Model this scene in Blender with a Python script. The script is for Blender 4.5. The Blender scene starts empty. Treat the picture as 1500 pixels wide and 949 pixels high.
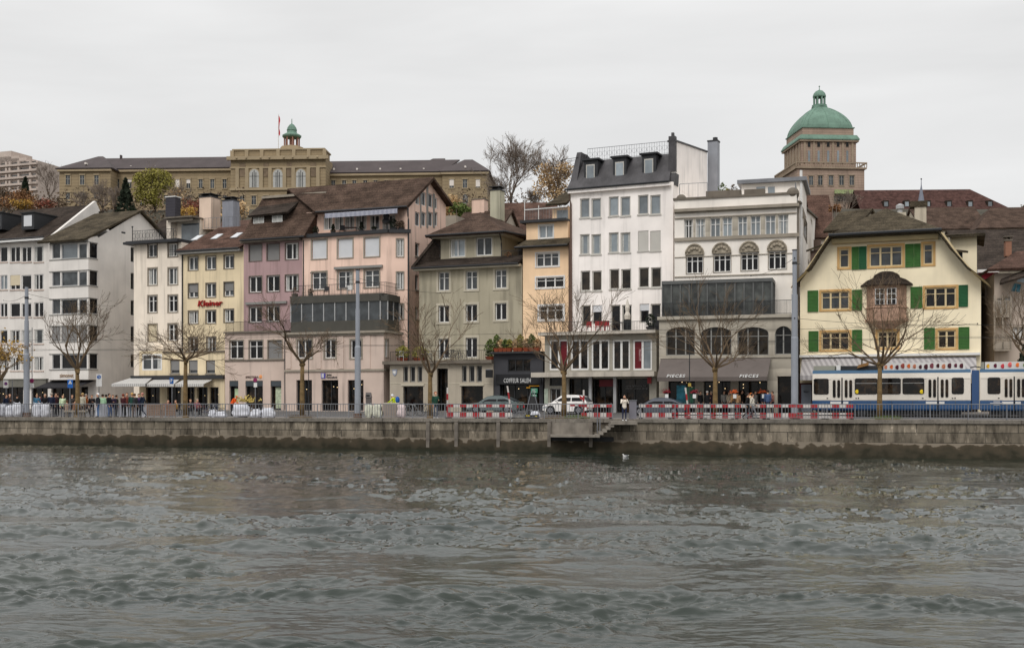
import bpy, bmesh, math, random
import numpy as np
from mathutils import Vector, Matrix, geometry
R = random.Random(7)
SC = bpy.context.scene
COL = SC.collection
F, HY, CZ = 1667.0, 588.0, 1.17            # measured camera: pixels per radian, horizon row, eye height over the quay

def srgb(r, g, b, k=1.0):
    f = lambda c: (c/255/12.92) if c/255 <= .04045 else ((c/255+.055)/1.055)**2.4
    return (f(r)*k, f(g)*k, f(b)*k)
def PX(px, Y): return (px-750)/F*Y
def PZ(py, Y): return CZ+(HY-py)/F*Y
def P3(px, py, Y): return (PX(px, Y), Y, PZ(py, Y))
def fence_y(x): return 75.447-.1901*x
def fac_y(x): return 97-.42*x
def ffy(px, off=0.0):                       # depth of the quay railing (+ offset) seen at a column
    k = (px-750)/F
    return 75.447/(1+.1901*k)+off
def zg(x, y):
    t = (y-fence_y(x))/(fac_y(x)-fence_y(x))
    t = max(0, min(1, (t-.1)/.8))
    return .3*t*t*(3-2*t)

# ---------------------------------------------------------------- objects
def tag(o, label=None, cat=None, group=None, kind=None):
    if label: o['label'] = label
    if cat: o['category'] = cat
    if group: o['group'] = group
    if kind: o['kind'] = kind
    return o
def empty(name, loc, label, cat, group=None, rz=0):
    o = bpy.data.objects.new(name, None); COL.objects.link(o)
    o.location = loc; o.rotation_euler = (0, 0, rz); o.empty_display_size = .3
    return tag(o, label, cat, group)
def kids(o): return [c for c in bpy.data.objects if c.parent is o]
def copy_tree(o, parent=None, ch=None):
    c = o.copy(); COL.objects.link(c); c.parent = parent
    for k in list(o.children): copy_tree(k, c)
    return c

SPLIT = {'column','pilaster','wall_panel','roof_vent','hand_post','downpipe','string_course','neon_strip','timber_post','door_header','upright','foot','fleet_mark','wall_lamp','pier','awning_arm','parapet_cap','concrete_planter','handle','cupola_column','roof_lamp','lit_lamp','red_band','loop','mullion','soffit'}
class MB:
    def __init__(s): s.v = []; s.f = []; s.m = []; s.q = []
    def face(s, pts, m=0):
        n = len(s.v); s.v += [tuple(p) for p in pts]; s.f.append(tuple(range(n, n+len(pts)))); s.m.append(m)
    def hexa(s, p, m=0):                    # p: 4 bottom (ccw) + 4 top
        n = len(s.v); s.q.append((n, len(s.f))); s.v += [tuple(q) for q in p]
        for q in ((3,2,1,0),(4,5,6,7),(0,1,5,4),(1,2,6,5),(2,3,7,6),(3,0,4,7)):
            s.f.append(tuple(n+i for i in q)); s.m.append(m)
    def box(s, x0, x1, y0, y1, z0, z1, m=0):
        s.hexa([(x0,y0,z0),(x1,y0,z0),(x1,y1,z0),(x0,y1,z0),(x0,y0,z1),(x1,y0,z1),(x1,y1,z1),(x0,y1,z1)], m)
    def pbox(s, pl, a0, a1, b0, b1, z0, z1, m=0):
        q = [(a0,b0),(a1,b0),(a1,b1),(a0,b1)]
        s.hexa([pl.pt(a,b,z0) for a,b in q]+[pl.pt(a,b,z1) for a,b in q], m)
    def slab(s, pts, th, m=0):              # polygon given from outside (ccw), thickened inwards
        pts = [Vector(p) for p in pts]
        n = (pts[1]-pts[0]).cross(pts[2]-pts[0]).normalized()
        q = [p-n*th for p in pts]; k = len(pts); b = len(s.v); s.q.append((b, len(s.f)))
        s.v += [tuple(p) for p in pts]+[tuple(p) for p in q]
        s.f.append(tuple(range(b, b+k))); s.m.append(m)
        s.f.append(tuple(reversed(range(b+k, b+2*k)))); s.m.append(m)
        for i in range(k):
            j = (i+1) % k
            s.f.append((b+i, b+k+i, b+k+j, b+j)); s.m.append(m)
    def tube(s, pts, r0, r1=None, n=6, cap=True, m=0):
        pts = [Vector(p) for p in pts]; r1 = r0 if r1 is None else r1
        b = len(s.v); K = len(pts); s.q.append((b, len(s.f)))
        for i, p in enumerate(pts):
            d = (pts[min(i+1, K-1)]-pts[max(i-1, 0)]).normalized()
            a = d.orthogonal().normalized() if abs(d.z) < .99 else Vector((1,0,0))
            c = d.cross(a); r = r0+(r1-r0)*i/max(1, K-1)
            for j in range(n):
                t = 2*math.pi*j/n
                s.v.append(tuple(p+(a*math.cos(t)+c*math.sin(t))*r))
        for i in range(K-1):
            for j in range(n):
                s.f.append((b+i*n+j, b+i*n+(j+1) % n, b+(i+1)*n+(j+1) % n, b+(i+1)*n+j)); s.m.append(m)
        if cap:
            s.f.append(tuple(b+j for j in reversed(range(n)))); s.f.append(tuple(b+(K-1)*n+j for j in range(n))); s.m += [m, m]
    def lathe(s, prof, c=(0,0,0), n=16, m=0, sq=False, rot=0.0):
        b = len(s.v); K = len(prof); s.q.append((b, len(s.f)))
        for r, z in prof:
            for j in range(n):
                t = 2*math.pi*j/n+rot
                s.v.append((c[0]+r*math.cos(t), c[1]+r*math.sin(t), c[2]+z))
        for i in range(K-1):
            for j in range(n):
                s.f.append((b+i*n+j, b+i*n+(j+1) % n, b+(i+1)*n+(j+1) % n, b+(i+1)*n+j)); s.m.append(m)
        s.f.append(tuple(b+j for j in reversed(range(n)))); s.f.append(tuple(b+(K-1)*n+j for j in range(n))); s.m += [m, m]
    def ball(s, c, r, n=8, k=6, m=0, sc=(1,1,1)):
        b = len(s.v); s.q.append((b, len(s.f)))
        for i in range(k+1):
            ph = math.pi*i/k
            for j in range(n):
                t = 2*math.pi*j/n
                s.v.append((c[0]+r*sc[0]*math.sin(ph)*math.cos(t), c[1]+r*sc[1]*math.sin(ph)*math.sin(t), c[2]-r*sc[2]*math.cos(ph)))
        for i in range(k):
            for j in range(n):
                s.f.append((b+i*n+j, b+i*n+(j+1) % n, b+(i+1)*n+(j+1) % n, b+(i+1)*n+j)); s.m.append(m)
    def leaf(s, c, size, rnd, m=0, flat=0.0):
        d = Vector((rnd.gauss(0,1), rnd.gauss(0,1), rnd.gauss(0,1)*(1-flat))).normalized()
        a = d.orthogonal().normalized(); e = d.cross(a)
        t = rnd.uniform(0, 6.28); a, e = a*math.cos(t)+e*math.sin(t), e*math.cos(t)-a*math.sin(t)
        w = size*rnd.uniform(.6, 1.2); h = w*.6; c = Vector(c)
        s.face([c-a*w, c-e*h, c+a*w, c+e*h], m)
    def build(s, name, mat, parent=None, smooth=False, mesh_only=False):
        if name in SPLIT and not mesh_only and 1 < len(s.q) <= 60 and s.q[0] == (0, 0):
            o = None; e = s.q[1:]+[(len(s.v), len(s.f))]
            for (v0, f0), (v1, f1) in zip(s.q, e):
                t = MB(); t.v = s.v[v0:v1]; t.f = [tuple(i-v0 for i in f) for f in s.f[f0:f1]]; t.m = s.m[f0:f1]; o = t.build(name, mat, parent, smooth)
            return o
        me = bpy.data.meshes.new(name)
        off = Vector((0,0,0))
        if parent is not None:
            p = parent
            while p is not None: off = off+p.location; p = p.parent
        v = np.array(s.v, dtype=np.float64)-np.array(off)
        me.from_pydata(v.tolist(), [], s.f)
        mats = mat if isinstance(mat, (list, tuple)) else [mat]
        for m in mats: me.materials.append(m)
        if len(mats) > 1: me.polygons.foreach_set('material_index', np.array(s.m, dtype=np.int32))
        if smooth: me.polygons.foreach_set('use_smooth', [True]*len(me.polygons))
        me.update()
        if mesh_only: return me
        o = bpy.data.objects.new(name, me); COL.objects.link(o)
        if parent is not None: o.parent = parent
        return o
def from_mesh(name, me, parent=None):
    o = bpy.data.objects.new(name, me); COL.objects.link(o); o.parent = parent; return o

# ---------------------------------------------------------------- planes of facades
class Plane:
    def __init__(s, p0, d, W=None):
        s.p0 = Vector(p0); s.d = Vector(d).normalized(); s.n = Vector((-s.d.y, s.d.x)); s.W = W
    def pt(s, a, b, z):
        q = s.p0+s.d*a+s.n*b; return (q.x, q.y, z)
    def a(s, px, b=0.0):
        k = (px-750)/F; o = s.p0+s.n*b
        return (k*o.y-o.x)/(s.d.x-k*s.d.y)
    def Y(s, a, b=0.0): return (s.p0+s.d*a+s.n*b).y
    def z(s, a, py, b=0.0): return PZ(py, s.Y(a, b))
    def pz(s, px, py, b=0.0): return s.z(s.a(px, b), py, b)
    def rect(s, x0, y0, x1, y1, b=0.0):
        a0, a1 = s.a(x0, b), s.a(x1, b); am = (a0+a1)/2
        return a0, s.z(am, y1, b), a1, s.z(am, y0, b)
    def off(s, b): return Plane(s.p0+s.n*b, s.d, s.W)
    def side(s): return Plane(s.p0+s.d*s.W, s.n)
def front(pl, pr, Yr, slope):
    Xr = PX(pr, Yr); kl = (pl-750)/F
    Yl = (Yr+slope*Xr)/(1+slope*kl); Xl = kl*Yl
    return Plane((Xl, Yl), (Xr-Xl, Yr-Yl), math.hypot(Xr-Xl, Yr-Yl))

def in_poly(x, y, poly):
    c = False; j = len(poly)-1
    for i in range(len(poly)):
        xi, yi = poly[i]; xj, yj = poly[j]
        if (yi > y) != (yj > y) and x < (xj-xi)*(y-yi)/(yj-yi)+xi: c = not c
        j = i
    return c
def holed(mb, pl, outline, holes, depth=.2, b=0.0, m=0):
    V = []; E = []
    for poly in [outline]+[h for h in holes]:
        n = len(V); V += [Vector(p) for p in poly]
        E += [(n+i, n+(i+1) % len(poly)) for i in range(len(poly))]
    vo, eo, fo, *_ = geometry.delaunay_2d_cdt(V, E, [], 0, 1e-5)
    base = len(mb.v); mb.v += [pl.pt(p.x, b, p.y) for p in vo]
    for f in fo:
        cx = sum(vo[i].x for i in f)/3; cy = sum(vo[i].y for i in f)/3
        if not in_poly(cx, cy, outline) or any(in_poly(cx, cy, h) for h in holes): continue
        mb.f.append(tuple(base+i for i in f)); mb.m.append(m)
    for h in holes:
        for i in range(len(h)):
            (a0, z0), (a1, z1) = h[i], h[(i+1) % len(h)]
            mb.face([pl.pt(a0,b,z0), pl.pt(a1,b,z1), pl.pt(a1,b+depth,z1), pl.pt(a0,b+depth,z0)], m)
def rpoly(r): return [(r[0],r[1]),(r[2],r[1]),(r[2],r[3]),(r[0],r[3])]
def arch_poly(r, rise, n=8):
    a0, z0, a1, z1 = r; c = (a0+a1)/2; w = (a1-a0)/2
    return [(a0,z0),(a1,z0)]+[(c+w*math.cos(math.pi*i/n), z1-rise+rise*math.sin(math.pi*i/n)) for i in range(n+1)]

# ---------------------------------------------------------------- materials
MATS = {}
def mat(name, col, rough=.8, metal=0.0, var=.12, scale=1.2, streak=0.0, bump=0.0, bscale=20.0, spec=.3, emit=0.0, rows=0.0, fine=0.0, objvar=0.0, coat=0.0):
    if name in MATS: return MATS[name]
    m = bpy.data.materials.new(name); m.use_nodes = True; MATS[name] = m
    nt = m.node_tree; N = nt.nodes; L = nt.links
    bs = N['Principled BSDF']; bs.inputs['Roughness'].default_value = rough; bs.inputs['Metallic'].default_value = metal
    bs.inputs['Specular IOR Level'].default_value = spec
    if coat: bs.inputs['Coat Weight'].default_value = coat; bs.inputs['Coat Roughness'].default_value = .05
    tc = N.new('ShaderNodeTexCoord'); src = tc.outputs['Object']
    def noise(sc, mp=None, det=4.0):
        n = N.new('ShaderNodeTexNoise'); n.inputs['Scale'].default_value = sc; n.inputs['Detail'].default_value = det
        if mp:
            g = N.new('ShaderNodeMapping'); g.inputs['Scale'].default_value = mp; L.new(src, g.inputs['Vector']); L.new(g.outputs[0], n.inputs['Vector'])
        else: L.new(src, n.inputs['Vector'])
        return n.outputs['Fac']
    def rng(x, f0, f1, t0, t1):
        r = N.new('ShaderNodeMapRange'); L.new(x, r.inputs['Value'])
        for k, v in zip(('From Min','From Max','To Min','To Max'), (f0,f1,t0,t1)): r.inputs[k].default_value = v
        return r.outputs[0]
    def mul(a, b):
        q = N.new('ShaderNodeMath'); q.operation = 'MULTIPLY'; L.new(a, q.inputs[0]); L.new(b, q.inputs[1]); return q.outputs[0]
    fac = rng(noise(scale), .3, .7, 1-var, 1+var)
    if fine: fac = mul(fac, rng(noise(9.0, (1,1,1.6), 2), .3, .7, 1-fine, 1+fine))
    if streak: fac = mul(fac, rng(noise(1.0, (2.2,2.2,.16), 5), .52, .75, 1, 1-streak))
    if objvar:
        oi = N.new('ShaderNodeObjectInfo'); fac = mul(fac, rng(oi.outputs['Random'], 0, 1, 1-objvar, 1+objvar))
    wv = None
    if rows:
        w = N.new('ShaderNodeTexWave'); w.wave_type = 'BANDS'; w.bands_direction = 'Z'; w.wave_profile = 'SAW'
        w.inputs['Scale'].default_value = .314/rows; w.inputs['Distortion'].default_value = .6; w.inputs['Detail Scale'].default_value = 3.0
        L.new(src, w.inputs['Vector']); wv = w.outputs['Fac']
        fac = mul(fac, rng(wv, 0, 1, .78, 1.12))
    vm = N.new('ShaderNodeVectorMath'); vm.operation = 'SCALE'; vm.inputs[0].default_value = col; L.new(fac, vm.inputs['Scale'])
    L.new(vm.outputs[0], bs.inputs['Base Color'])
    if bump or rows:
        bn = N.new('ShaderNodeBump'); bn.inputs['Strength'].default_value = bump or .3; bn.inputs['Distance'].default_value = .03
        L.new(wv if rows else noise(bscale, None, 3), bn.inputs['Height']); L.new(bn.outputs[0], bs.inputs['Normal'])
    if emit:
        bs.inputs['Emission Color'].default_value = (*col, 1); bs.inputs['Emission Strength'].default_value = emit
    return m
def desat(rgb, t=.16):
    g = .3*rgb[0]+.59*rgb[1]+.11*rgb[2]; return tuple(c+(g-c)*t for c in rgb)
def plaster(name, rgb, k=1.1, streak=.36, var=.09): return mat(name, srgb(*desat(rgb), k), .9, var=var, scale=.5, streak=streak, bump=.12, bscale=30, spec=.15)
def tiles(name, rgb, k=.64, moss=.42): return mat(name, srgb(*desat(rgb, .1), k), .95, var=moss, scale=.9, fine=.5, rows=.3, bump=.5, spec=.08)
WHITE = mat('white_paint', (.70,.69,.67), .5, var=.04)
GREYW = mat('grey_frame', (.24,.235,.22), .6, var=.06)
DARKM = mat('dark_metal', (.03,.031,.034), .5, var=.1)
BLACK = mat('black_paint', (.012,.012,.013), .5, var=.1)
GALV = mat('galvanised_steel', (.20,.205,.22), .5, metal=.3, var=.12, scale=2.0, streak=.1)
ALU = mat('alu_frame', (.40,.40,.40), .5, metal=.2, var=.06)
STONE = mat('stone_trim', srgb(150,141,128), .9, var=.12, scale=.8, streak=.25, bump=.15)
STONED = mat('stone_dark', srgb(112,104,94), .9, var=.15, scale=.9, streak=.3, bump=.15)
BEIGE = plaster('beige_pink_plaster', (196,174,160))
def glass(name, col, rough=.04, spec=.6, var=.5): 
    return mat(name, col, rough, var=var, scale=1.3, spec=spec, objvar=.45)
GL_D = glass('glass_dark', (.010,.010,.011), spec=.25); GL_M = glass('glass_mid', (.052,.058,.062), spec=.4); GL_S = glass('glass_painted_sky', (.20,.23,.25), spec=.8, var=.2)  # palest pane colour has the reflected sky painted in
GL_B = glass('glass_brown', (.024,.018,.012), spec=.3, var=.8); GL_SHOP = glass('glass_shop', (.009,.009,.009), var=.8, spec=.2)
def interior(m):                            # dim interiors with lit spots, painted into the opaque pane colour
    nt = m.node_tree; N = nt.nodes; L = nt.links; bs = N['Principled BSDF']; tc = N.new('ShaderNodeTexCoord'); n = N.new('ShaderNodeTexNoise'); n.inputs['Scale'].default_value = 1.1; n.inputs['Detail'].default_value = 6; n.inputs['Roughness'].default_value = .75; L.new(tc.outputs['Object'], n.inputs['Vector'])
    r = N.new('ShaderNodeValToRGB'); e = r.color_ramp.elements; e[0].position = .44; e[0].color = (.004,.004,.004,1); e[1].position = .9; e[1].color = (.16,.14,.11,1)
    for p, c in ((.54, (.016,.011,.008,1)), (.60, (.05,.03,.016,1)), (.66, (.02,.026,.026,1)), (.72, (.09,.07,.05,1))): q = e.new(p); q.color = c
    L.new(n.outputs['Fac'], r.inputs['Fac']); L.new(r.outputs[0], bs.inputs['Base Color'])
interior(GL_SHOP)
CURT = mat('curtain', (.42,.42,.40), .9, var=.2, scale=6)
BLIND = mat('white_blind', (.60,.61,.63), .8, var=.04); BLIND_G = mat('grey_blind', (.21,.205,.20), .8, var=.06); BLIND_B = mat('beige_blind', srgb(205,192,165), .8, var=.05)
TILE_B = tiles('roof_tiles_brown', (96,77,66)); TILE_D = tiles('roof_tiles_dark', (74,64,57)); TILE_R = tiles('roof_tiles_red', (106,80,69)); TILE_M = tiles('roof_tiles_mossy', (92,82,66), moss=.45)
SLATE = mat('slate', srgb(72,70,72), .6, var=.35, scale=.8, fine=.15, streak=.3)
WOODT = mat('yellow_wood_trim', srgb(200,160,104), .7, var=.12, streak=.15)
GREENS = mat('green_shutter_paint', srgb(54,100,40), .6, var=.15, scale=2); GREEND = mat('green_shutter_dark', srgb(24,84,48), .6, var=.12)
RED = mat('red_paint', srgb(158,46,50), .5, var=.12); DRED = mat('dark_red_panel', srgb(96,14,24), .5, var=.1); RWHITE = mat('white_plank_paint', (.55,.51,.48), .5, var=.1)
ORANGE = mat('orange_cloth', srgb(240,90,20), .8, var=.1); YELLOW = mat('yellow_paint', srgb(235,205,40), .6, var=.08); HIVIS = mat('hivis', srgb(215,235,40), .7, var=.08)
TEXTW = mat('sign_white', (.75,.75,.74), .6, var=.02); TEXTD = mat('sign_dark', (.06,.055,.06), .6, var=.02); TEXTR = mat('sign_red', srgb(150,22,20), .5, var=.05)
LAMP = mat('lit_lamp', (1.0,.72,.38), .5, emit=1.6, var=0)
TERRA = mat('terracotta', srgb(140,70,45), .9, var=.2)

# ---------------------------------------------------------------- building kit
class Bld:
    def __init__(s, name, label, cat, pl, wall, group=None):
        q = pl.pt((pl.W or 4)/2, 0, 0)
        s.root = empty(name, (q[0], q[1], 0), label, cat, group)
        s.pl = pl; s.wall = wall; s.mb = MB(); s.holes = {}
    def hole(s, pl, poly): s.holes.setdefault(id(pl), (pl, []))[1].append(poly)
    def face(s, pl, outline, depth=.22, m=0):
        hs = s.holes.get(id(pl), (pl, []))[1]
        holed(s.mb, pl, outline, hs, depth, m=m)
    def block(s, pl, a0, a1, z0, z1, D, top=True):   # box body behind a holed front
        s.face(pl, [(a0,z0),(a1,z0),(a1,z1),(a0,z1)])
        s.mb.face([pl.pt(a1,0,z0), pl.pt(a1,D,z0), pl.pt(a1,D,z1), pl.pt(a1,0,z1)])
        s.mb.face([pl.pt(a0,D,z0), pl.pt(a0,0,z0), pl.pt(a0,0,z1), pl.pt(a0,D,z1)])
        s.mb.face([pl.pt(a1,D,z0), pl.pt(a0,D,z0), pl.pt(a0,D,z1), pl.pt(a1,D,z1)])
        if top: s.mb.face([pl.pt(a0,0,z1), pl.pt(a1,0,z1), pl.pt(a1,D,z1), pl.pt(a0,D,z1)])
    def gable_body(s, pl, a0, a1, z0, ze, zr, D, side=None):
        s.face(pl, [(a0,z0),(a1,z0),(a1,ze),(a0,ze)])
        for a, pa in ((a0, None), (a1, side)):
            pr = [(0,z0),(D,z0),(D,ze),(D/2,zr),(0,ze)]
            if pa is not None: s.face(pa, pr)
            else: s.mb.face([pl.pt(a, v, z) for v, z in (pr if a == a1 else reversed(pr))])
        s.mb.face([pl.pt(a1,D,z0), pl.pt(a0,D,z0), pl.pt(a0,D,ze), pl.pt(a1,D,ze)])
    def done(s): return s.mb.build('wall', s.wall, s.root)
    def part(s, name, m, mb, parent=None): return mb.build(name, m, parent or s.root)
    def bx(s, name, m, pl, x0, y0, x1, y1, b0, b1, parent=None):
        a0, z0, a1, z1 = pl.rect(x0, y0, x1, y1, 0); mb = MB(); mb.pbox(pl, a0, a1, b0, b1, z0, z1)
        return mb.build(name, m, parent or s.root)
    def win(s, pl, x0, y0, x1, y1, lights=2, rows=1, rec=.18, fm=None, pane=None, sur=0.0, surm=None, sill=True, blind=0.0, blm=None, curt=None, fw=.085, arch=0.0, hole=True, bars=0, name='window'):
        fm = fm or WHITE; r = pl.rect(x0, y0, x1, y1); a0, z0, a1, z1 = r
        poly = arch_poly(r, arch*(z1-z0)) if arch else rpoly(r)
        if hole: s.hole(pl, poly)
        else: rec = -.02
        mb = MB(); d0, d1 = rec-.06, rec+.02
        mb.pbox(pl, a0, a0+fw, d0, d1, z0, z1); mb.pbox(pl, a1-fw, a1, d0, d1, z0, z1)
        mb.pbox(pl, a0+fw, a1-fw, d0, d1, z0, z0+fw)
        if not arch: mb.pbox(pl, a0+fw, a1-fw, d0, d1, z1-fw, z1)
        for i in range(1, lights):
            c = a0+(a1-a0)*i/lights; mb.pbox(pl, c-fw*.65, c+fw*.65, d0-.01, d1, z0+fw, z1-fw)
        for i in range(1, rows):
            c = z0+(z1-z0)*(i/rows if rows != 2 else .68); mb.pbox(pl, a0+fw, a1-fw, d0+.015, d1, c-.025, c+.025)
        w = mb.build(name, fm, s.root)
        g = MB(); g.pbox(pl, a0, a1, rec+.022, rec+.05, z0, z1)
        pm = pane or R.choice([GL_D, GL_D, GL_M, GL_M, GL_S])
        g.build('pane', pm, w)
        if curt is None: curt = R.random() < .35
        if curt and not blind:
            c = MB(); cw = (a1-a0)*R.uniform(.12, .26)
            for q0, q1 in ((a0+fw, a0+fw+cw), (a1-fw-cw, a1-fw)):
                if R.random() < .9: c.pbox(pl, q0, q1, rec+.008, rec+.02, z0+fw, z1-fw)
            if c.v: c.build('curtain', CURT, w)
        if blind:
            c = MB(); zb = z1-(z1-z0)*blind
            c.pbox(pl, a0+.02, a1-.02, rec-.10, rec-.065, zb, z1-.01)
            c.build('blind', blm or BLIND, w)
        if sur:
            c = MB(); o = -.035
            c.pbox(pl, a0-sur, a0, o, rec-.07 if hole else .0, z0, z1); c.pbox(pl, a1, a1+sur, o, rec-.07 if hole else .0, z0, z1)
            c.pbox(pl, a0-sur, a1+sur, o, .02, z1, z1+sur)
            c.pbox(pl, a0-sur, a1+sur, o-.02, .02, z0-sur*.8, z0)
            c.build('surround', surm or STONE, w)
        elif sill:
            c = MB(); c.pbox(pl, a0-.06, a1+.06, -.07, rec-.065, z0-.09, z0+.015); c.build('sill', surm or STONE, w)
        if bars:
            c = MB()
            for i in range(3): c.pbox(pl, a0-.02, a1+.02, -.02, 0.01, z0+.2+.22*i, z0+.23+.22*i)
            c.build('window_guard', DARKM, w)
        return w
    def roof(s, mb, name='roof', m=None): return mb.build(name, m or TILE_B, s.root)
def railing_mb(mb, P, Q, h, n, r=.012, rail=.025, bottom=True):
    P, Q = Vector(P), Vector(Q)
    up = Vector((0,0,h))
    mb.tube([P+up, Q+up], rail, n=4)
    if bottom: mb.tube([P+Vector((0,0,.08)), Q+Vector((0,0,.08))], rail*.7, n=4)
    for i in range(n+1 if n else 0):
        p = P.lerp(Q, i/n); mb.tube([p, p+up], r*1.8 if i % 8 == 0 else r, n=4, cap=False)
def railing(B, pl, x0, x1, ybot, h, b, m=None, step=.14, name='railing', parent=None, r=.012):
    a0, a1 = pl.a(x0, b), pl.a(x1, b); z = pl.z((a0+a1)/2, ybot, b); mb = MB()
    railing_mb(mb, pl.pt(a0,b,z), pl.pt(a1,b,z), h, max(4, int((a1-a0)/step)), r)
    return mb.build(name, m or DARKM, parent or B.root)
def text_mesh(s, w, h, depth=.03, bold=0.0, font_shear=0.0, spacing=1.0):
    cu = bpy.data.curves.new('letters', 'FONT'); cu.body = s; cu.extrude = .02; cu.offset = bold; cu.shear = font_shear; cu.space_character = spacing
    cu.resolution_u = 2
    ob = bpy.data.objects.new('letters', cu); COL.objects.link(ob)
    dg = bpy.context.evaluated_depsgraph_get(); me = bpy.data.meshes.new_from_object(ob.evaluated_get(dg))
    bpy.data.objects.remove(ob); bpy.data.curves.remove(cu)
    v = np.zeros(len(me.vertices)*3); me.vertices.foreach_get('co', v); v = v.reshape(-1, 3)
    lo, hi = v.min(0), v.max(0); v = (v-lo)/np.maximum(hi-lo, 1e-6)
    return me, v*np.array([w, h, depth])
def sign(pl, s, x0, y0, x1, y1, b, m, parent, name='lettering', **kw):
    a0, z0, a1, z1 = pl.rect(x0, y0, x1, y1)
    me, v = text_mesh(s, a1-a0, z1-z0, **kw)
    off = Vector((0,0,0)); p = parent
    while p is not None: off = off+p.location; p = p.parent
    co = []
    for x, y, d in v:
        q = pl.pt(a0+x, b-d, z0+y); co += [q[0]-off.x, q[1]-off.y, q[2]-off.z]
    me.vertices.foreach_set('co', co); me.materials.clear(); me.materials.append(m); me.update()
    o = from_mesh(name, me, parent); return o
# ================================================================ camera, light, sky
cam = bpy.data.cameras.new('camera'); co = bpy.data.objects.new('camera', cam); COL.objects.link(co)
co.location = (0, 0, CZ); co.rotation_euler = (math.pi/2, 0, 0)
cam.sensor_width = 36.0; cam.lens = F/1500*36; cam.shift_y = (HY-474.5)/1500; cam.clip_start = .5; cam.clip_end = 3000
SC.camera = co
SC.view_settings.view_transform = 'Standard'; SC.view_settings.look = 'None'; SC.view_settings.exposure = 0
SUN_EL, SUN_AZ = math.radians(48), math.radians(200)        # azimuth measured from +Y clockwise
sl = bpy.data.lights.new('sun', 'SUN'); sl.energy = 1.4; sl.angle = math.radians(25); sl.color = (1, .97, .93)
so = bpy.data.objects.new('sun', sl); COL.objects.link(so); so.location = (0, 0, 60)
d = Vector((math.sin(SUN_AZ)*math.cos(SUN_EL), math.cos(SUN_AZ)*math.cos(SUN_EL), math.sin(SUN_EL)))
so.rotation_euler = d.to_track_quat('Z', 'Y').to_euler()
w = bpy.data.worlds.new('World'); SC.world = w; w.use_nodes = True
nt = w.node_tree; N = nt.nodes; L = nt.links
bg = N['Background']; out = N['World Output']
sky = N.new('ShaderNodeTexSky'); sky.sky_type = 'NISHITA'; sky.sun_disc = False; sky.sun_elevation = SUN_EL; sky.sun_rotation = SUN_AZ
L.new(sky.outputs[0], bg.inputs['Color']); bg.inputs['Strength'].default_value = .1
tc = N.new('ShaderNodeTexCoord'); sep = N.new('ShaderNodeSeparateXYZ'); L.new(tc.outputs['Generated'], sep.inputs[0])
up = N.new('ShaderNodeMapRange'); L.new(sep.outputs['Z'], up.inputs['Value'])          # overcast: brighter towards the zenith
for k, v in zip(('From Min','From Max','To Min','To Max'), (.25, 1.0, .845, 1.5)): up.inputs[k].default_value = v
mp = N.new('ShaderNodeMapping'); mp.inputs['Scale'].default_value = (1.3, 1.3, 7.0); L.new(tc.outputs['Generated'], mp.inputs['Vector'])
n1 = N.new('ShaderNodeTexNoise'); n1.inputs['Scale'].default_value = 1.6; n1.inputs['Detail'].default_value = 5; n1.inputs['Distortion'].default_value = .4; L.new(mp.outputs[0], n1.inputs['Vector'])
cl = N.new('ShaderNodeMapRange'); L.new(n1.outputs['Fac'], cl.inputs['Value'])
for k, v in zip(('From Min','From Max','To Min','To Max'), (.30, .70, .87, 1.07)): cl.inputs[k].default_value = v
mu = N.new('ShaderNodeMath'); mu.operation = 'MULTIPLY'; L.new(up.outputs[0], mu.inputs[0]); L.new(cl.outputs[0], mu.inputs[1])
lo = N.new('ShaderNodeMapRange'); L.new(sep.outputs['Z'], lo.inputs['Value'])          # dim ground below the horizon
for k, v in zip(('From Min','From Max','To Min','To Max'), (-.06, .01, .12, 1.0)): lo.inputs[k].default_value = v
mu2 = N.new('ShaderNodeMath'); mu2.operation = 'MULTIPLY'; L.new(mu.outputs[0], mu2.inputs[0]); L.new(lo.outputs[0], mu2.inputs[1])
b2 = N.new('ShaderNodeBackground'); b2.inputs['Color'].default_value = (1.0, .995, .985, 1); L.new(mu2.outputs[0], b2.inputs['Strength'])
mx = N.new('ShaderNodeMixShader'); mx.inputs['Fac'].default_value = .94; L.new(bg.outputs[0], mx.inputs[1]); L.new(b2.outputs[0], mx.inputs[2]); L.new(mx.outputs[0], out.inputs['Surface'])

# ================================================================ numpy noise for water and terrain
def vnoise(x, y, seed=0):
    xi = np.floor(x).astype(np.int64); yi = np.floor(y).astype(np.int64); xf = x-xi; yf = y-yi
    def h(i, j):
        n = (i*374761393+j*668265263+seed*1442695041) & 0xffffffff
        n = ((n ^ (n >> 13))*1274126177) & 0xffffffff
        n = n ^ (n >> 16); a = (n & 0xffff)/65535.0*2*np.pi
        return np.cos(a), np.sin(a)
    def g(i, j, dx, dy): a, b = h(i, j); return a*dx+b*dy
    u = xf*xf*xf*(xf*(xf*6-15)+10); v = yf*yf*yf*(yf*(yf*6-15)+10)
    a = g(xi, yi, xf, yf); b = g(xi+1, yi, xf-1, yf); c = g(xi, yi+1, xf, yf-1); d_ = g(xi+1, yi+1, xf-1, yf-1)
    return (a+(b-a)*u)+((c+(d_-c)*u)-(a+(b-a)*u))*v
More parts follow.
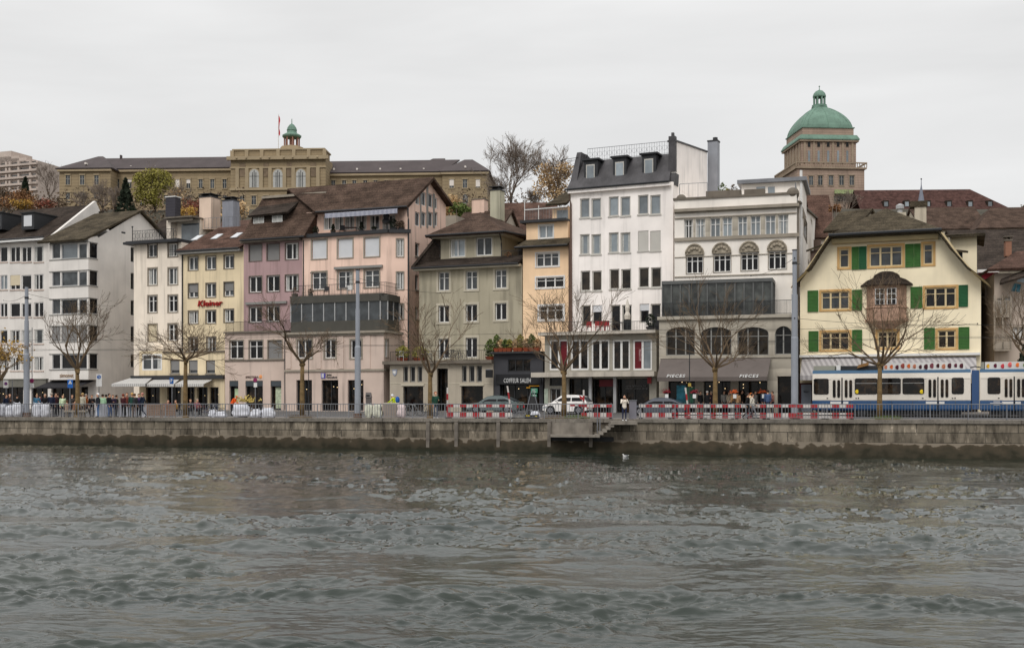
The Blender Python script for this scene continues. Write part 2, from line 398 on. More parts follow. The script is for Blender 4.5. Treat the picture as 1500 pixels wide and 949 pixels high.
def grid_mesh(name, X, Y, Z, m, smooth=True):
    ny, nx = X.shape; v = np.stack([X.ravel(), Y.ravel(), Z.ravel()], 1)
    i = np.arange(ny*nx).reshape(ny, nx)
    f = np.stack([i[:-1,:-1].ravel(), i[:-1,1:].ravel(), i[1:,1:].ravel(), i[1:,:-1].ravel()], 1)
    me = bpy.data.meshes.new(name); me.vertices.add(len(v)); me.vertices.foreach_set('co', v.ravel())
    me.loops.add(f.size); me.loops.foreach_set('vertex_index', f.ravel().astype(np.int32))
    me.polygons.add(len(f)); me.polygons.foreach_set('loop_start', (np.arange(len(f))*4).astype(np.int32))
    if smooth: me.polygons.foreach_set('use_smooth', np.ones(len(f), dtype=bool))
    me.materials.append(m); me.update(); me.validate()
    o = bpy.data.objects.new(name, me); COL.objects.link(o); return o

# ---- river
def zwater(x): return -2.10-.0075*x
wm = bpy.data.materials.new('river_water'); wm.use_nodes = True; nt = wm.node_tree; N = nt.nodes; L = nt.links; bs = N['Principled BSDF']
bs.inputs['Roughness'].default_value = .04; bs.inputs['IOR'].default_value = 1.42
tc = N.new('ShaderNodeTexCoord'); mp = N.new('ShaderNodeMapping'); mp.inputs['Scale'].default_value = (.8, 1.5, 1); L.new(tc.outputs['Object'], mp.inputs['Vector'])
na = N.new('ShaderNodeTexNoise'); na.inputs['Scale'].default_value = 3.6; na.inputs['Detail'].default_value = 4; na.inputs['Roughness'].default_value = .6; na.inputs['Distortion'].default_value = .6; L.new(mp.outputs[0], na.inputs['Vector'])
bn = N.new('ShaderNodeBump'); bn.inputs['Strength'].default_value = .35; bn.inputs['Distance'].default_value = .02; na.inputs['Scale'].default_value = 9; L.new(na.outputs['Fac'], bn.inputs['Height'])
L.new(bn.outputs[0], bs.inputs['Normal'])
nb = N.new('ShaderNodeTexNoise'); nb.inputs['Scale'].default_value = .12; nb.inputs['Detail'].default_value = 3; L.new(mp.outputs[0], nb.inputs['Vector'])
rp = N.new('ShaderNodeValToRGB'); rp.color_ramp.elements[0].position = .35; rp.color_ramp.elements[0].color = (.010,.018,.014,1); rp.color_ramp.elements[1].position = .65; rp.color_ramp.elements[1].color = (.022,.030,.022,1)
L.new(nb.outputs['Fac'], rp.inputs['Fac']); L.new(rp.outputs[0], bs.inputs['Base Color'])
kc = np.arange(-.53, .53, .00072); ke = np.geomspace(.54, 6, 24); ks = np.concatenate([-ke[::-1], kc, ke]); rows = [13.0]
while rows[-1] < 92: rows.append(rows[-1]+max(.035, rows[-1]**2/7200))
ys = np.concatenate([np.linspace(-40, 12.9, 10), np.array(rows)]); K, Y = np.meshgrid(ks, ys); X = K*(np.maximum(Y, 0)+14)
wx = X+1.3*vnoise(X*.18, Y*.3, 11)+.3*vnoise(X*.7, Y*1.1, 13); wy = Y+.9*vnoise(X*.2, Y*.33, 12)+.25*vnoise(X*.8, Y*1.2, 14)
mk = .5+1.5*vnoise(wx*.085, wy*.2, 5)+.8*vnoise(wx*.2+7, wy*.45, 6)+.35*vnoise(wx*.5, wy*1.1, 7); mk = np.clip((mk-.22)/.4, 0, 1); mk = .30+1.0*mk*mk*(3-2*mk)
def rg(f, g, sd): n = vnoise(wx*f+wy*f*.25, wy*g-wx*f*.12, sd); return n+1.1*n*np.abs(n)+.8*n*n
h = .13*vnoise(wx*.22, wy*.42, 1)+(.4+.6*mk)*.10*vnoise(wx*.5, wy*1.0, 2)+mk*(.046*rg(.8, 1.7, 3)+.042*rg(1.4, 3.0, 4)+.036*rg(2.2, 4.6, 8)+.030*rg(3.6, 7.0, 9)+.016*vnoise(wx*6.5, wy*11, 10))
river = grid_mesh('river_water', X, Y, zwater(X)+h, wm); tag(river, 'choppy grey green river filling the foreground', 'river', kind='structure')

# ---- street ground and hill
ASPH = mat('asphalt', (.105,.10,.097), .9, var=.2, scale=.8, fine=.15, bump=.1)
PAVE = mat('pavement_grey', (.20,.18,.165), .9, var=.15, scale=.9, fine=.15)
us = np.linspace(-75, 75, 121); ts = np.linspace(0.0, 1.35, 40)
U, T = np.meshgrid(us, ts); fy = 75.447-.1901*U; gy = 97-.42*U
Yg = fy+(gy-fy)*T; t = np.clip((T-.1)/.8, 0, 1); Zg = .3*t*t*(3-2*t)
tag(grid_mesh('road', U, Yg, Zg, ASPH), 'street and square between quay wall and houses', 'road', kind='structure')
ts = np.linspace(0.0, .2, 8); U, T = np.meshgrid(us, ts); fy = 75.447-.1901*U; gy = 97-.42*U; Yg = fy+(gy-fy)*T; t = np.clip((T-.1)/.8, 0, 1)
tag(grid_mesh('quay_pavement', U, Yg, .3*t*t*(3-2*t)+.03, PAVE), 'paved strip along the top of the quay wall', 'pavement', kind='structure')
ts = np.linspace(.84, 1.3, 8); U, T = np.meshgrid(us, ts); fy = 75.447-.1901*U; gy = 97-.42*U; Yg = fy+(gy-fy)*T; t = np.clip((T-.1)/.8, 0, 1); Zp = .3*t*t*(3-2*t)+.12; Zp[0] -= .14
tag(grid_mesh('pavement', U, Yg, Zp, PAVE), 'raised pavement in front of the shops', 'pavement', kind='structure')
def hill_z(X, Y):
    d = Y-(97-.42*X); z = .2+np.clip(d-8, 0, 60)*.13
    yy = np.clip((Y-150)/165, 0, 1); z = np.maximum(z, 7.5+45.5*yy*yy*(3-2*yy)*np.clip((d-40)/40, 0, 1))
    return z+np.clip((Y-315)/110, 0, 1)*15
def hz(x, y): return float(hill_z(np.array([x]), np.array([y]))[0])
xs = np.concatenate([np.linspace(-1500, -300, 10)[:-1], np.linspace(-300, 300, 90), np.linspace(300, 1500, 10)[1:]]); ts = np.concatenate([np.linspace(0, 330, 60), np.linspace(360, 2400, 8)])
X, T = np.meshgrid(xs, ts); Y = np.clip(97-.42*X, 60, 160)+10+T; Z = hill_z(X, Y)+.8*vnoise(X*.05, Y*.05, 3)*np.clip(T/30, 0, 1)-.25
tag(grid_mesh('hill', X, Y, Z, mat('hillside_scrub', (.05,.043,.028), .95, var=.4, scale=.15, fine=.4)), 'wooded hillside rising behind the houses', 'hill', kind='structure')

# ---- quay wall
qm = bpy.data.materials.new('quay_masonry'); qm.use_nodes = True; nt = qm.node_tree; N = nt.nodes; L = nt.links; bs = N['Principled BSDF']; bs.inputs['Roughness'].default_value = .95; bs.inputs['Specular IOR Level'].default_value = .1
tc = N.new('ShaderNodeTexCoord'); sp = N.new('ShaderNodeSeparateXYZ'); L.new(tc.outputs['Object'], sp.inputs[0]); cb = N.new('ShaderNodeCombineXYZ'); L.new(sp.outputs['X'], cb.inputs['X']); L.new(sp.outputs['Z'], cb.inputs['Y'])
br = N.new('ShaderNodeTexBrick'); L.new(cb.outputs[0], br.inputs['Vector']); br.inputs['Scale'].default_value = 1.0; br.inputs['Brick Width'].default_value = 2.9; br.inputs['Row Height'].default_value = .62; br.inputs['Mortar Size'].default_value = .022; br.inputs['Mortar Smooth'].default_value = .2; br.offset = .37; br.squash = .8; br.squash_frequency = 3
br.inputs['Color1'].default_value = (.235,.20,.155,1); br.inputs['Color2'].default_value = (.115,.098,.075,1); br.inputs['Mortar'].default_value = (.05,.045,.038,1)
def nz(sc, mpv, det, f0, f1, t0, t1):
    m_ = N.new('ShaderNodeMapping'); m_.inputs['Scale'].default_value = mpv; L.new(tc.outputs['Object'], m_.inputs['Vector'])
    n_ = N.new('ShaderNodeTexNoise'); n_.inputs['Scale'].default_value = sc; n_.inputs['Detail'].default_value = det; n_.inputs['Roughness'].default_value = .65; L.new(m_.outputs[0], n_.inputs['Vector'])
    r_ = N.new('ShaderNodeMapRange'); L.new(n_.outputs['Fac'], r_.inputs['Value'])
    for k, v in zip(('From Min','From Max','To Min','To Max'), (f0,f1,t0,t1)): r_.inputs[k].default_value = v
    return r_.outputs[0]
def mm(a, b):
    q = N.new('ShaderNodeMath'); q.operation = 'MULTIPLY'; L.new(a, q.inputs[0]); L.new(b, q.inputs[1]); return q.outputs[0]
f1 = mm(nz(1.0, (1.6,1.6,.35), 6, .42, .66, 1.2, .3), nz(.5, (1,1,1.4), 5, .3, .7, .75, 1.25)); f1 = mm(f1, nz(1.0, (3.2,3.2,1.1), 4, .58, .70, 1, 2.0))
f1 = mm(f1, nz(.06, (1,1,.01), 2, .4, .6, .9, 1.12))
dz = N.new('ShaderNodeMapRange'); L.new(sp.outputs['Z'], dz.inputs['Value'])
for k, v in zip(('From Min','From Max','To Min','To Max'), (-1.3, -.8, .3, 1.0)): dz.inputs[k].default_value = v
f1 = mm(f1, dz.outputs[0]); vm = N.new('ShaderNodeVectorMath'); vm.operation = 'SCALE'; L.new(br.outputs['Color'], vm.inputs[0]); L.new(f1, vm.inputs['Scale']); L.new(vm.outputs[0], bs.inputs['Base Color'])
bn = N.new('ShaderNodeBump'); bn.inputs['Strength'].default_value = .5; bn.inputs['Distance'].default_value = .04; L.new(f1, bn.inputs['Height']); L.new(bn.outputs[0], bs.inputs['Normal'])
COPE = mat('coping_stone', (.185,.165,.14), .9, var=.25, scale=1.2, fine=.2, streak=.3)
FOUND = bpy.data.materials.new('wet_foundation'); FOUND.use_nodes = True; nt = FOUND.node_tree; N = nt.nodes; L = nt.links; bs = N['Principled BSDF']; bs.inputs['Roughness'].default_value = .8; bs.inputs['Specular IOR Level'].default_value = .08
tc = N.new('ShaderNodeTexCoord'); gd = N.new('ShaderNodeAttribute'); gd.attribute_name = 'drop'
n_ = N.new('ShaderNodeTexNoise'); n_.inputs['Scale'].default_value = 1.5; n_.inputs['Detail'].default_value = 9; L.new(tc.outputs['Object'], n_.inputs['Vector'])
ad = N.new('ShaderNodeMath'); ad.operation = 'MULTIPLY_ADD'; L.new(n_.outputs['Fac'], ad.inputs[0]); ad.inputs[1].default_value = .95; L.new(gd.outputs['Fac'], ad.inputs[2])
rp = N.new('ShaderNodeValToRGB'); e_ = rp.color_ramp.elements; e_[0].position = .56; e_[0].color = (.16,.135,.105,1); e_[1].position = .62; e_[1].color = (.055,.043,.029,1)
e2 = e_.new(.92); e2.color = (.032,.028,.019,1); e3 = e_.new(1.2 if False else 1.0); e3.color = (.022,.02,.013,1)
L.new(ad.outputs[0], rp.inputs['Fac']); L.new(rp.outputs[0], bs.inputs['Base Color'])
def lz(x): return -1.27-.0050*x            # ledge height
def qp(x, off): return (x, fence_y(x)-off)
root = empty('quay_wall', (0, fence_y(0), -2), 'weathered stone quay wall with stained blocks and a brown wet footing', 'wall')
xs = np.linspace(-75, 75, 151); mb = MB()
for x0, x1 in zip(xs[:-1], xs[1:]):
    a, b = qp(x0, .28), qp(x1, .28); mb.face([(*a, lz(x0)-.1), (*b, lz(x1)-.1), (*b, -.17), (*a, -.17)])
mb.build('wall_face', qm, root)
mb = MB(); x = -75.0; rr = random.Random(3)
while x < 75:
    L_ = rr.uniform(2.2, 3.2); a0, a1 = x+.012, x+L_-.012; o = rr.uniform(-.012, .012)
    p = [qp(a0,.40+o), qp(a1,.40+o), qp(a1,-.35), qp(a0,-.35)]; mb.hexa([(*q,-.19) for q in p]+[(*q,.045+o) for q in p]); x += L_
mb.build('coping', COPE, root)
# footing: sloping wet apron that dips into the river
nr = 9; me = bpy.data.meshes.new('footing'); V = []; Fc = []; dr = []
nzv = vnoise(xs*.8, xs*0+.3, 21)
for i, x in enumerate(xs):
    wo = 0.75+max(0, (x+10))*.022
    for j in range(nr):
        t = j/(nr-1)
        if j == 0: q = qp(x, .2); z = lz(x)
        elif j == 1: q = qp(x, .45+.05*nzv[i]); z = lz(x)
        else: s = (t-.125)/.875; q = qp(x, .45+.05*nzv[i]+s*(wo-.3)); z = lz(x)+s*(zwater(x)-.45-lz(x))
        V.append((q[0], q[1], z)); dr.append(0 if j < 2 else .12+.75*(t-.125))
for i in range(len(xs)-1):
    for j in range(nr-1): a = i*nr+j; Fc.append((a, a+1, a+nr+1, a+nr))
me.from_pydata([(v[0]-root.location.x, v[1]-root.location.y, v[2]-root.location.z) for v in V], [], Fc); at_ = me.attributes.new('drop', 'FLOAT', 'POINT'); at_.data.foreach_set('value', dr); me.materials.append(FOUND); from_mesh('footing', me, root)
# timber-like concrete piles standing against the wall
PILE = mat('pile_grey', (.19,.165,.14), .9, var=.3, scale=2, streak=.3); proto = None
for px in (627, 668.5, 730, 804.5, 865.5):
    Y = ffy(px, -.62); x = PX(px, Y)
    if proto is None:
        mb = MB(); mb.box(-.11, .11, -.11, .11, -1.9, 0.0); mb.box(-.13, .13, -.13, .13, -.02, .06); me = mb.build('mooring_pile', PILE, None, mesh_only=True); proto = me
    o = from_mesh('mooring_pile', proto); o.location = (x, Y, -.15 if px != 865.5 else -.12); o.rotation_euler = (0, 0, -.19)
    tag(o, {627: 'square grey mooring post on the wall under the quay tree by the striped barrier', 668.5: 'square grey mooring post on the wall below the first striped barrier', 730: 'square grey mooring post on the wall below the dark green car', 804.5: 'square grey mooring post at the left end of the landing', 865.5: 'square grey mooring post in front of the landing steps'}[px], 'mooring post', 'mooring posts against the quay wall')
# landing with steps
root = empty('landing_stage', (PX(865, ffy(865,-1)), ffy(865,-1), -1.2), 'concrete landing platform with steps going down the quay wall to the river', 'landing')
CON = mat('landing_concrete', (.22,.195,.165), .9, var=.25, scale=1.5, streak=.3)
def qbox(mb, x0, x1, o0, o1, z0, z1):
    p = [qp(x0,o1), qp(x1,o1), qp(x1,o0), qp(x0,o0)]; mb.hexa([(*q,z0) for q in p]+[(*q,z1) for q in p])
X_ = lambda px: PX(px, ffy(px, -1.0))
mb = MB(); qbox(mb, X_(893), X_(932), .41, 1.7, -.3, -.08); mb.build('platform', CON, root)
mb = MB(); n = 5
for i in range(n):
    xa, xb = X_(897-(i+1)*5.2), X_(897-i*5.2)-.004; z = -.08-(i+1)*.165; qbox(mb, xa, xb+.06, .41, 1.65, z-.22, z)
mb.build('steps', CON, root)
mb = MB(); qbox(mb, X_(806), X_(871), .41, 1.7, -1.12, -.97); qbox(mb, X_(808), X_(868), .3, .41, -.97, -.2); mb.build('lower_platform', CON, root)
mb = MB(); qbox(mb, X_(806), X_(900), .45, .52, -2.6, -1.12); mb.build('shade_panel', BLACK, root)  # black sheet standing in for the deep shade below the landing
mb = MB(); p = qp(X_(876), .5); mb.tube([(*p,-1.0), (*p,.9)], .04); p = qp(X_(878), 1.5); mb.tube([(*p,-1.0),(*p,.1)], .035); mb.build('hand_post', GALV, root)

# ---- quay railing in sections with posts
def quay_railing(x0, x1, label):
    root = empty('quay_railing', (x0, fence_y(x0), 0), label, 'railing', 'railings along the quay')
    n = max(1, round((x1-x0)/2.2)); 
    for i in range(n+1):
        x = x0+(x1-x0)*i/n; y = fence_y(x); mb = MB(); mb.box(x-.03, x+.03, y-.03, y+.03, .03, 1.02); mb.build('post', GALV, root)
        if i < n:
            xb = x0+(x1-x0)*(i+1)/n; mb = MB(); P = Vector((x+.035, y, .06)); Q = Vector((xb-.035, fence_y(xb), .06)); up = Vector((0,0,.94))
            mb.tube([P+up, Q+up], .027, n=6); mb.tube([P+Vector((0,0,.1)), Q+Vector((0,0,.1))], .02, n=4); k = 12
            for j in range(1, k): q = P.lerp(Q, j/k); mb.tube([q+Vector((0,0,.1)), q+up], .016, n=4, cap=False)
            mb.build('railing_panel', GALV, root)
fx = lambda px: PX(px, ffy(px))
quay_railing(fx(-90), fx(897), 'grey upright-bar railing on the quay, the long run left of the landing')
quay_railing(fx(938), fx(1590), 'grey upright-bar railing on the quay, the run from the steel box to the tram')
# ================================================================ the row of houses along the quay
BASE = -.3
def awning(B, pl, x0, x1, ytop, x0b, x1b, ybot, b0, out, m, name='awning', val=.25, label=None):
    a0, a1 = pl.a(x0, b0), pl.a(x1, b0); zt = pl.z((a0+a1)/2, ytop, b0)
    c0, c1 = pl.a(x0b, b0-out), pl.a(x1b, b0-out); zb = pl.z((c0+c1)/2, ybot, b0-out)+val
    mb = MB()
    mb.slab([pl.pt(c0,b0-out,zb), pl.pt(c1,b0-out,zb), pl.pt(a1,b0,zt), pl.pt(a0,b0,zt)], .03)
    mb.slab([pl.pt(c0,b0-out-.01,zb-val), pl.pt(c1,b0-out-.01,zb-val), pl.pt(c1,b0-out-.01,zb), pl.pt(c0,b0-out-.01,zb)], .02)
    o = mb.build(name, m, B.root)
    f = MB()
    for c, a in ((c0+.1, a0+.1), (c1-.1, a1-.1)): f.tube([pl.pt(c,b0-out+.05,zb-.06), pl.pt(a,b0,zt-.55)], .02, n=4)
    f.build('awning_arm', GALV, o)
    return o
def striped(name, c1, c2, sc):
    m = mat(name, c1, .8, var=.04); nt = m.node_tree; bs = nt.nodes['Principled BSDF']
    tc = nt.nodes.new('ShaderNodeTexCoord'); w = nt.nodes.new('ShaderNodeTexWave'); w.bands_direction = 'X'; w.inputs['Scale'].default_value = sc
    nt.links.new(tc.outputs['Object'], w.inputs['Vector'])
    r = nt.nodes.new('ShaderNodeValToRGB'); r.color_ramp.interpolation = 'CONSTANT'
    r.color_ramp.elements[0].color = (*c1, 1); r.color_ramp.elements[1].color = (*c2, 1); r.color_ramp.elements[1].position = .5
    nt.links.new(w.outputs['Fac'], r.inputs['Fac']); nt.links.new(r.outputs[0], bs.inputs['Base Color']); return m
AWN_G = striped('grey_striped_awning', srgb(176,172,172), srgb(150,146,147), .9)
AWN_L = striped('light_striped_awning', srgb(200,198,194), srgb(160,158,156), 1.4)
AWN_B = striped('blue_striped_awning', srgb(205,205,212), srgb(60,70,104), 2.6)
AWN_T = mat('taupe_awning', srgb(100,92,88), .9, var=.06, streak=.12)
AWN_K = mat('black_awning', (.02,.019,.022), .9, var=.1)
def shopdark(B, pl, x0, y0, x1, y1, rec=.35, mull=0, fm=None, lit=False, sky=False):
    r = pl.rect(x0, y0, x1, y1); B.hole(pl, rpoly(r)); a0, z0, a1, z1 = r
    mb = MB(); fw = .06
    mb.pbox(pl, a0, a0+fw, rec-.05, rec+.02, z0, z1); mb.pbox(pl, a1-fw, a1, rec-.05, rec+.02, z0, z1)
    mb.pbox(pl, a0+fw, a1-fw, rec-.05, rec+.02, z1-fw, z1); mb.pbox(pl, a0+fw, a1-fw, rec-.05, rec+.02, z0, z0+.12)
    for i in range(1, mull+1):
        c = a0+(a1-a0)*i/(mull+1); mb.pbox(pl, c-.03, c+.03, rec-.06, rec+.02, z0+.12, z1-fw)
    w = mb.build('shop_window', fm or DARKM, B.root)
    g = MB(); g.pbox(pl, a0, a1, rec+.022, rec+.06, z0, z1); g.build('pane', GL_SHOP, w)
    if lit:
        h = MB()
        for i in range(lit): h.ball(pl.pt(R.uniform(a0+.2, a1-.2), rec-.03, R.uniform(z1-.9, z1-.3)), .035, 6, 4)
        h.build('lit_lamp', LAMP, w)
    return w
def gutter(B, pl, a0, a1, z, b=-.55, m=None):
    mb = MB(); mb.tube([pl.pt(a0,b,z), pl.pt(a1,b,z)], .075, n=6); return mb.build('gutter', m or DARKM, B.root)
def downpipe(B, pl, px, y0, y1, b=-.1, m=None, r=.06):
    a = pl.a(px, b); mb = MB(); mb.tube([pl.pt(a,b,pl.z(a,y0,b)), pl.pt(a,b,pl.z(a,y1,b))], r, n=6); return mb.build('downpipe', m or DARKM, B.root)
def chimney(pl, parent, x0, y0, x1, y1, b, dep, m, cap=None, capm=None, name='chimney'):
    a0, a1 = pl.a(x0, b), pl.a(x1, b); am = (a0+a1)/2; mb = MB()
    zt = pl.z(am, y0, b)
    mb.pbox(pl, a0, a1, b, b+dep, pl.z(am, y1, b), zt); o = mb.build(name, m, parent)
    c = MB(); c.pbox(pl, a0-.06, a1+.06, b-.06, b+dep+.06, zt, zt+.1)
    if cap:
        for t in (.2, .8): c.pbox(pl, a0+(a1-a0)*t-.04, a0+(a1-a0)*t+.04, b+.1, b+dep-.1, zt+.1, zt+.32)
        c.pbox(pl, a0-.1, a1+.1, b-.1, b+dep+.1, zt+.32, zt+.38)
    c.build('cap', capm or STONED, o); return o

# ---- B1: white flat-fronted block at the far left, with the bay-windowed half beside it
W1 = plaster('white_plaster_left', (214,208,201), streak=.12)
pl = front(-45, 72, 119.3, .4); B = Bld('apartment_building', 'plain white rendered house with black box dormer, between the picture edge and the bay-windowed house', 'building', pl, W1)
rows = [(361.5,384),(403,424.5),(444,464.5),(483.5,503.5),(523.5,543)]
cols = [(-36,-22),(-19,-4),(0,11),(15,29.5),(31.6,46),(49.8,63.8)]
for ri, (y0, y1) in enumerate(rows):
    for ci, (x0, x1) in enumerate(cols):
        kw = {}
        if ri == 1 and ci == 3: kw = dict(blind=.7, blm=BLIND_B)
        if ri == 4: kw = dict(curt=True)
        if ri == 2 and ci > 1: kw['pane'] = GL_D
        B.win(pl, x0, y0-(1.2 if ci > 4 else 0), x1, y1, lights=(1 if (ri+ci) % 3 == 2 else 2), rec=.12, surm=BEIGE, sill=True, **kw)
shopdark(B, pl, -30, 566, 34, 600, mull=4, lit=5); shopdark(B, pl, 46, 568, 70, 600, mull=1, lit=2)
ze = pl.pz(30, 351); D = 13.0
zr = PZ(303, pl.Y(pl.W, 6.5))
B.gable_body(pl, 0, pl.W, BASE, ze, zr, D); B.done()
mb = MB(); s = (zr-ze)/6.5
mb.slab([pl.pt(-.2,-.7,ze-.7*s+.25), pl.pt(pl.W-.05,-.7,ze-.7*s+.25), pl.pt(pl.W-.05,6.5,zr+.25), pl.pt(-.2,6.5,zr+.25)], .2)
mb.slab([pl.pt(pl.W-.05,13.6,ze+.2), pl.pt(-.2,13.6,ze+.2), pl.pt(-.2,6.5,zr+.25), pl.pt(pl.W-.05,6.5,zr+.25)], .2)
rf = B.roof(mb, m=TILE_D)
mb = MB(); mb.pbox(pl, 0, pl.W-.1, -.78, -.05, ze-.32, ze-.1); B.part('eave_board', WHITE, mb)
gutter(B, pl, 0, pl.W, ze-.02, -.8)
mb = MB(); mb.slab([pl.pt(pl.W-.05,-.3,ze-.1), pl.pt(pl.W+.3,-.3,ze-.1), pl.pt(pl.W+.3,6.5,zr+.62), pl.pt(pl.W-.05,6.5,zr+.62)], 1.2); B.part('gable_parapet', W1, mb)
for x0, x1 in ((31.5, 50), (-14, 3)):       # black box dormers
    a0, a1 = pl.a(x0, .8), pl.a(x1, .8); z0, z1 = pl.z(a0, 337, .8), pl.z(a0, 313, .8); mb = MB()
    mb.pbox(pl, a0, a1, .8, 4.6, z0, z1); mb.pbox(pl, a0-.12, a1+.12, .65, 4.9, z1, z1+.1); d = mb.build('dormer', DARKM, B.root)
    g = MB(); g.pbox(pl, a0+.35, a1-.3, .77, .8, z0+.35, z1-.25); g.build('pane', BLIND, d)
mb = MB(); a0, a1 = pl.a(-30), pl.a(70); z = pl.pz(30, 556.5); mb.pbox(pl, a0, a1+.1, -.35, 0, z, z+.12); mb.pbox(pl, a0, a1, -.28, -.02, z-.75, z-.01); B.part('shop_fascia', mat('shop_fascia_grey', srgb(110,108,100), .7), mb)
B1A = B

pl = front(72, 143, 115.8, .4); B = Bld('apartment_building', 'white house with wide glazed bay bands and a blank pale gable wall', 'building', pl, W1)
sd = pl.side()
bay = pl.off(-1.35); ax0, ax1 = bay.a(72.5), bay.a(129.5)
ze = pl.pz(110, 351); D = 12.6; zr = PZ(311.5, pl.Y(pl.W, 6.3))
bands = [(357,379),(397.8,419),(438.3,460),(478,500),(519,540.5)]
for i, (y0, y1) in enumerate(bands):
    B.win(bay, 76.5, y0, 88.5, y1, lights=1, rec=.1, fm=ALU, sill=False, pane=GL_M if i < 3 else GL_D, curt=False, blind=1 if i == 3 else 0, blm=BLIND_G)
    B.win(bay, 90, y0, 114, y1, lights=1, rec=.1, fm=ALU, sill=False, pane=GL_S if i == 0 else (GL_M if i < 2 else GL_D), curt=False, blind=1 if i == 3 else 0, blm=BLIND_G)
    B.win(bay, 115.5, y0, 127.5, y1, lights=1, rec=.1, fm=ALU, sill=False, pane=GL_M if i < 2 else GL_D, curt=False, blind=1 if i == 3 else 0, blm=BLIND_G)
B.face(bay, [(ax0,bay.pz(100,556)),(ax1,bay.pz(100,556)),(ax1,ze-.15),(ax0,ze-.15)], .12)
br = Plane(bay.pt(ax1,0,0)[:2], bay.n)
for i, (y0, y1) in enumerate(bands):
    B.win(br, 131.5, y0-.5, 142.5, y1-.8, lights=1, rec=.1, fm=DARKM, sill=False, pane=GL_D, curt=False)
B.face(br, [(0,bay.pz(100,556)),(1.35,bay.pz(100,556)),(1.35,ze+.2),(0,ze-.15)], .12)
B.mb.face([bay.pt(ax0,0,bay.pz(100,556)), bay.pt(ax1,0,bay.pz(100,556)), pl.pt(pl.W,0,bay.pz(100,556)), pl.pt(0,0,bay.pz(100,556))])
B.mb.face([bay.pt(ax0,1.35,bay.pz(100,556)), bay.pt(ax0,0,bay.pz(100,556)), bay.pt(ax0,0,ze-.15), bay.pt(ax0,1.35,ze-.1)])
for y0, y1 in ((362,384),(400,424),(440,462),(478,501),(519,538)):
    B.win(sd, 191.5, y0, 197.5, y1, lights=1, rec=.2, fm=GREYW, pane=GL_D, curt=False, sill=False)
shopdark(B, pl, 75, 567, 112, 601, mull=2, lit=3); shopdark(B, pl, 117, 566, 129, 601, mull=0)
B.gable_body(pl, 0, pl.W, BASE, ze, zr, D, side=sd); B.done()
mb = MB(); s = (zr-ze)/6.3
mb.slab([pl.pt(0.3,-2,ze-.35), pl.pt(pl.W+.05,-2,ze-.35), pl.pt(pl.W+.35,6.3,zr+.25), pl.pt(.3,6.3,zr+.25)], .2)
mb.slab([pl.pt(pl.W+.35,13.3,ze), pl.pt(.3,13.3,ze), pl.pt(.3,6.3,zr+.25), pl.pt(pl.W+.35,6.3,zr+.25)], .2); B.roof(mb, m=TILE_M)
mb = MB()
for y in [b[1]+.8 for b in bands]+[b[0]-.8 for b in bands]:
    z = bay.pz(100, y); mb.pbox(bay, ax0-.03, ax1+.04, -.06, 0, z-.04, z+.04); mb.pbox(br, -.02, 1.3, -.06, 0, z-.04, z+.04)
B.part('bay_ledge', GREYW, mb)
mb = MB(); mb.tube([pl.pt(pl.W+.5,3,zr-2.6), pl.pt(pl.W+.55,3.4,zr-2.6)], .1, n=6); mb.build('wall_lamp', DARKM, B.root)
awning(B, pl, 76, 140, 557, 52, 112, 569, -.2, 2.6, AWN_K, val=.12)
sign(bay, 'simonet', 88, 547, 108, 552.5, -.03, mat('sign_bronze', srgb(150,120,90), .5), B.root, name='lettering')
B1 = B

# ---- B2: narrow white house with roof terrace
pl = front(196, 266, 110.2, .4); W2 = plaster('cream_white_plaster', (228,214,196)); B = Bld('apartment_building', 'narrow cream white house two windows wide with curly roof terrace railing', 'building', pl, W2)
for i, (ya, yb) in enumerate([(357.5,376.5),(393,417.3),(433,457.5),(475,499.5)]):
    for x0, x1, dy in ((217,230,0), (246.5,260,-.6)):
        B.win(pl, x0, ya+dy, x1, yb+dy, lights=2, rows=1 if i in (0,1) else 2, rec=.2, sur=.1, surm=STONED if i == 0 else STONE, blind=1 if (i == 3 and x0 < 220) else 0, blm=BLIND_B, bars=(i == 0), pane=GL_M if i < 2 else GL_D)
ze = pl.pz(230, 357)
B.block(pl, 0, pl.W, BASE, ze, 11); B.done()
mb = MB(); mb.pbox(pl, -.75, pl.W-.02, -.7, 11.2, ze, ze+.22); mb.pbox(pl, -.6, pl.W-.03, -.5, 11, ze+.22, ze+.32); B.roof(mb, m=DARKM)
mb = MB(); z = ze+.32
a0, a1 = pl.a(197), pl.a(262)
railing_mb(mb, pl.pt(a0,-.3,z), pl.pt(a1,-.3,z), 1.0, 26, .015)
n = 13
for i in range(n):                          # scrolls of the wrought iron
    c = a0+(a1-a0)*(i+.5)/n
    mb.tube([pl.pt(c+.17*math.cos(t), -.3, z+.5+.3*math.sin(t)) for t in [k*math.pi/6 for k in range(13)]], .014, n=4)
mb.tube([pl.pt(a0,-.3,z), pl.pt(a0,-.3,z+1.35)], .04, n=5); mb.ball(pl.pt(a0,-.3,z+1.42), .1, 6, 5)
B.part('railing', DARKM, mb)
a0, a1 = pl.a(244, 4), pl.a(285, 4); zb = ze+.3; zt = pl.z(a1, 319, 4); mb = MB()
mb.pbox(pl, a0, a0+.5, 4, 8, zb, zt-.1); mb.pbox(pl, a0+.5, a1, 4.9, 8, zb, zt); p = mb.build('penthouse', W2, B.root)
mb = MB(); mb.pbox(pl, a0+.2, a1+.1, 3.4, 8.3, zt, zt+.15); mb.pbox(pl, a0+.5, a1, 3.6, 3.75, zt-.35, zt); mb.build('roof', STONED, p)
mb = MB(); mb.pbox(pl, a0+1.2, a1-.1, 4.82, 4.88, zb+.05, zt-.4); mb.build('glass_door', GL_S, p)
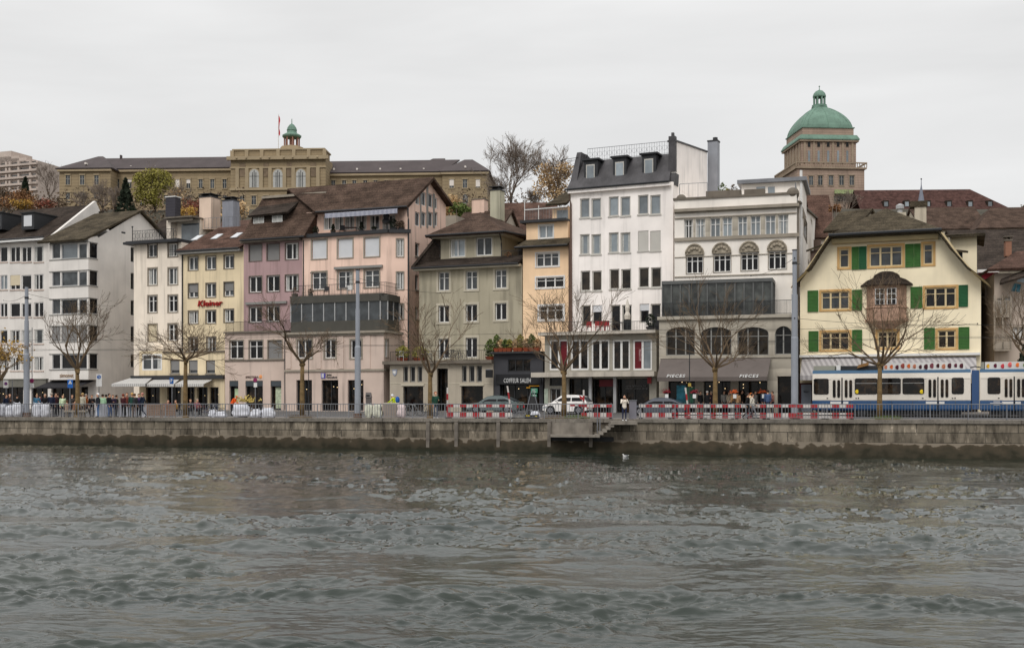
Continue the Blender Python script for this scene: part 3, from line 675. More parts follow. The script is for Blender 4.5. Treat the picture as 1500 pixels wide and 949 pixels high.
chimney(pl, p, 242.5, 289, 256.5, 320, 5.0, .9, mat('charcoal_chimney', srgb(62,60,66), .8, rows=.3), capm=WHITE)
shopdark(B, pl.off(-.02), 200, 567, 260, 601, mull=2)
mb = MB()
B2 = B
# ---- B3: pale yellow narrow house with red letters and skylights
pl = front(266, 357, 107.7, .4); W3 = plaster('pale_yellow_plaster', (220,200,162)); B = Bld('apartment_building', 'pale yellow house with red lettering and three skylights in its tiled roof', 'building', pl, W3)
for i, (ya, yb) in enumerate([(375,394.5),(414.5,434.8),(454.2,473)]):
    for j, (x0, x1, dy) in enumerate([(276,290,1.2),(301.8,316,.4),(328.3,342.3,-1.2)]):
        B.win(pl, x0, ya+dy, x1, yb+dy, lights=2, rec=.2, sur=.07, surm=STONED, blind=(.62 if i == 1 and j != 1 else 0), blm=BLIND_G, pane=GL_M if i < 2 else GL_D)
for x0, x1, y0, y1 in ((276.5,289.5,494,515), (303,316,493.5,515)): B.win(pl, x0, y0, x1, y1, lights=2, rec=.2, sur=.07, surm=STONED, pane=GL_B)
ze = pl.pz(312, 364.5); D = 11; zr = PZ(331.5, pl.Y(pl.W/2, 4.6))
B.block(pl, 0, pl.W, BASE, ze, D); B.done()
mb = MB(); mb.slab([pl.pt(-.25,-.6,ze-.05), pl.pt(pl.W-.02,-.6,ze-.05), pl.pt(pl.W-.02,4.6,zr), pl.pt(-.25+1.2,4.6,zr)], .22); mb.pbox(pl, 1.0, pl.W-.05, 4.6, D, zr-.3, zr); rf = B.roof(mb, m=TILE_R)
mb = MB(); mb.pbox(pl, -.1, pl.W-.05, -.62, -.01, ze-.42, ze-.2); B.part('eave_board', GREYW, mb); gutter(B, pl, -.3, pl.W-.1, ze-.16, -.68)
s = (zr-ze+.05)/5.2
for xc in (288.5, 317.5, 346.5):
    b = 2.2; a = pl.a(xc, b); zz = ze-.05+(b+.6)*s
    for nm, m, w, e in (('skylight', GREYW, .42, .04), ('pane', BLIND, .33, .07)):
        q = MB(); q.slab([pl.pt(a-w,b-.55,zz-.55*s+e), pl.pt(a+w,b-.55,zz-.55*s+e), pl.pt(a+w,b+.55,zz+.55*s+e), pl.pt(a-w,b+.55,zz+.55*s+e)], .05)
        rf2 = q.build(nm, m, B.root if nm == 'skylight' else rf2)
chimney(pl, B.root, 292, 289, 309, 336, 5.2, 1.6, plaster('peach_chimney', (214,188,166)), cap=True, capm=DARKM)
mb = MB(); a = pl.a(313.5, 6.2); mb.tube([pl.pt(a,6.2,zr-.5), pl.pt(a,6.2,pl.z(a,291,6.2))], .27, n=10); B.part('flue_pipe', DARKM, mb)
o = chimney(pl, B.root, 325.5, 294, 341.5, 333, 5.6, 1.1, mat('zinc_duct', srgb(140,142,150), .5, metal=.4, var=.1, streak=.15), cap=True, capm=DARKM, name='metal_chimney')
mb = MB(); railing_mb(mb, pl.pt(pl.a(300,4.7),4.7,zr), pl.pt(pl.a(352,4.7),4.7,zr), 1.05, 9, .014); B.part('railing', GALV, mb)
sign(pl, 'Kleiner', 291, 439.8, 327, 448.5, -.05, TEXTR, B.root, depth=.12, bold=.012, font_shear=.15)
# projecting lower storeys with the awnings
e = pl.off(-2.2); e.W = None; q0, q1 = e.a(204), e.a(329)
for x0, x1 in ((249.5,263),(276.5,289.5),(301.5,315)): B.win(e, x0, 527.5, x1, 547, lights=1, rec=.2, fm=GREYW, pane=GL_M, sill=True, blind=.75, blm=BLIND_G)
B.win(e, 208.5, 518.5, 237.3, 542.3, lights=2, rows=2, rec=.05, fm=WHITE, pane=GL_M, fw=.14, sill=False)
for x0, x1 in ((213.5,234),(245,265),(271,285),(289,304),(307,320)): shopdark(B, e, x0, 567, x1, 601, mull=1, lit=1)
m2 = B.mb; B.mb = MB(); zt = e.pz(265, 516.8)
B.block(e, e.a(238.5), q1, BASE, zt, 2.2); z2 = e.pz(220, 514)
B.block(e, q0, e.a(238.3), BASE, z2, 2.6); ob = B.mb.build('shop_front', W3, B.root)
railing(B, e, 240, 328, 516.5, .9, .02, step=.11); mb = MB(); mb.pbox(e, e.a(239), q1+.1, -.15, 2.2, zt+.003, zt+.13); B.part('terrace_slab', STONED, mb)
mb = MB(); z = e.pz(260, 552.5); mb.pbox(e, q0-.8, q1+.05, -.3, 0, z-.18, z+.18); B.part('awning_box', DARKM, mb)
awning(B, e, 190, 223, 553.5, 163, 213, 566, -.1, 3.0, AWN_L); awning(B, e, 226, 263, 555.5, 211, 255, 566.3, -.1, 2.6, AWN_L); awning(B, e, 268, 311.5, 556, 256, 298.5, 566.3, -.1, 2.4, AWN_L)
downpipe(B, pl, 267, 368, 514, -.08)
B3 = B

# ---- B4: mauve house
pl = front(357, 443, 105, .4); W4 = plaster('mauve_plaster', (170,138,138)); B = Bld('apartment_building', 'mauve house with double dormer in a big brown tiled roof', 'building', pl, W4)
for i, (ya, yb) in enumerate([(357.5,381.5),(404,427.5),(448.5,471.5)]):
    for j, (x0, x1, dy) in enumerate([(365,383.5,.8),(391,409.3,-.3),(418,437,-1.5)]):
        if i == 2 and j == 2: continue
        sh = 1 if (i == 0 and j < 2) else 0
        B.win(pl, x0, ya+dy, x1, yb+dy, lights=2, rec=.2, fm=GREYW if sh else WHITE, sur=.06, surm=STONED, blind=sh, blm=BLIND_G, fw=.09, pane=GL_D, curt=(j == 2))
ze = pl.pz(400, 350); D = 12; RV = 3.2; zr = PZ(288, pl.Y(pl.W/2, RV))
B.block(pl, 0, pl.W, BASE, ze, D); B.done()
mb = MB(); al, arr = pl.a(352, -.7), pl.a(446, -.7)
mb.slab([pl.pt(al,-.7,ze+.05), pl.pt(arr,-.7,ze+.05), pl.pt(pl.a(481,RV),RV,zr), pl.pt(pl.a(384,RV),RV,zr)], .3)
mb.slab([pl.pt(arr,12.5,ze), pl.pt(al,12.5,ze), pl.pt(pl.a(384,RV),RV,zr), pl.pt(pl.a(481,RV),RV,zr)], .3)
mb.slab([pl.pt(al,12.5,ze), pl.pt(al,-.7,ze+.05), pl.pt(pl.a(384,RV),RV,zr)], .2)
mb.slab([pl.pt(arr-.05,-.6,ze-.05), pl.pt(arr-.05,12.4,ze-.05), pl.pt(pl.a(481,RV)-.05,RV,zr-.15)], .2)
rf = B.roof(mb)
mb = MB(); mb.pbox(pl, pl.a(386,RV), pl.a(480,RV), RV-.35, RV+.3, zr-.06, zr+.16); mb.build('ridge_cap', STONE, rf)
gutter(B, pl, al, arr, ze-.08, -.78); mb = MB(); mb.pbox(pl, 0, pl.W-.02, -.6, -.01, ze-.3, ze-.16); B.part('eave_board', STONED, mb)
b = .8                     # double dormer
za = pl.z(pl.a(390,b), 337, b); zb_ = pl.z(pl.a(390,b), 314, b)
mb = MB(); mb.pbox(pl, pl.a(369,b), pl.a(418,b), b, 2.8, za-.3, zb_); d = mb.build('dormer', TILE_D, B.root)
mb = MB(); mb.slab([pl.pt(pl.a(363,.3),.3,zb_-.12), pl.pt(pl.a(421,.3),.3,zb_+.02), pl.pt(pl.a(440,2.9),2.9,zb_+1.5), pl.pt(pl.a(380,2.9),2.9,zb_+1.35)], .2); mb.build('dormer_roof', TILE_D, d)
for x0, x1 in ((371.5,387),(399,414)): 
    w = MB(); r = pl.rect(x0, 315.5, x1, 335.5, b); w.pbox(pl, r[0], r[2], b-.06, b-.01, r[1], r[3]); f = w.build('window', WHITE, d)
    g = MB(); mm = (r[0]+r[2])/2
    for q0, q1 in ((r[0]+.06, mm-.04), (mm+.04, r[2]-.06)): g.pbox(pl, q0, q1, b-.085, b-.061, r[1]+.06, r[3]-.06)
    # glazing is a sub-part of the dormer's window in one level less
    g.build('pane', CURT, d)
mb = MB(); z = pl.pz(390, 444); mb.pbox(pl, pl.a(361), pl.a(421), -.22, 0, z-.1, z+.12); B.part('awning_box', GREYW, mb)
# projecting two-storey shop front shared by the mauve house
e = pl.off(-2.4); q0, q1 = e.a(329.5), e.a(418)
for j, (x0, x1) in enumerate(((336.5,356.5),(365,385),(392.5,413))): B.win(e, x0, 498.5, x1, 525.5, lights=2, rows=2, rec=.2, sur=.08, surm=STONE, pane=GL_D, blind=1 if j == 2 else 0, blm=BLIND_G, fw=.08)
for x0, x1 in ((336,349),(359.5,385),(396.3,412)): shopdark(B, e, x0, 557.5, x1, 601, mull=1 if x1-x0 > 20 else 0)
B.mb = MB(); zt = e.pz(375, 487.5); B.block(e, q0, q1, BASE, zt, 2.4); B.mb.build('shop_front', BEIGE, B.root)
mb = MB(); z = e.pz(375, 527.5); mb.pbox(e, q0, q1-.02, -.1, 0, z-.06, z+.06); mb.pbox(e, q0, q1-.02, -.25, 2.3, zt+.003, zt+.16); B.part('string_course', STONED, mb)
railing(B, e, 331, 427, 486.5, 1.0, .05, step=.1)
mb = MB()
for x0, x1 in ((336.5,349),(360,385),(397,412)):
    r = e.rect(x0, 558, x1, 565.5); mb.pbox(e, r[0], r[2], .02, .25, r[1], r[3])
B.part('door_header', mat('slate_blue_panel', srgb(66,72,76), .6), mb)
sign(e, 'SPECTORA', 360, 550.6, 379, 553.6, -.02, mat('sign_brown', srgb(110,90,82), .6), B.root, bold=.02)
mb = MB(); r = e.rect(380, 549.5, 384.5, 554); c = e.pt((r[0]+r[2])/2, -.03, (r[1]+r[3])/2); mb.ball(c, .17, 10, 6, sc=(1,.25,1)); B.part('logo', mat('logo_orange', srgb(222,150,96), .6), mb)
r = e.rect(341, 569, 348.5, 598); mb = MB(); mb.pbox(e, r[0], r[2], .3, .34, r[1], r[3]); B.part('poster', mat('poster_pale_green', srgb(178,196,160), .6, var=.3, scale=3), mb)
r = e.rect(401, 567, 412, 598); mb = MB(); mb.pbox(e, r[0], r[2], .3, .34, r[1], r[3]); B.part('poster', mat('shelf_display', srgb(176,186,160), .6, var=.35, scale=4), mb)
downpipe(B, pl, 444.5, 352, 487, -.1); downpipe(B, e, 417.5, 490, 600, -.08)
B4 = B

# ---- B5: pink house with side gable
pl = front(443, 568, 101.6, .4); W5 = plaster('pink_plaster', (230,194,174)); B = Bld('apartment_building', 'salmon pink corner house with blue striped awning under a wide brown roof', 'building', pl, W5)
xa, ya_ = pl.pt(pl.W, 0, 0)[:2]
k = (597-750)/F; bd = Vector((math.cos(.05), math.sin(.05)))   # bevelled corner between front and side
tt = (k*ya_-xa)/(bd.x-k*bd.y); bev = Plane((xa, ya_), bd, tt)
sd = Plane(bev.pt(tt, 0, 0)[:2], pl.n)
zT = pl.pz(520, 341)                         # terrace floor
for j, (x0, x1, dy) in enumerate([(457,478.5,1.5),(495,516.5,0),(534,555.5,-1.8)]):
    B.win(pl, x0, 350+dy, x1, 377.5+dy, lights=1, rec=.2, sur=.12, surm=STONE, blind=1, blm=BLIND)
    B.win(pl, x0, 397+dy, x1, 422.5+dy, lights=2, rec=.2, sur=.12, surm=STONE, pane=GL_M, rows=2)
B.win(bev, 581, 350, 591, 376, lights=2, sur=.08, surm=STONE, pane=GL_D); B.win(bev, 581, 398.5, 591, 424, lights=2, sur=.08, surm=STONE, pane=GL_D); B.win(bev, 581, 445, 591, 468, lights=2, sur=.08, surm=STONE, pane=GL_D)
B.win(bev, 581.5, 500, 591, 522, lights=1, sur=.08, surm=STONE, pane=GL_D)
B.face(pl, [(0,BASE),(pl.W,BASE),(pl.W,zT),(0,zT)]); B.face(bev, [(0,BASE),(tt,BASE),(tt,zT),(0,zT)])
va = sd.a(627); vd = sd.a(653)               # gable apex / rear eave
zap = sd.pz(627, 263.5); zE = sd.pz(597, 300.5); zE2 = sd.pz(652, 297)
gw = [(608,615.3),(617,624.2),(627.5,634.2),(636.5,641.3)]
for x0, x1 in gw:
    B.win(sd, x0, 311, x1, 331.5, lights=1, rec=.15, sill=False, pane=GL_M)
B.win(sd, 608.5, 285.5, 615.3, 300, lights=1, rec=.15, sill=False, pane=GL_M); B.win(sd, 617, 281.5, 624, 301.5, lights=1, rec=.15, sill=False, pane=GL_M)
B.win(sd, 627.5, 284, 634.2, 304, lights=1, rec=.15, sill=False, pane=GL_M); B.win(sd, 636.5, 290, 641, 306, lights=1, rec=.15, sill=False, pane=GL_M)
for x0, x1, y0, y1 in ((608,615,356,376),(626,632,359,376),(608,613.5,402.5,425),(608,613.5,449,468)): B.win(sd, x0, y0, x1, y1, lights=1, rec=.2, surm=STONE, pane=GL_D)
B.face(sd, [(0,BASE),(vd,BASE),(vd,zE2),(va,zap),(0,zE)])
# terrace storey set back behind the balcony
sb = pl.off(1.5)
for x0, x1 in ((474,487),(490,503),(505,519),(521,537),(542,556),(560,579)): B.win(sb, x0, 315, x1, 337, lights=2, rec=.1, fm=WHITE, sill=False, pane=GL_M, curt=True, fw=.09)
zs = PZ(300, sb.Y(6))
B.face(sb, [(-.5,zT-.2),(sb.a(583.5),zT-.2),(sb.a(583.5),zE+.1),(-.5,zE+.1)], .1)
B.mb.face([pl.pt(0,0,BASE), pl.pt(0,9,BASE), pl.pt(0,9,zE), pl.pt(0,0,zT)])
B.mb.face([pl.pt(0,1.5,zT), pl.pt(0,9,zT), pl.pt(0,9,zE+1.5), pl.pt(0,1.5,zE)])
ca = sb.a(583.5); B.mb.face([sb.pt(ca,0,zT), sd.pt(0,0,zT), sd.pt(0,0,zE), sb.pt(ca,0,zE)]); B.mb.face([sd.pt(0.001,0.001,zT),sd.pt(1.4,.001,zT),sd.pt(1.4,.001,zE),sd.pt(0.001,.001,zE)])
B.mb.face([pl.pt(0,0,zT-.003), pl.pt(pl.W,0,zT-.003), sd.pt(0,0,zT-.003), sd.pt(1.6,0,zT-.003), pl.pt(0,1.6,zT-.003)])
B.done()
mb = MB(); z0 = zT+.0
mb.pbox(pl, -.1, pl.W+.15, -.3, 0, z0-.22, z0+.1); mb.pbox(bev, .1, tt+.3, -.3, 0, z0-.22, z0+.1); B.part('terrace_edge', DARKM, mb)
mb = MB()                                    # big roof with sloping ridge
e0 = pl.pt(pl.a(462,.4), .4, zE-.1); e1 = sd.pt(-.35, -.1, zE-.18); r1 = sd.pt(va, -.6, zap+.22); kx = (420-750)/F
Yl = pl.Y(0, va); r0 = (PX(421, Yl+1), Yl+1, PZ(276.5, Yl+1)); rb1 = sd.pt(vd+.4, -.6, zE2-.1); l0 = pl.pt(-3.2, 2.2, zE+.3)
mb.slab([e0, e1, r1, r0], .25); mb.slab([rb1, (r0[0]-1, r0[1]+va, zE2), r0, r1], .25); rf = B.roof(mb)
mb = MB(); mb.tube([e0, e1], .08, n=6); B.part('gutter', DARKM, mb)
mb = MB(); q = sd.pt(-.15, -.12, 0); mb.tube([(q[0],q[1],zE-.25),(q[0],q[1],zE-1.0)], .07); q2 = sd.pt(-.02, -.1, 0); mb.tube([(q[0],q[1],zE-1.0),(q2[0],q2[1],zE-1.3),(q2[0],q2[1],BASE)], .07); B.part('downpipe', DARKM, mb)
awning(B, pl, 476, 583, 309, 476, 582, 316.2, 1.1, 1.6, AWN_B, val=.4)
mb = MB()
for x in (625.8, 635.4): a = sd.a(x); mb.pbox(sd, a-.18, a+.18, -.03, .02, sd.z(a, 334), sd.z(a, 270 if x < 630 else 284)); 
for x in (616.2,): a = sd.a(x); mb.pbox(sd, a-.12, a+.12, -.03, .02, sd.z(a, 334), sd.z(a, 283))
B.part('timber_post', GREYW, mb)
mb = MB(); z = pl.pz(526, 391.5); mb.pbox(pl, pl.a(491), pl.a(561), -.25, 0, z-.12, z+.1); B.part('awning_box', GREYW, mb)
# projecting lower storeys and the glazed veranda on them
e = pl.off(-3.0); q0, q1 = e.a(418), e.a(562); eb = Plane(e.pt(q1,0,0)[:2], pl.n)
for x0, x1 in ((435.5,457),(475.5,491.5),(513.5,529.5)): B.win(e, x0, 497.5, x1, 524.5, lights=2, rec=.2, sur=.13, surm=STONE, pane=GL_D, fw=.08)
for x0, x1 in ((434,457),(471,495.5),(509.3,532.5)): shopdark(B, e, x0, 556.5, x1, 601.5, mull=1, lit=2)
B.win(eb, 564, 497, 569, 523, lights=1, sur=.06, surm=STONE, pane=GL_M)
B.mb = MB(); zt = e.pz(490, 489)
B.face(eb, [(0,BASE),(3.6,BASE),(3.6,zt),(0,zt)]); B.face(e, [(q0,BASE),(q1,BASE),(q1,zt),(q0,zt)])
B.mb.face([e.pt(q0,3.5,BASE), e.pt(q0,0,BASE), e.pt(q0,0,zt), e.pt(q0,3.5,zt)]); B.mb.face([e.pt(q0,0,zt), e.pt(q1,0,zt), e.pt(q1,3.6,zt), e.pt(q0,3.6,zt)])
B.mb.build('shop_front', BEIGE, B.root)
mb = MB(); z = e.pz(490, 542.5); mb.pbox(e, q0-.03, q1+.1, -.12, 0, z-.09, z+.09); mb.pbox(eb, 0.1, 3.4, -.12, 0, z-.09, z+.09)
mb.pbox(e, q0-.1, q1+.25, -.3, 3.3, zt+.003, zt+.2); mb.pbox(e, q0, q1+.1, -.15, 0, zt-.18, zt); B.part('string_course', STONE, mb)
mb = MB()
for x in (423, 467, 500, 539): r = e.rect(x-3.5, 491, x+3.5, 540); mb.pbox(e, r[0], r[2], -.06, 0, r[1], r[3])
B.part('pilaster', BEIGE, mb)
sign(e, 'Zürcher', 478.5, 547.5, 486, 550.3, -.02, TEXTD, B.root, bold=.01); sign(e, 'Kantonalbank', 478.5, 551, 494, 553.8, -.02, TEXTD, B.root, bold=.01)
r = e.rect(470.5, 546.5, 477, 554); mb = MB(); mb.pbox(e, r[0], r[2], -.05, 0, r[1], r[3]); lg = B.part('logo', mat('logo_blue', srgb(70,62,150), .5), mb)
am = (r[0]+r[2])/2; zm = (r[1]+r[3])/2; w = (r[2]-r[0])*.32; mb = MB()
for i in range(5): mb.pbox(e, am-w, am+w*.6, -.07, -.051, zm-w+i*w*.5-.02, zm-w+i*w*.5+.03)
mb.build('logo_stripes', TEXTW, lg)
V = pl.off(-2.6); v0, v1 = V.a(426), V.a(557); zb0, zg0, zg1, zt1 = zt+.2, V.pz(490,470), V.pz(490,443), V.pz(490,433.5)
vb = Plane(V.pt(v1,0,0)[:2], Vector((math.cos(.25), math.sin(.25))))
vw = vb.a(568); vs = Plane(vb.pt(vw,0,0)[:2], pl.n)
CONS = mat('veranda_metal', srgb(74,72,66), .6, var=.1, streak=.1)
mb = MB()
for P, a0, a1 in ((V, v0, v1), (vb, 0.0, vw), (vs, 0.0, 2.2)):
    mb.pbox(P, a0, a1-.02, 0, .1, zb0, zg0); mb.pbox(P, a0, a1-.02, -.08, .12, zg1, zt1)
vr = B.part('veranda', CONS, mb)
mb = MB(); mb.pbox(V, v0-.1, v1+.3, -.05, 2.6, zt1, zt1+.1); mb.build('roof', CONS, vr)
g = MB(); f = MB()
for P, a0, a1, nn in ((V, v0, v1, 8), (vb, 0.0, vw, 1), (vs, 0.0, 2.2, 2)):
    g.pbox(P, a0+.02, a1-.03, .05, .08, zg0, zg1)
    for i in range(nn+1): c = a0+(a1-a0)*i/nn; f.pbox(P, c-.045, c+.045, -.01, .045, zg0, zg1)
g.build('glazing', GL_M, vr); f.build('mullion', ALU, vr)
mb = MB(); a0, a1 = V.a(428), V.a(564); railing_mb(mb, V.pt(a0,.2,zt1+.1), V.pt(a1,.2,zt1+.1), .95, 60, .012); q = V.pt(a1,.2,zt1+.1); q2 = V.pt(a1,2.4,zt1+.1); railing_mb(mb, q, q2, .95, 10, .012); B.part('railing', DARKM, mb)
B5 = B
# recessed link wall between pink and green houses
pl5, sd5 = pl, sd

# ---- B6: grey green house
pl = front(614, 765, 97.0, .4); W6 = plaster('grey_green_plaster', (164,155,132)); B = Bld('apartment_building', 'grey green house with pyramid roof and stepped-back attic floor', 'building', pl, W6)
CS = mat('light_stone_surround', srgb(186,178,160), .9, var=.08, streak=.1)
for i, (ya, yb) in enumerate([(398,425.3),(447,471.8),(495.5,524.5)]):
    for j, (x0, x1, dy) in enumerate([(642.3,657.8,.5),(682.3,699,-1),(725.3,742,-3)]):
        if i == 2 and j == 2: continue
        B.win(pl, x0, ya+dy, x1, yb+dy, lights=2, rows=2 if i == 0 else 1, rec=.2, sur=.2, surm=CS, pane=GL_D if i else GL_M, curt=False, fw=.08)
ze = pl.pz(690, 391.5); D = 12
B.block(pl, 0, pl.W, BASE, ze, D); 
at = pl.off(1.6); A0, A1 = at.a(645.5), at.a(734); zA = at.pz(690, 345)
z1 = ze+.4
for x0, x1, y0, y1 in ((660,681.5,350.5,376.5),(697.5,721,348,374.5)): B.win(at, x0, y0, x1, y1, lights=2, rec=.12, sur=.14, surm=CS, pane=GL_S if x0 < 690 else GL_M, curt=x0 < 690, fw=.1)
B.face(at, [(A0,ze),(A1,ze),(A1,zA),(A0,zA)]); B.mb.face([at.pt(A1,0,ze), at.pt(A1,8,ze), at.pt(A1,8,zA), at.pt(A1,0,zA)]); B.mb.face([at.pt(A0,8,ze), at.pt(A0,0,ze), at.pt(A0,0,zA), at.pt(A0,8,zA)])
B.done()
mb = MB(); zs = at.pz(690, 377.5)            # skirt roof
mb.slab([pl.pt(-.45,-.7,ze+.18), pl.pt(pl.W-.05,-.7,ze+.18), pl.pt(pl.W-.05,1.58,zs), pl.pt(A0,1.58,zs)], .2)
mb.slab([pl.pt(-.45,11,ze+.18), pl.pt(-.45,-.7,ze+.18), pl.pt(A0-.02,1.58,zs+2.6), pl.pt(A0-.02,9,zs+2.6)], .2)
mb.slab([pl.pt(-.45,-.7,ze+.18), pl.pt(A0-.01,1.57,zs-.02), pl.pt(A0-.01,1.57,zs+2.6)], .1)
B.part('skirt_roof', TILE_D, mb)
mb = MB(); mb.pbox(pl, -.3, pl.W-.06, -.6, -.01, ze-.15, ze+.08); mb.pbox(at, A0-.5, A1+.6, -.9, -.02, zA-.22, zA); mb.pbox(at, A0-.5, A0-.02, -.02, 8, zA-.22, zA); mb.pbox(at, A1+.02, A1+.6, -.02, 8, zA-.22, zA); B.part('eave_board', CS, mb)
gutter(B, pl, -.4, pl.W-.1, ze+.06, -.75)
apx = P3(703.5, 311, at.Y((A0+A1)/2, 4.2)); c = [at.pt(A0-.95,-1.2,zA+.02), at.pt(A1+.75,-1.2,zA+.02), at.pt(A1+2.6,6,zA+.02), at.pt(A1+1.5,10,zA+.02), at.pt(A0-.9,10,zA+.02)]
mb = MB(); 
for i in range(5): mb.slab([c[i], c[(i+1) % 5], apx], .2)
rf = B.roof(mb, m=TILE_B)
mb = MB(); mb.tube([c[0], c[1], c[2]], .08, n=6); B.part('gutter', DARKM, mb)
mb = MB(); p = at.pt(A1+.05,-.06,0); mb.tube([at.pt(A1+.3,-1.1,zA-.05), at.pt(A1+.2,-.5,zA-.6), (p[0],p[1],zA-.9), (p[0],p[1],ze+.5)], .06); p = at.pt(A0-.05,-.06,0); mb.tube([at.pt(A0-.6,-1.1,zA-.05),(p[0],p[1],zA-.9),(p[0],p[1],zs+.2)], .06); B.part('downpipe', DARKM, mb)
chimney(at, B.root, 718, 279, 732, 322, 5.0, 1.2, plaster('sage_chimney', (176,172,148)), cap=True, capm=DARKM)
railing(B, at, 735, 763.5, 383, .95, -.6, step=.12); 
mb = MB(); mb.pbox(at, A1+.05, at.a(764), 4.0, 4.1, ze, zA); B.part('loggia_wall', TILE_D, mb)
# stone ground floor
e = pl.off(-3.2); q0, q1 = e.a(571), e.a(722.5); zt = e.pz(640, 533); ST6 = mat('sandstone_front', srgb(174,164,148), .9, var=.08, scale=.8, streak=.15, bump=.1)
for xs in ((590.5,597.5),(600.5,608),(611.5,618.3)): B.win(e, xs[0], 536.5, xs[1], 559.5, lights=1, rec=.2, fm=GREYW, sill=False, pane=GL_D, curt=False)
for xs in ((676.5,683.5),(687,695),(698,706)): B.win(e, xs[0], 535.5, xs[1], 559.5, lights=1, rec=.2, fm=GREYW, sill=False, pane=GL_D, curt=False)
shopdark(B, e, 590.5, 566, 620, 603); shopdark(B, e, 675.5, 565.5, 707.5, 603); shopdark(B, e, 640, 539.5, 656, 606, rec=.8)
B.mb = MB(); B.block(e, q0, q1, BASE, zt, 3.2); B.mb.build('shop_front', ST6, B.root)
mb = MB(); mb.pbox(e, q0-.5, q1+.02, -.45, 3.1, zt+.003, zt+.28); B.part('terrace_slab', STONED, mb)
mb = MB(); z = e.pz(640, 561.3)
for x0, x1 in ((571.5,588),(621,638.5),(657.5,674),(709,722)): r = e.rect(x0, 560.8, x1, 562); mb.pbox(e, r[0], r[2], -.02, 0, r[1], r[3])
for x0, x1 in ((588,621.5),(673.5,709)): r = e.rect(x0, 562, x1, 565); mb.pbox(e, r[0], r[2], -.08, 0, r[1], r[3])
B.part('string_course', CS, mb)
for x in (578.5, 715.3):
    r = e.rect(x-3.6, 541, x+3.6, 551); am = (r[0]+r[2])/2; w = (r[2]-r[0])/2; z0, z1 = r[1], r[3]; mb = MB()
    mb.slab([e.pt(am,-.05,z0), e.pt(am+w*.8,-.05,z0+.2), e.pt(am+w,-.05,z1), e.pt(am-w,-.05,z1), e.pt(am-w*.8,-.05,z0+.2)], .05); sh = B.part('shield', mat('shield_blue', srgb(150,156,172), .6), mb)
    mb = MB(); mb.pbox(e, am-w*.35, am+w*.35, -.07, -.051, z0+.2, z1-.12); mb.pbox(e, am-w*.7, am+w*.5, -.066, -.051, z1-.3, z1-.15); mb.build('crest', WHITE, sh)
railing(B, e, 572, 716, 531.3, 1.0, -.15, step=.16)
mb = MB(); pz_ = e.pz(722, 548); a = e.a(720.5); mb.pbox(e, a-.25, a+.35, -.75, -.6, pz_-.3, pz_+.35); mb.tube([e.pt(a,-.6,pz_+.1), e.pt(a,0,pz_+.1)], .03); B.part('hanging_sign', BLACK, mb)
B6 = B; e6 = e; pl6 = pl

# ---- B7: orange house and the black salon front
pl = front(766, 835, 95.3, .4); W7 = plaster('apricot_plaster', (238,200,158), streak=.08); B = Bld('apartment_building', 'narrow apricot house with tiled skirt roof, above the black salon front', 'building', pl, W7)
B.win(pl, 785.5, 370.5, 818.5, 390.5, lights=3, rows=2, rec=.15, pane=GL_M, sur=.1, surm=WHITE); B.win(pl, 785.5, 406, 826, 421.5, lights=3, rows=2, rec=.15, pane=GL_D, sur=.12, surm=WHITE); B.win(pl, 790, 448, 825, 468.5, lights=3, rows=2, rec=.15, pane=GL_D, sur=.16, surm=WHITE)
ze = pl.pz(800, 361)
B.block(pl, 0, pl.W, BASE, ze, 11)
at = pl.off(1.0); A0, A1 = at.a(771), at.a(832.5); zA = at.pz(800, 326)
B.win(at, 789.5, 330, 810.5, 349, lights=2, rec=.12, pane=GL_S, sur=.08, surm=WHITE)
B.block(at, A0, A1, ze-.2, zA, 8); B.done()
mb = MB(); zz = at.pz(800, 350); mb.slab([pl.pt(-.5,-.7,ze), pl.pt(pl.W-.02,-.7,ze), pl.pt(pl.W-.02,.98,zz), pl.pt(-.1,.98,zz)], .2); B.part('skirt_roof', TILE_M, mb); gutter(B, pl, -.5, pl.W, ze-.05, -.75)
mb = MB(); mb.pbox(at, A0-.4, A1-.05, -.5, 8, zA, zA+.22); rf = B.roof(mb, m=DARKM)
railing(B, at, 768.5, 831, 323.5, 1.1, -.3, m=GALV); mb = MB()
for x in (768.5, 789): a = at.a(x,-.3); mb.tube([at.pt(a,-.3,zA+.2), at.pt(a,-.3,at.z(a, 291 if x < 780 else 301, -.3))], .035, n=5)
a0, a1 = at.a(768.5,-.3), at.a(831,-.3); z = at.z(a0,308,-.3); mb.tube([at.pt(a0,-.3,z), at.pt(a1,-.3,z+.05)], .04, n=5); B.part('awning_frame', WHITE, mb)
at2 = pl.off(5.5); mb = MB(); r = at2.rect(809, 303, 832, 325); mb.pbox(at2, r[0], r[2], 0, 3, zA+.2, r[3]); ph = B.part('penthouse', W7, mb)
mb = MB(); r = at2.rect(816, 308, 832, 323); mb.pbox(at2, r[0], r[2], -.04, -.005, r[1], r[3]); mb.build('pane', GL_S, ph)
mb = MB(); a0, a1 = at2.a(803.5), at2.a(834); z0 = at2.z(a0, 301.5); mb.slab([at2.pt(a0,-.8,z0), at2.pt(a1,-.8,z0), at2.pt(a1,3.5,z0+2.4), at2.pt(a0+1.6,3.5,z0+2.4)], .2); mb.slab([at2.pt(a1,7,z0), at2.pt(a0,7,z0), at2.pt(a0+1.6,3.5,z0+2.4), at2.pt(a1,3.5,z0+2.4)], .2); mb.build('roof', TILE_M, ph)
downpipe(B, pl, 834.5, 355, 560, -.15, mat('copper_brown_pipe', srgb(96,76,66), .6), .1)
e = pl.off(-3.0); q0, q1 = e.a(723), e.a(795.5); zt = e.pz(760, 518); SALON = mat('salon_black', (.016,.016,.018), .5, var=.2); ANTH = mat('anthracite_panel', srgb(62,62,66), .7, var=.1)
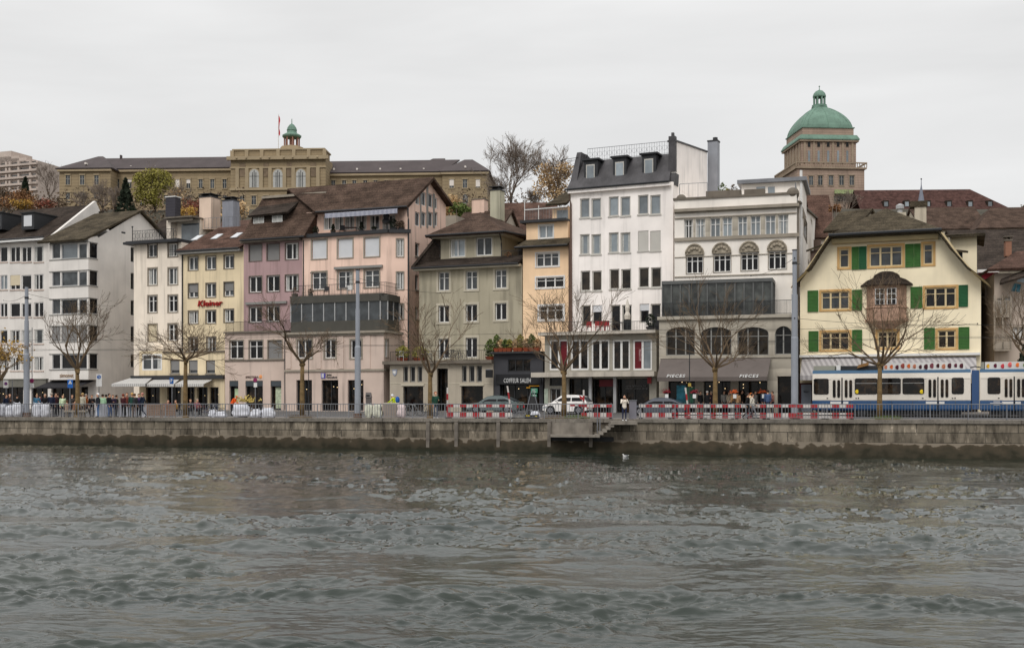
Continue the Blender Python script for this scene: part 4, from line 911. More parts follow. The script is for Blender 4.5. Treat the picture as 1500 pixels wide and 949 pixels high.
shopdark(B, e, 744, 526, 777, 545, rec=.12, mull=2); shopdark(B, e, 732, 563, 790, 605, rec=.5, mull=2, lit=1)
B.mb = MB(); B.block(e, q0, q1, BASE, zt, 3.0); B.mb.build('salon_front', ANTH, B.root)
r = e.rect(727, 548, 793.5, 562.5); mb = MB(); mb.pbox(e, r[0], r[2], -.12, 0, r[1], r[3]); sf = B.part('salon_fascia', SALON, mb)
sign(e, 'COIFFEUR', 739, 554, 760.5, 560.5, -.13, TEXTW, sf, bold=-.004, spacing=1.15); sign(e, 'SALEH', 763, 554, 778.3, 560.5, -.13, TEXTW, sf, bold=-.004, spacing=1.15)
NEON = mat('yellow_neon', srgb(225,160,40), .5, emit=.4, var=0); GRN = mat('green_lit_panel', srgb(70,140,110), .5, emit=.25, var=.3, scale=5)
mb = MB(); r = e.rect(773, 564.6, 788, 565.4); mb.pbox(e, r[0], r[2], .3, .34, r[1], r[3]); r = e.rect(769, 567, 774.5, 568.2); mb.pbox(e, r[0], r[2], .3, .34, r[1], r[3]); B.part('neon_strip', NEON, mb)
mb = MB(); r = e.rect(776, 568.5, 785.5, 575.5); mb.pbox(e, r[0], r[2], .28, .33, r[1], r[3]); r2 = e.rect(777, 577.5, 784.5, 583.5); mb.pbox(e, r2[0], r2[2], .28, .33, r2[1], r2[3]); lp = B.part('price_panel', GRN, mb)
mb = MB()
for i in range(3): mb.pbox(e, r[0]+.1, r[2]-.1-.1*(i % 2), .26, .279, r[1]+.08+.11*i, r[1]+.12+.11*i); mb.pbox(e, r2[0]+.05, r2[2]-.05, .26, .279, r2[1]+.06+.1*i, r2[1]+.1+.1*i)
mb.build('panel_print', TEXTW, lp)
mb = MB(); z = zt; mb.pbox(e, q0-.1, q1-.02, -.5, .6, z+.003, z+.16); B.part('planter_shelf', DARKM, mb)
B7 = B; e7 = e; zt7 = zt

# ---- B8: tall white house
pl = front(836, 986, 91.0, .45); W8 = plaster('white_plaster', (238,230,224), streak=.22); B = Bld('apartment_building', 'tall white house with slate mansard roof and three dormers', 'building', pl, W8)
WF = mat('cream_window_frame', (.50,.48,.44), .6, var=.05)
cl = [(849.5,880.5,3.2),(891.7,923.5,.6),(934.5,967.8,-1.8)]
for i, (ya, yb) in enumerate([(287.5,316),(340,369.5),(393.5,423)]):
    for j, (x0, x1, dy) in enumerate(cl):
        sh = i == 1 and j == 2; dx = 1 if i == 2 else 0
        xm = (x0+x1)/2
        for xa_, xb_ in ((x0+dx, xm-1.3+dx), (xm+1.3+dx, x1+dx)):
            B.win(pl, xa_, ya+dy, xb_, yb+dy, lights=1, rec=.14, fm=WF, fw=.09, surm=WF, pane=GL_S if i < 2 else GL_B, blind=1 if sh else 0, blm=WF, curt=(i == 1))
for x0, x1, y0, y1 in ((852,865.5,447,478),(867.5,882,447,475),(894.5,909,446.5,487),(911,925.5,446.5,487),(937,951,445,473),(953,968,445,486)):
    B.win(pl, x0, y0, x1, y1, lights=1, rec=.16, fm=WF, fw=.09, sill=False, pane=GL_D, blind=.35 if x0 in (867.5, 937) else 0, blm=BLIND, curt=False)
ze = pl.pz(911, 272.5); D = 13
B.block(pl, 0, pl.W, BASE, ze, D)
zR = PZ(231, pl.Y(pl.W/2, 1.7)); 
fwl = Plane(pl.pt(pl.W,0,0)[:2], pl.n)       # white firewall on the right side, above roof
va = fwl.a(1035.5); zf0 = fwl.pz(989, 208); zf1 = fwl.pz(1034, 222.5)
B.mb.hexa([fwl.pt(.5,-.02,ze-.3), fwl.pt(va,-.02,ze-.3), fwl.pt(va,.5,ze-.3), fwl.pt(.5,.5,ze-.3), fwl.pt(.5,-.02,zf0), fwl.pt(va,-.02,zf1), fwl.pt(va,.5,zf1), fwl.pt(.5,.5,zf0)])
B.done()
mb = MB(); L0, L1 = -.25, pl.W-.35
mb.slab([pl.pt(L0,-.35,ze), pl.pt(L1+.1,-.35,ze), pl.pt(L1-.1,1.7,zR), pl.pt(L0+.35,1.7,zR)], .25)
mb.slab([pl.pt(L0,6,ze), pl.pt(L0,-.35,ze), pl.pt(L0+.35,1.7,zR), pl.pt(L0+.35,6,zR)], .2)
mb.slab([pl.pt(L0+.35,1.7,zR), pl.pt(L1-.1,1.7,zR), pl.pt(L1,9,zR+.1), pl.pt(L0+.35,9,zR+.1)], .2); rf = B.roof(mb, m=SLATE)
mb = MB(); mb.pbox(pl, L0+.1, L1+.2, -.32, -.003, ze-.32, ze-.08); B.part('eave_board', W8, mb); gutter(B, pl, L0-.1, L1+.15, ze, -.42)
for x0, x1, yt, yb in ((855.5,875.5,236,269),(898,917.5,232,265),(940.5,961,227.5,262)):
    b = .45; a0, a1 = pl.a(x0,b), pl.a(x1,b); z0, z1 = pl.z(a0,yb,b), pl.z(a0,yt,b); mb = MB()
    mb.pbox(pl, a0, a1, b, 3.0, z0, z1); d = mb.build('dormer', DARKM, B.root)
    mb = MB(); mb.pbox(pl, a0-.18, a1+.18, b-.2, 3.3, z1, z1+.14); mb.build('dormer_roof', DARKM, d)
    mb = MB(); q0, q1 = a0+.2, a0+.95; mb.pbox(pl, q0, q1, b-.05, b-.005, z0+.1, z1-.35); mb.build('window_frame', WF, d)
    mb = MB(); mb.pbox(pl, q0+.08, q1-.08, b-.075, b-.051, z0+.2, z1-.45); mb.build('pane', GL_S, d)
mb = MB(); mb.hexa([pl.pt(L0+.1,.2,zR-2.0), pl.pt(L0+.7,.2,zR-2.0), pl.pt(L0+.7,1.4,zR-2.0), pl.pt(L0+.1,1.4,zR-2.0), pl.pt(L0+.35,1.2,zR+.7), pl.pt(L0+.75,1.2,zR+.7), pl.pt(L0+.75,2.0,zR+.7), pl.pt(L0+.35,2.0,zR+.7)])
mb.slab([pl.pt(L0+.5,2.0,zR), pl.pt(L0+.75,2.0,zR+.7), pl.pt(L0+.75,5.5,zR)], .2)
B.part('parapet', SLATE, mb)
mb = MB(); mb.hexa([fwl.pt(.2,-.06,ze-.2), fwl.pt(1.3,-.06,ze-.2), fwl.pt(1.3,.5,ze-.2), fwl.pt(.2,.5,ze-.2), fwl.pt(.5,-.06,zf0-2.5), fwl.pt(1.5,-.06,zf0-2.5), fwl.pt(1.5,.5,zf0-2.5), fwl.pt(.5,.5,zf0-2.5)]); mb.hexa([fwl.pt(.4,-.1,zf0), fwl.pt(va,-.1,zf1), fwl.pt(va,.6,zf1), fwl.pt(.4,.6,zf0), fwl.pt(.4,-.1,zf0+.14), fwl.pt(va,-.1,zf1+.14), fwl.pt(va,.6,zf1+.14), fwl.pt(.4,.6,zf0+.14)])
mb.pbox(fwl, .4, .9, -.04, .5, zf0-2.4, zf0+.45); mb.pbox(fwl, .5, .75, .1, .3, zf0+.45, zf0+.75); B.part('firewall_cap', SLATE, mb)
mb = MB(); a0, a1 = L0+1, L1-.3; n = 34; zz = zR+.05
railing_mb(mb, pl.pt(a0,2.0,zz), pl.pt(a1,2.0,zz), 1.05, 0, .012)
for i in range(n+1): a = a0+(a1-a0)*i/n; mb.tube([pl.pt(a,2.0,zz), pl.pt(a,2.0,zz+1.05)], .011, n=4, cap=False)
for i in range(0, n, 2): c = a0+(a1-a0)*(i+1)/n; mb.tube([pl.pt(c+.2*math.cos(t), 2.0, zz+.55+.2*math.sin(t)) for t in [k_*math.pi/5 for k_ in range(11)]], .011, n=4)
B.part('railing', GALV, mb)
mb = MB(); p = P3(837, 228, pl.Y(0)); mb.tube([pl.pt(.3,1,PZ(228,pl.Y(0))), pl.pt(-1.2,1,PZ(229,pl.Y(0)))], .025, n=4); mb.ball(pl.pt(-1.2,1,PZ(230.5,pl.Y(0))), .09, 6, 4); mb.tube([pl.pt(.3,1,PZ(231,pl.Y(0))), pl.pt(-.7,1,PZ(232,pl.Y(0)))], .02, n=4); B.part('roof_lamp', DARKM, mb)
mb = MB(); Yf = fwl.Y(va)+.6; FP = Plane((PX(1036.5,Yf), Yf), pl.d); a0, a1 = 0.0, FP.a(1051); z0, z1 = PZ(292,Yf), PZ(208,Yf); mb.pbox(FP, a0, a1, 0, .8, z0, z1); fl = B.part('metal_flue', mat('zinc_flue', srgb(142,144,150), .45, metal=.5, var=.08, streak=.15), mb)
mb = MB(); mb.pbox(FP, a0-.04, a1+.04, -.05, .85, z1, z1+.12); mb.tube([FP.pt(a1-.3,.4,z1+.12), FP.pt(a1-.3,.4,z1+.4)], .22, n=8); mb.build('cap', DARKM, fl)
mb = MB(); mb.tube([pl.pt(-.12,-.15,ze-.2), pl.pt(.05,-.12,ze-1.2), pl.pt(.12,-.12,5)], .085); B.part('downpipe', mat('copper_brown_pipe', srgb(96,76,66), .6), mb)
# glazed first floor and shop
e = pl.off(-3.0); q0, q1 = e.a(798), e.a(961.5); zt = e.pz(880, 490); GF = mat('stone_grey_front', srgb(152,147,136), .9, var=.1, streak=.2)
xs = [(804.5,832.3),(836,862.3),(866,892.5),(897,922.8),(927,955)]
GLI = glass('glass_first_floor', (.02,.015,.01), spec=.3); interior(GLI)
for j, (x0, x1) in enumerate(xs): w_ = B.win(e, x0, 497.5, x1, 542, lights=2, rec=.14, fm=WHITE, fw=.13, sill=False, pane=GLI, curt=False)
for x0, x1, m_, nm in ((929,939.7,DRED,'red_banner'),(942.8,953.5,GL_S,'pale_poster'),(821,830.5,DRED,'red_banner')): r = e.rect(x0, 500, x1, 540); mb = MB(); mb.pbox(e, r[0], r[2], .135, .155, r[1], r[3]); B.part(nm, m_, mb)
sign(e, 'MODE', 935.5, 511, 938.8, 529, .12, mat('sign_pale', srgb(190,150,150), .6), B.root)
for x0, x1 in ((833,863),(867,899),(903,951)): shopdark(B, e, x0, 554.5, x1, 606, rec=.6, mull=1)
shopdark(B, e, 806, 569, 821, 603, rec=.25, fm=ALU, mull=1); shopdark(B, e, 805, 553.5, 828, 565, rec=.2)
B.mb = MB(); B.block(e, q0, q1, BASE, zt, 3.0); B.mb.build('shop_front', GF, B.root)
mb = MB(); mb.pbox(e, q0-.35, q1+.1, -.6, 2.9, zt+.003, zt+.26); mb.pbox(e, q0-.75, q1+.15, -1.1, -.003, e.pz(880,552), e.pz(880,545)); B.part('canopy', mat('canopy_stone', srgb(184,176,164), .8, var=.1, streak=.3), mb)
r = e.rect(876, 556, 898, 566); mb = MB(); mb.pbox(e, r[0], r[2], .3, .5, r[1], r[3]); B.part('red_blind', DRED, mb)
r = e.rect(949, 552.5, 954.5, 561.5); mb = MB(); mb.pbox(e, r[0], r[2], -.12, -.01, r[1], r[3]); B.part('red_sign', RED, mb)
TXG = mat('sign_faint', (.22,.22,.22), .6); sign(e, 'dance behind the star', 914, 563, 944.5, 566.3, .52, TXG, B.root); sign(e, 'different summer things', 913, 567.5, 946, 570.5, .52, TXG, B.root)
mb = MB()
for x in (865, 901): a = e.a(x); mb.pbox(e, a-.12, a+.12, -.1, .1, 0, e.pz(880,552)); 
B.part('column', ALU, mb)
mb = MB(); r = e.rect(797.5, 569, 803, 600); mb.pbox(e, r[0], r[2], -.04, 0, r[1], r[3]); B.part('menu_board', mat('pale_green_board', srgb(168,178,162), .6, var=.2, scale=4), mb)
railing(B, e, 806, 892, 489.5, 1.0, -.3, step=.13, m=DARKM); railing(B, e, 890, 958, 489.5, 1.0, -.3, step=.13, m=DARKM)
B8 = B; e8 = e; zt8 = zt+.26

# ---- B9: cream stucco house with arched reliefs
pl = front(988, 1167, 87.0, .31); W9 = plaster('cream_stucco', (230,222,212), streak=.1); B = Bld('commercial_building', 'cream stucco house with round-topped reliefs above the dark glazed veranda', 'building', pl, W9)
sd = pl.side(); zt = pl.pz(1078, 289); D = 14
ST9 = mat('grey_ashlar', srgb(176,168,154), .9, var=.12, scale=.8, streak=.3, bump=.12, rows=.9)
top = [(1002,1015),(1019,1033),(1040.5,1055),(1058.5,1072.5),(1081,1094.5),(1099.5,1114),(1121,1136),(1140,1155)]
for x0, x1 in top:
    d = -(x0-1002)/153*8; B.win(pl, x0, 321.3+d, x1, 350+d, lights=2, rows=2, rec=.22, sill=False, pane=GL_S if x0 > 1015 else GL_D, fw=.06, curt=R.random() < .5)
for j, (x0, x1) in enumerate(((1005.5,1030),(1045.5,1070.5),(1085.5,1111),(1125.8,1152))):
    d = -j*2.1; B.win(pl, x0, 374+d, x1, 400.5+d, lights=3, rows=2, rec=.2, sur=.05, surm=STONE, pane=GL_D, curt=False, fw=.07)
B.win(sd, 1177, 321, 1182, 350, lights=1, sur=.05, surm=STONE, pane=GL_D); B.win(sd, 1187.5, 321, 1190, 330, lights=1, pane=GL_D, sill=False); B.win(sd, 1183.5, 382, 1186, 389, lights=1, pane=GL_D, sill=False)
B.face(pl, [(0,BASE),(pl.W,BASE),(pl.W,zt),(0,zt)]); 
v2 = sd.a(1198); zs1 = sd.pz(1170, 301); zs2 = sd.pz(1197, 318)
B.face(sd, [(0,BASE),(v2,BASE),(v2,zs2),(.8,zs1),(.8,zt),(0,zt)])
B.mb.face([pl.pt(0,D,BASE), pl.pt(0,0,BASE), pl.pt(0,0,zt), pl.pt(0,D,zt)]); B.mb.face([pl.pt(0,.8,zt), pl.pt(0,0,zt), pl.pt(pl.W,0,zt), pl.pt(pl.W,.8,zt)])
B.mb.face([pl.pt(0,.8,zs1), pl.pt(pl.W,.8,zs1), pl.pt(pl.W,D,zs1), pl.pt(0,D,zs1)]); B.mb.face([pl.pt(0,.8,zs1), pl.pt(0,.8,zt), pl.pt(pl.W,.8,zt), pl.pt(pl.W,.8,zs1)])
B.done()
mb = MB()
for y0, y1, o in ((303,307.5,.35),(308,309,.2),(315.5,317,.1),(345.5,350.5,.16),(373.5,374.6,.06),(402.5,404,.08)):
    r = pl.rect(992, y0, 1165, y1); mb.pbox(pl, .02, pl.W+(.2 if o > .1 else 0), -o, -.002, r[1], r[3])
B.part('cornice', STONE, mb)
mb = MB(); zc = pl.pz(1078, 290); mb.pbox(pl, -.1, pl.W+.1, -.12, .9, zt+.003, zt+.16); mb.ball(pl.pt(pl.a(997), .4, zt+.1), .42, 12, 8); mb.ball(pl.pt(pl.a(1161), .4, zt+.1), .5, 12, 8); B.part('parapet_cap', STONED, mb)
mb = MB()
for x0, x1 in ((1015.3,1018.7),(1033,1040.5),(1055,1058.5),(1072.5,1081),(1094.5,1099.5),(1114,1121),(1136,1140)):
    d = -((x0+x1)/2-1002)/153*8; r = pl.rect(x0+.3, 321.3+d, x1-.3, 350+d); mb.pbox(pl, r[0], r[2], -.05, -.002, r[1], r[3])
B.part('pilaster', ST9, mb)
REL = mat('relief_stone', srgb(152,142,126), .9, var=.35, scale=4, bump=.8, bscale=6)
for j, (x0, x1) in enumerate(((1004.3,1030.8),(1043.5,1070.5),(1083.3,1111),(1124.3,1152.2))):
    yb, yt = 373-j*2, 358.3-j*2; r = pl.rect(x0, yt, x1, yb); c = (r[0]+r[2])/2; w = (r[2]-r[0])/2; h = r[3]-r[1]
    mb = MB(); pts = [(c+w*math.cos(t), r[1]+h*math.sin(t)) for t in [math.pi*k_/14 for k_ in range(15)]]
    mb.slab([pl.pt(a,-.08,z) for a, z in pts], .078); rl = B.part('arch_relief', REL, mb)
    mb = MB(); mb.tube([pl.pt(a,-.1,z) for a, z in pts], .07, n=5)
    for k_ in range(5): mb.ball(pl.pt(c-w*.6+w*.3*k_, -.1, r[1]+h*(.3+.3*math.sin(math.pi*k_/4))), w*.17, 8, 5)
    mb.build('relief_carving', REL, rl)
pp = pl.off(3.5); r = pp.rect(1086, 268, 1176, 292); mb = MB(); mb.pbox(pp, r[0], r[2], 0, 6, zs1, r[3]); ph = B.part('penthouse', W9, mb)
mb = MB(); mb.pbox(pp, r[0]-.3, r[2]+.3, -.4, 6.5, r[3]+.003, r[3]+.3); mb.build('roof', GALV, ph); mb = MB()
for x0, x1 in ((1108,1121),(1125,1135)): q = pp.rect(x0, 274, x1, 284); mb.pbox(pp, q[0], q[2], -.05, -.005, q[1], q[3])
mb.build('pane', GL_S, ph)
mb = MB(); r = pl.rect(1034, 279, 1085, 291, 1.2); mb.pbox(pl, r[0], r[2], 1.2, 2.0, zs1, r[3]); r = pl.rect(1090, 277, 1120, 288, 1.2); mb.pbox(pl, r[0], r[2], 1.2, 2.0, zs1, r[3]); B.part('concrete_planter', STONED, mb)
mb = MB(); railing_mb(mb, pl.pt(.3,.7,zs1+.6), pl.pt(pl.a(1036,.7),.7,zs1+.6), 1.2, 3, .015); railing_mb(mb, sd.pt(.1,.1,zt), sd.pt(4.0,.1,zt-.4), .9, 14, .012); B.part('railing', GALV, mb)
mb = MB(); mb.tube([sd.pt(3.4,-.15,8), sd.pt(3.4,-.15,PZ(250,sd.Y(3.4)))], .11, n=8); B.part('vent_pipe', WHITE, mb)
mb = MB(); a = sd.a(1192); z0 = sd.z(a, 372); mb.pbox(sd, a-.4, a+.5, -.7, 0, z0, sd.z(a, 352)); B.part('side_chimney', mat('brown_render', srgb(96,80,72), .9), mb)
downpipe(B, pl, 1169, 301, 480, .1, STONED, .07); mb = MB(); mb.slab([sd.pt(.8,-.25,zs1), sd.pt(v2,-.25,zs2), sd.pt(v2,1,zs2+.2), sd.pt(.8,1,zs1+.2)], .12); B.part('side_coping', STONED, mb)
# dark glazed veranda and ashlar base
e = pl.off(-3.2); q0, q1 = e.a(965.5), e.a(1165.5); zb = e.pz(1060, 467); ze2 = pl.off(-2.7)
for x0, x1 in ((975.5,1018),(1026.5,1071.5),(1080,1126)): B.win(e, x0, 479, x1, 520.5, lights=3, rows=2, rec=.25, fm=GREYW, pane=GL_B, arch=.24, sill=False, curt=False, fw=.07)
B.win(e, 1135, 477.5, 1160, 519, lights=2, rows=2, rec=.25, fm=GREYW, pane=GL_D, arch=.3, sill=False, curt=False, fw=.07)
for x0, x1 in ((979,1018),(1031,1070),(1081.5,1124)): shopdark(B, e, x0, 553, x1, 607, rec=.5, mull=2, lit=3)
shopdark(B, e, 1139, 551, 1163, 607, rec=.9)
B.mb = MB(); B.block(e, q0, q1, BASE, zb, 3.2); B.mb.build('shop_front', ST9, B.root)
mb = MB(); mb.pbox(e, q0-.1, q1+.1, -.25, 3.1, zb+.003, zb+.25); r = e.rect(970, 520.8, 1163, 524); mb.pbox(e, q0+.1, q1, -.12, -.002, r[1], r[3]); r = e.rect(1138, 545, 1164, 551); mb.pbox(e, r[0], q1, -.06, -.002, r[1], r[3]); B.part('string_course', ST9, mb)
v0, v1 = ze2.a(970.5), ze2.a(1131); z0, z1, z2 = zb+.25, ze2.pz(1050,414.5), ze2.pz(1050,409.5); VER = mat('veranda_dark', srgb(92,93,92), .6, var=.1); GLV = glass('glass_veranda', (.05,.054,.05), spec=.5, var=.9)
vs = Plane(ze2.pt(v1,0,0)[:2], pl.n)
g = MB(); f = MB(); fb = MB(); fb.pbox(ze2, v0-.05, v1+.05, -.1, 2.6, z1, z2); fb.pbox(ze2, v0, v1, -.02, 2.6, z0, z0+.12)
for P, a0, a1, nn in ((ze2, v0, v1, 12), (vs, 0.0, 2.5, 2)):
    g.pbox(P, a0+.03, a1-.03, .08, .11, z0+.12, z1)
    for i in range(nn+1): c = a0+(a1-a0)*i/nn; f.pbox(P, c-.06, c+.06, -.03, .07, z0+.12, z1)
vr = B.part('veranda', VER, fb); g.build('glazing', GLV, vr); f.build('mullion', VER, vr)
mb = MB(); railing_mb(mb, e.pt(q0+.2,.1,zb+.25), e.pt(q1-.1,.1,zb+.25), 1.05, 110, .012); B.part('railing', DARKM, mb)
aw = awning(B, e, 968, 1129.5, 525, 962.5, 1124, 558, -.1, 2.0, AWN_T, val=.3)
P2 = e.off(-2.12)
sign(P2, 'PIECES', 976.5, 548.2, 1004, 552.8, -.02, TEXTW, aw, bold=.025, font_shear=.25, spacing=1.25); sign(P2, 'PIECES', 1083, 548.2, 1111.5, 552.8, -.02, TEXTW, aw, bold=.025, font_shear=.25, spacing=1.25)
r = e.rect(990, 564, 1003, 602); mb = MB(); mb.pbox(e, r[0], r[2], .38, .42, r[1], r[3]); B.part('poster', mat('teal_poster', srgb(64,138,160), .5, var=.6, scale=2), mb)
r = e.rect(1003.5, 567, 1017, 590); mb = MB(); mb.pbox(e, r[0], r[2], .36, .4, r[1], r[3]); B.part('poster', mat('mint_poster', srgb(78,140,112), .5, var=.4, scale=3), mb)
B9 = B; e9 = e

# ---- B10: yellow house with green shutters
pl = front(1172, 1437, 82.0, .40); W10 = plaster('butter_yellow_plaster', (238,222,186), streak=.06); B = Bld('house', 'butter yellow gabled house with green shutters and a little pink oriel', 'building', pl, W10)
CREAMF = mat('cream_sash', srgb(206,186,146), .6)
def az(x, y): a = pl.a(x); return a, pl.z(a, y)
def trip(x0, y0, x1, y1, n, label=None, **kw):
    B.win(pl, x0+3.5, y0+4, x1-3.5, y1-4.5, lights=n, rows=2, rec=.14, fm=CREAMF, fw=.10, sur=.16, surm=WOODT, pane=kw.get('pane', GL_M), curt=False)
trip(1226,360.5,1247.5,397,1); trip(1270,356.5,1325.5,395,3); trip(1349,353,1370.5,392,1)
trip(1199.5,423,1247.8,458,3); trip(1351.5,417,1404,454.5,3, pane=GL_D)
trip(1199.5,482.5,1247.8,517,3, pane=GL_D); trip(1282,481,1318,514,2, pane=GL_B); trip(1370,479.5,1403.5,514.5,2, pane=GL_B)
out = [(0.0, BASE), (pl.W, BASE), (pl.W, az(1436,411)[1])]
prof_r = [(1436,411),(1424,399),(1412,385),(1400,371),(1389,356),(1380,344),(1377.5,340.5)]; prof_l = [(1216.5,347),(1213,353),(1204,366),(1194,381),(1182,400),(1172.5,413)]
for x, y in prof_r[1:]+prof_l[:-1]: out.append(az(x, y))
out.append((0.0, az(1172.5,413)[1]))
B.face(pl, out); zl, zr_ = out[-1][1], out[2][1]; D = 14
B.mb.face([pl.pt(0,D,BASE), pl.pt(0,0,BASE), pl.pt(0,0,zl), pl.pt(0,D,zl)]); B.mb.face([pl.pt(pl.W,0,BASE), pl.pt(pl.W,D,BASE), pl.pt(pl.W,D,zr_), pl.pt(pl.W,0,zr_)]); B.done()
mb = MB(); sof = MB(); hA = [az(*q) for q in prof_l]; hB = [az(*q) for q in prof_r]
hA[-1] = (hA[-1][0]-.45, hA[-1][1]-.25); hB[0] = (hB[0][0]+.5, hB[0][1]-.3)
for seq in (hA, hB):
    for (a0, z0), (a1, z1) in zip(seq[:-1], seq[1:]):
        nx, nz = (z0-z1), (a1-a0); ln = math.hypot(nx, nz); nx, nz = -nx/ln, nz/ln; nx, nz = (-nx, -nz) if nz < 0 else (nx, nz)
        o = .5; mb.hexa([pl.pt(a0+nx*.12,-o-.6,z0+nz*.12), pl.pt(a1+nx*.12,-o-.6,z1+nz*.12), pl.pt(a1+nx*.12,D,z1+nz*.12), pl.pt(a0+nx*.12,D,z0+nz*.12), pl.pt(a0+nx*.42,-o-.6,z0+nz*.42), pl.pt(a1+nx*.42,-o-.6,z1+nz*.42), pl.pt(a1+nx*.42,D,z1+nz*.42), pl.pt(a0+nx*.42,D,z0+nz*.42)])
        sof.hexa([pl.pt(a0-nx*.3,-.5,z0-nz*.3), pl.pt(a1-nx*.3,-.5,z1-nz*.3), pl.pt(a1-nx*.3,-.003,z1-nz*.3), pl.pt(a0-nx*.3,-.003,z0-nz*.3), pl.pt(a0+nx*.1,-1.0,z0+nz*.1), pl.pt(a1+nx*.1,-1.0,z1+nz*.1), pl.pt(a1+nx*.1,-.003,z1+nz*.1), pl.pt(a0+nx*.1,-.003,z0+nz*.1)])
zh = pl.pz(1297, 342.5); h0, h1 = pl.a(1214,-1.1), pl.a(1379.5,-1.1); ap = (PX(1297.5, pl.Y(pl.W/2, 4.5)), pl.Y(pl.W/2, 4.5), PZ(305, pl.Y(pl.W/2, 4.5))); bk = (ap[0]+pl.n.x*9, ap[1]+pl.n.y*9, ap[2])
mb.slab([pl.pt(h0,-1.1,zh), pl.pt(h1,-1.1,zh), ap], .25); mb.slab([pl.pt(h1,-1.1,zh), pl.pt(h1+.2,13,zh), bk, ap], .25); mb.slab([pl.pt(h0-.2,13,zh), pl.pt(h0,-1.1,zh), ap, bk], .25)
rf = B.roof(mb, m=TILE_M); B.part('soffit', mat('shaded_cream_soffit', srgb(178,160,122), .8), sof)  # soffit cream is darkened to carry the shade under the roof edge
mb = MB(); mb.pbox(pl, pl.a(1219), pl.a(1375), -.5, -.003, zh-.6, zh-.25); B.part('frieze', mat('shaded_cream_soffit', (1,1,1)), mb)
mb = MB(); mb.tube([pl.pt(h0,-1.2,zh-.05), pl.pt(h1,-1.2,zh-.05)], .11, n=6); B.part('gutter', DARKM, mb)
def shutter(x0, y0, x1, y1, m):
    a0, z0, a1, z1 = pl.rect(x0, y0, x1, y1); mb = MB(); t = .07
    mb.pbox(pl, a0, a0+t, -.09, -.045, z0, z1); mb.pbox(pl, a1-t, a1, -.09, -.045, z0, z1); mb.pbox(pl, a0+t, a1-t, -.09, -.045, z0, z0+t); mb.pbox(pl, a0+t, a1-t, -.09, -.045, z1-t, z1)
    n = 14
    for i in range(n):
        z = z0+t+(z1-z0-2*t)*i/n; h = (z1-z0-2*t)/n
        mb.hexa([pl.pt(a0+t,-.075,z), pl.pt(a1-t,-.075,z), pl.pt(a1-t,-.045,z+h*.6), pl.pt(a0+t,-.045,z+h*.6), pl.pt(a0+t,-.075,z+h*.5), pl.pt(a1-t,-.075,z+h*.5), pl.pt(a1-t,-.045,z+h*1.05), pl.pt(a0+t,-.045,z+h*1.05)])
    return B.part('shutter', m, mb)
for q in ((1247.8,361.5,1258,395,GREENS),(1258.3,361,1269.5,394.5,GREEND),(1326,357.5,1338.5,391.5,GREENS),(1338.8,357,1348.5,391,GREENS),(1183,425.6,1198.8,456.8,GREENS),(1248.3,424.5,1263,454.5,GREENS),(1333.8,420.2,1351,451.5,GREENS),(1404.3,417.5,1418,449.3,GREEND),(1184.5,485,1199,515,GREENS),(1248.3,483,1263,514.5,GREENS),(1353.5,480.2,1369.5,511.8,GREENS),(1404,479,1420,511.5,GREENS)): shutter(*q)
# oriel
OR = mat('oriel_pink_sandstone', srgb(172,140,120), .85, var=.26, scale=2.5, streak=.2); o0, o1 = pl.a(1266,-.6), pl.a(1330,-.6); z0, z1 = pl.pz(1298,471), pl.pz(1298,419); am = (o0+o1)/2; w = (o1-o0)/2
mb = MB()
def octo(ww, dd): return [(am-ww,0),(am-ww*.62,-dd),(am+ww*.62,-dd),(am+ww,0)]
def loft(mb, rings):
    for (p, za), (q, zb_) in zip(rings[:-1], rings[1:]):
        for i in range(3): mb.face([pl.pt(*p[i],za), pl.pt(*p[i+1],za), pl.pt(*q[i+1],zb_), pl.pt(*q[i],zb_)])
loft(mb, [(octo(w*.35,.3), z0-.55), (octo(w*.8,.75), z0-.1), (octo(w,.95), z0), (octo(w,.95), z0+.18), (octo(w*.92,.85), z0+.2), (octo(w*.92,.85), z0+.95), (octo(w,.92), z0+1.0), (octo(w*.92,.85), z0+1.08), (octo(w*.92,.85), z1)])
orl = B.part('oriel', OR, mb)
mb = MB(); loft(mb, [(octo(w*1.22,1.25), z1), (octo(w*1.2,1.2), z1+.1), (octo(w*.9,.9), z1+.45), (octo(w*.62,.65), z1+.62), (octo(w*.55,.55), z1+.85), (octo(w*.3,.35), z1+1.05), (octo(w*.02,.02), z1+1.1)]); p = octo(w*1.22,1.25); mb.face([pl.pt(*q,z1) for q in p]); mb.build('oriel_roof', TILE_D, orl)
for c in (-.27, .27):
    mb = MB(); mb.pbox(pl, am+w*(c-.22), am+w*(c+.22), -.92, -.86, z0+1.2, z1-.25); f = mb.build('oriel_window', WHITE, orl); 
for c in (-.27, .27):
    mb = MB()
    for k_ in (-1, 1): 
        for zz in range(3): h = (z1-z0-1.45)/3; mb.pbox(pl, am+w*(c+.1*k_-.08), am+w*(c+.1*k_+.08), -.945, -.921, z0+1.22+h*zz, z0+1.16+h*(zz+1))
    mb.build('pane', GL_D, orl)
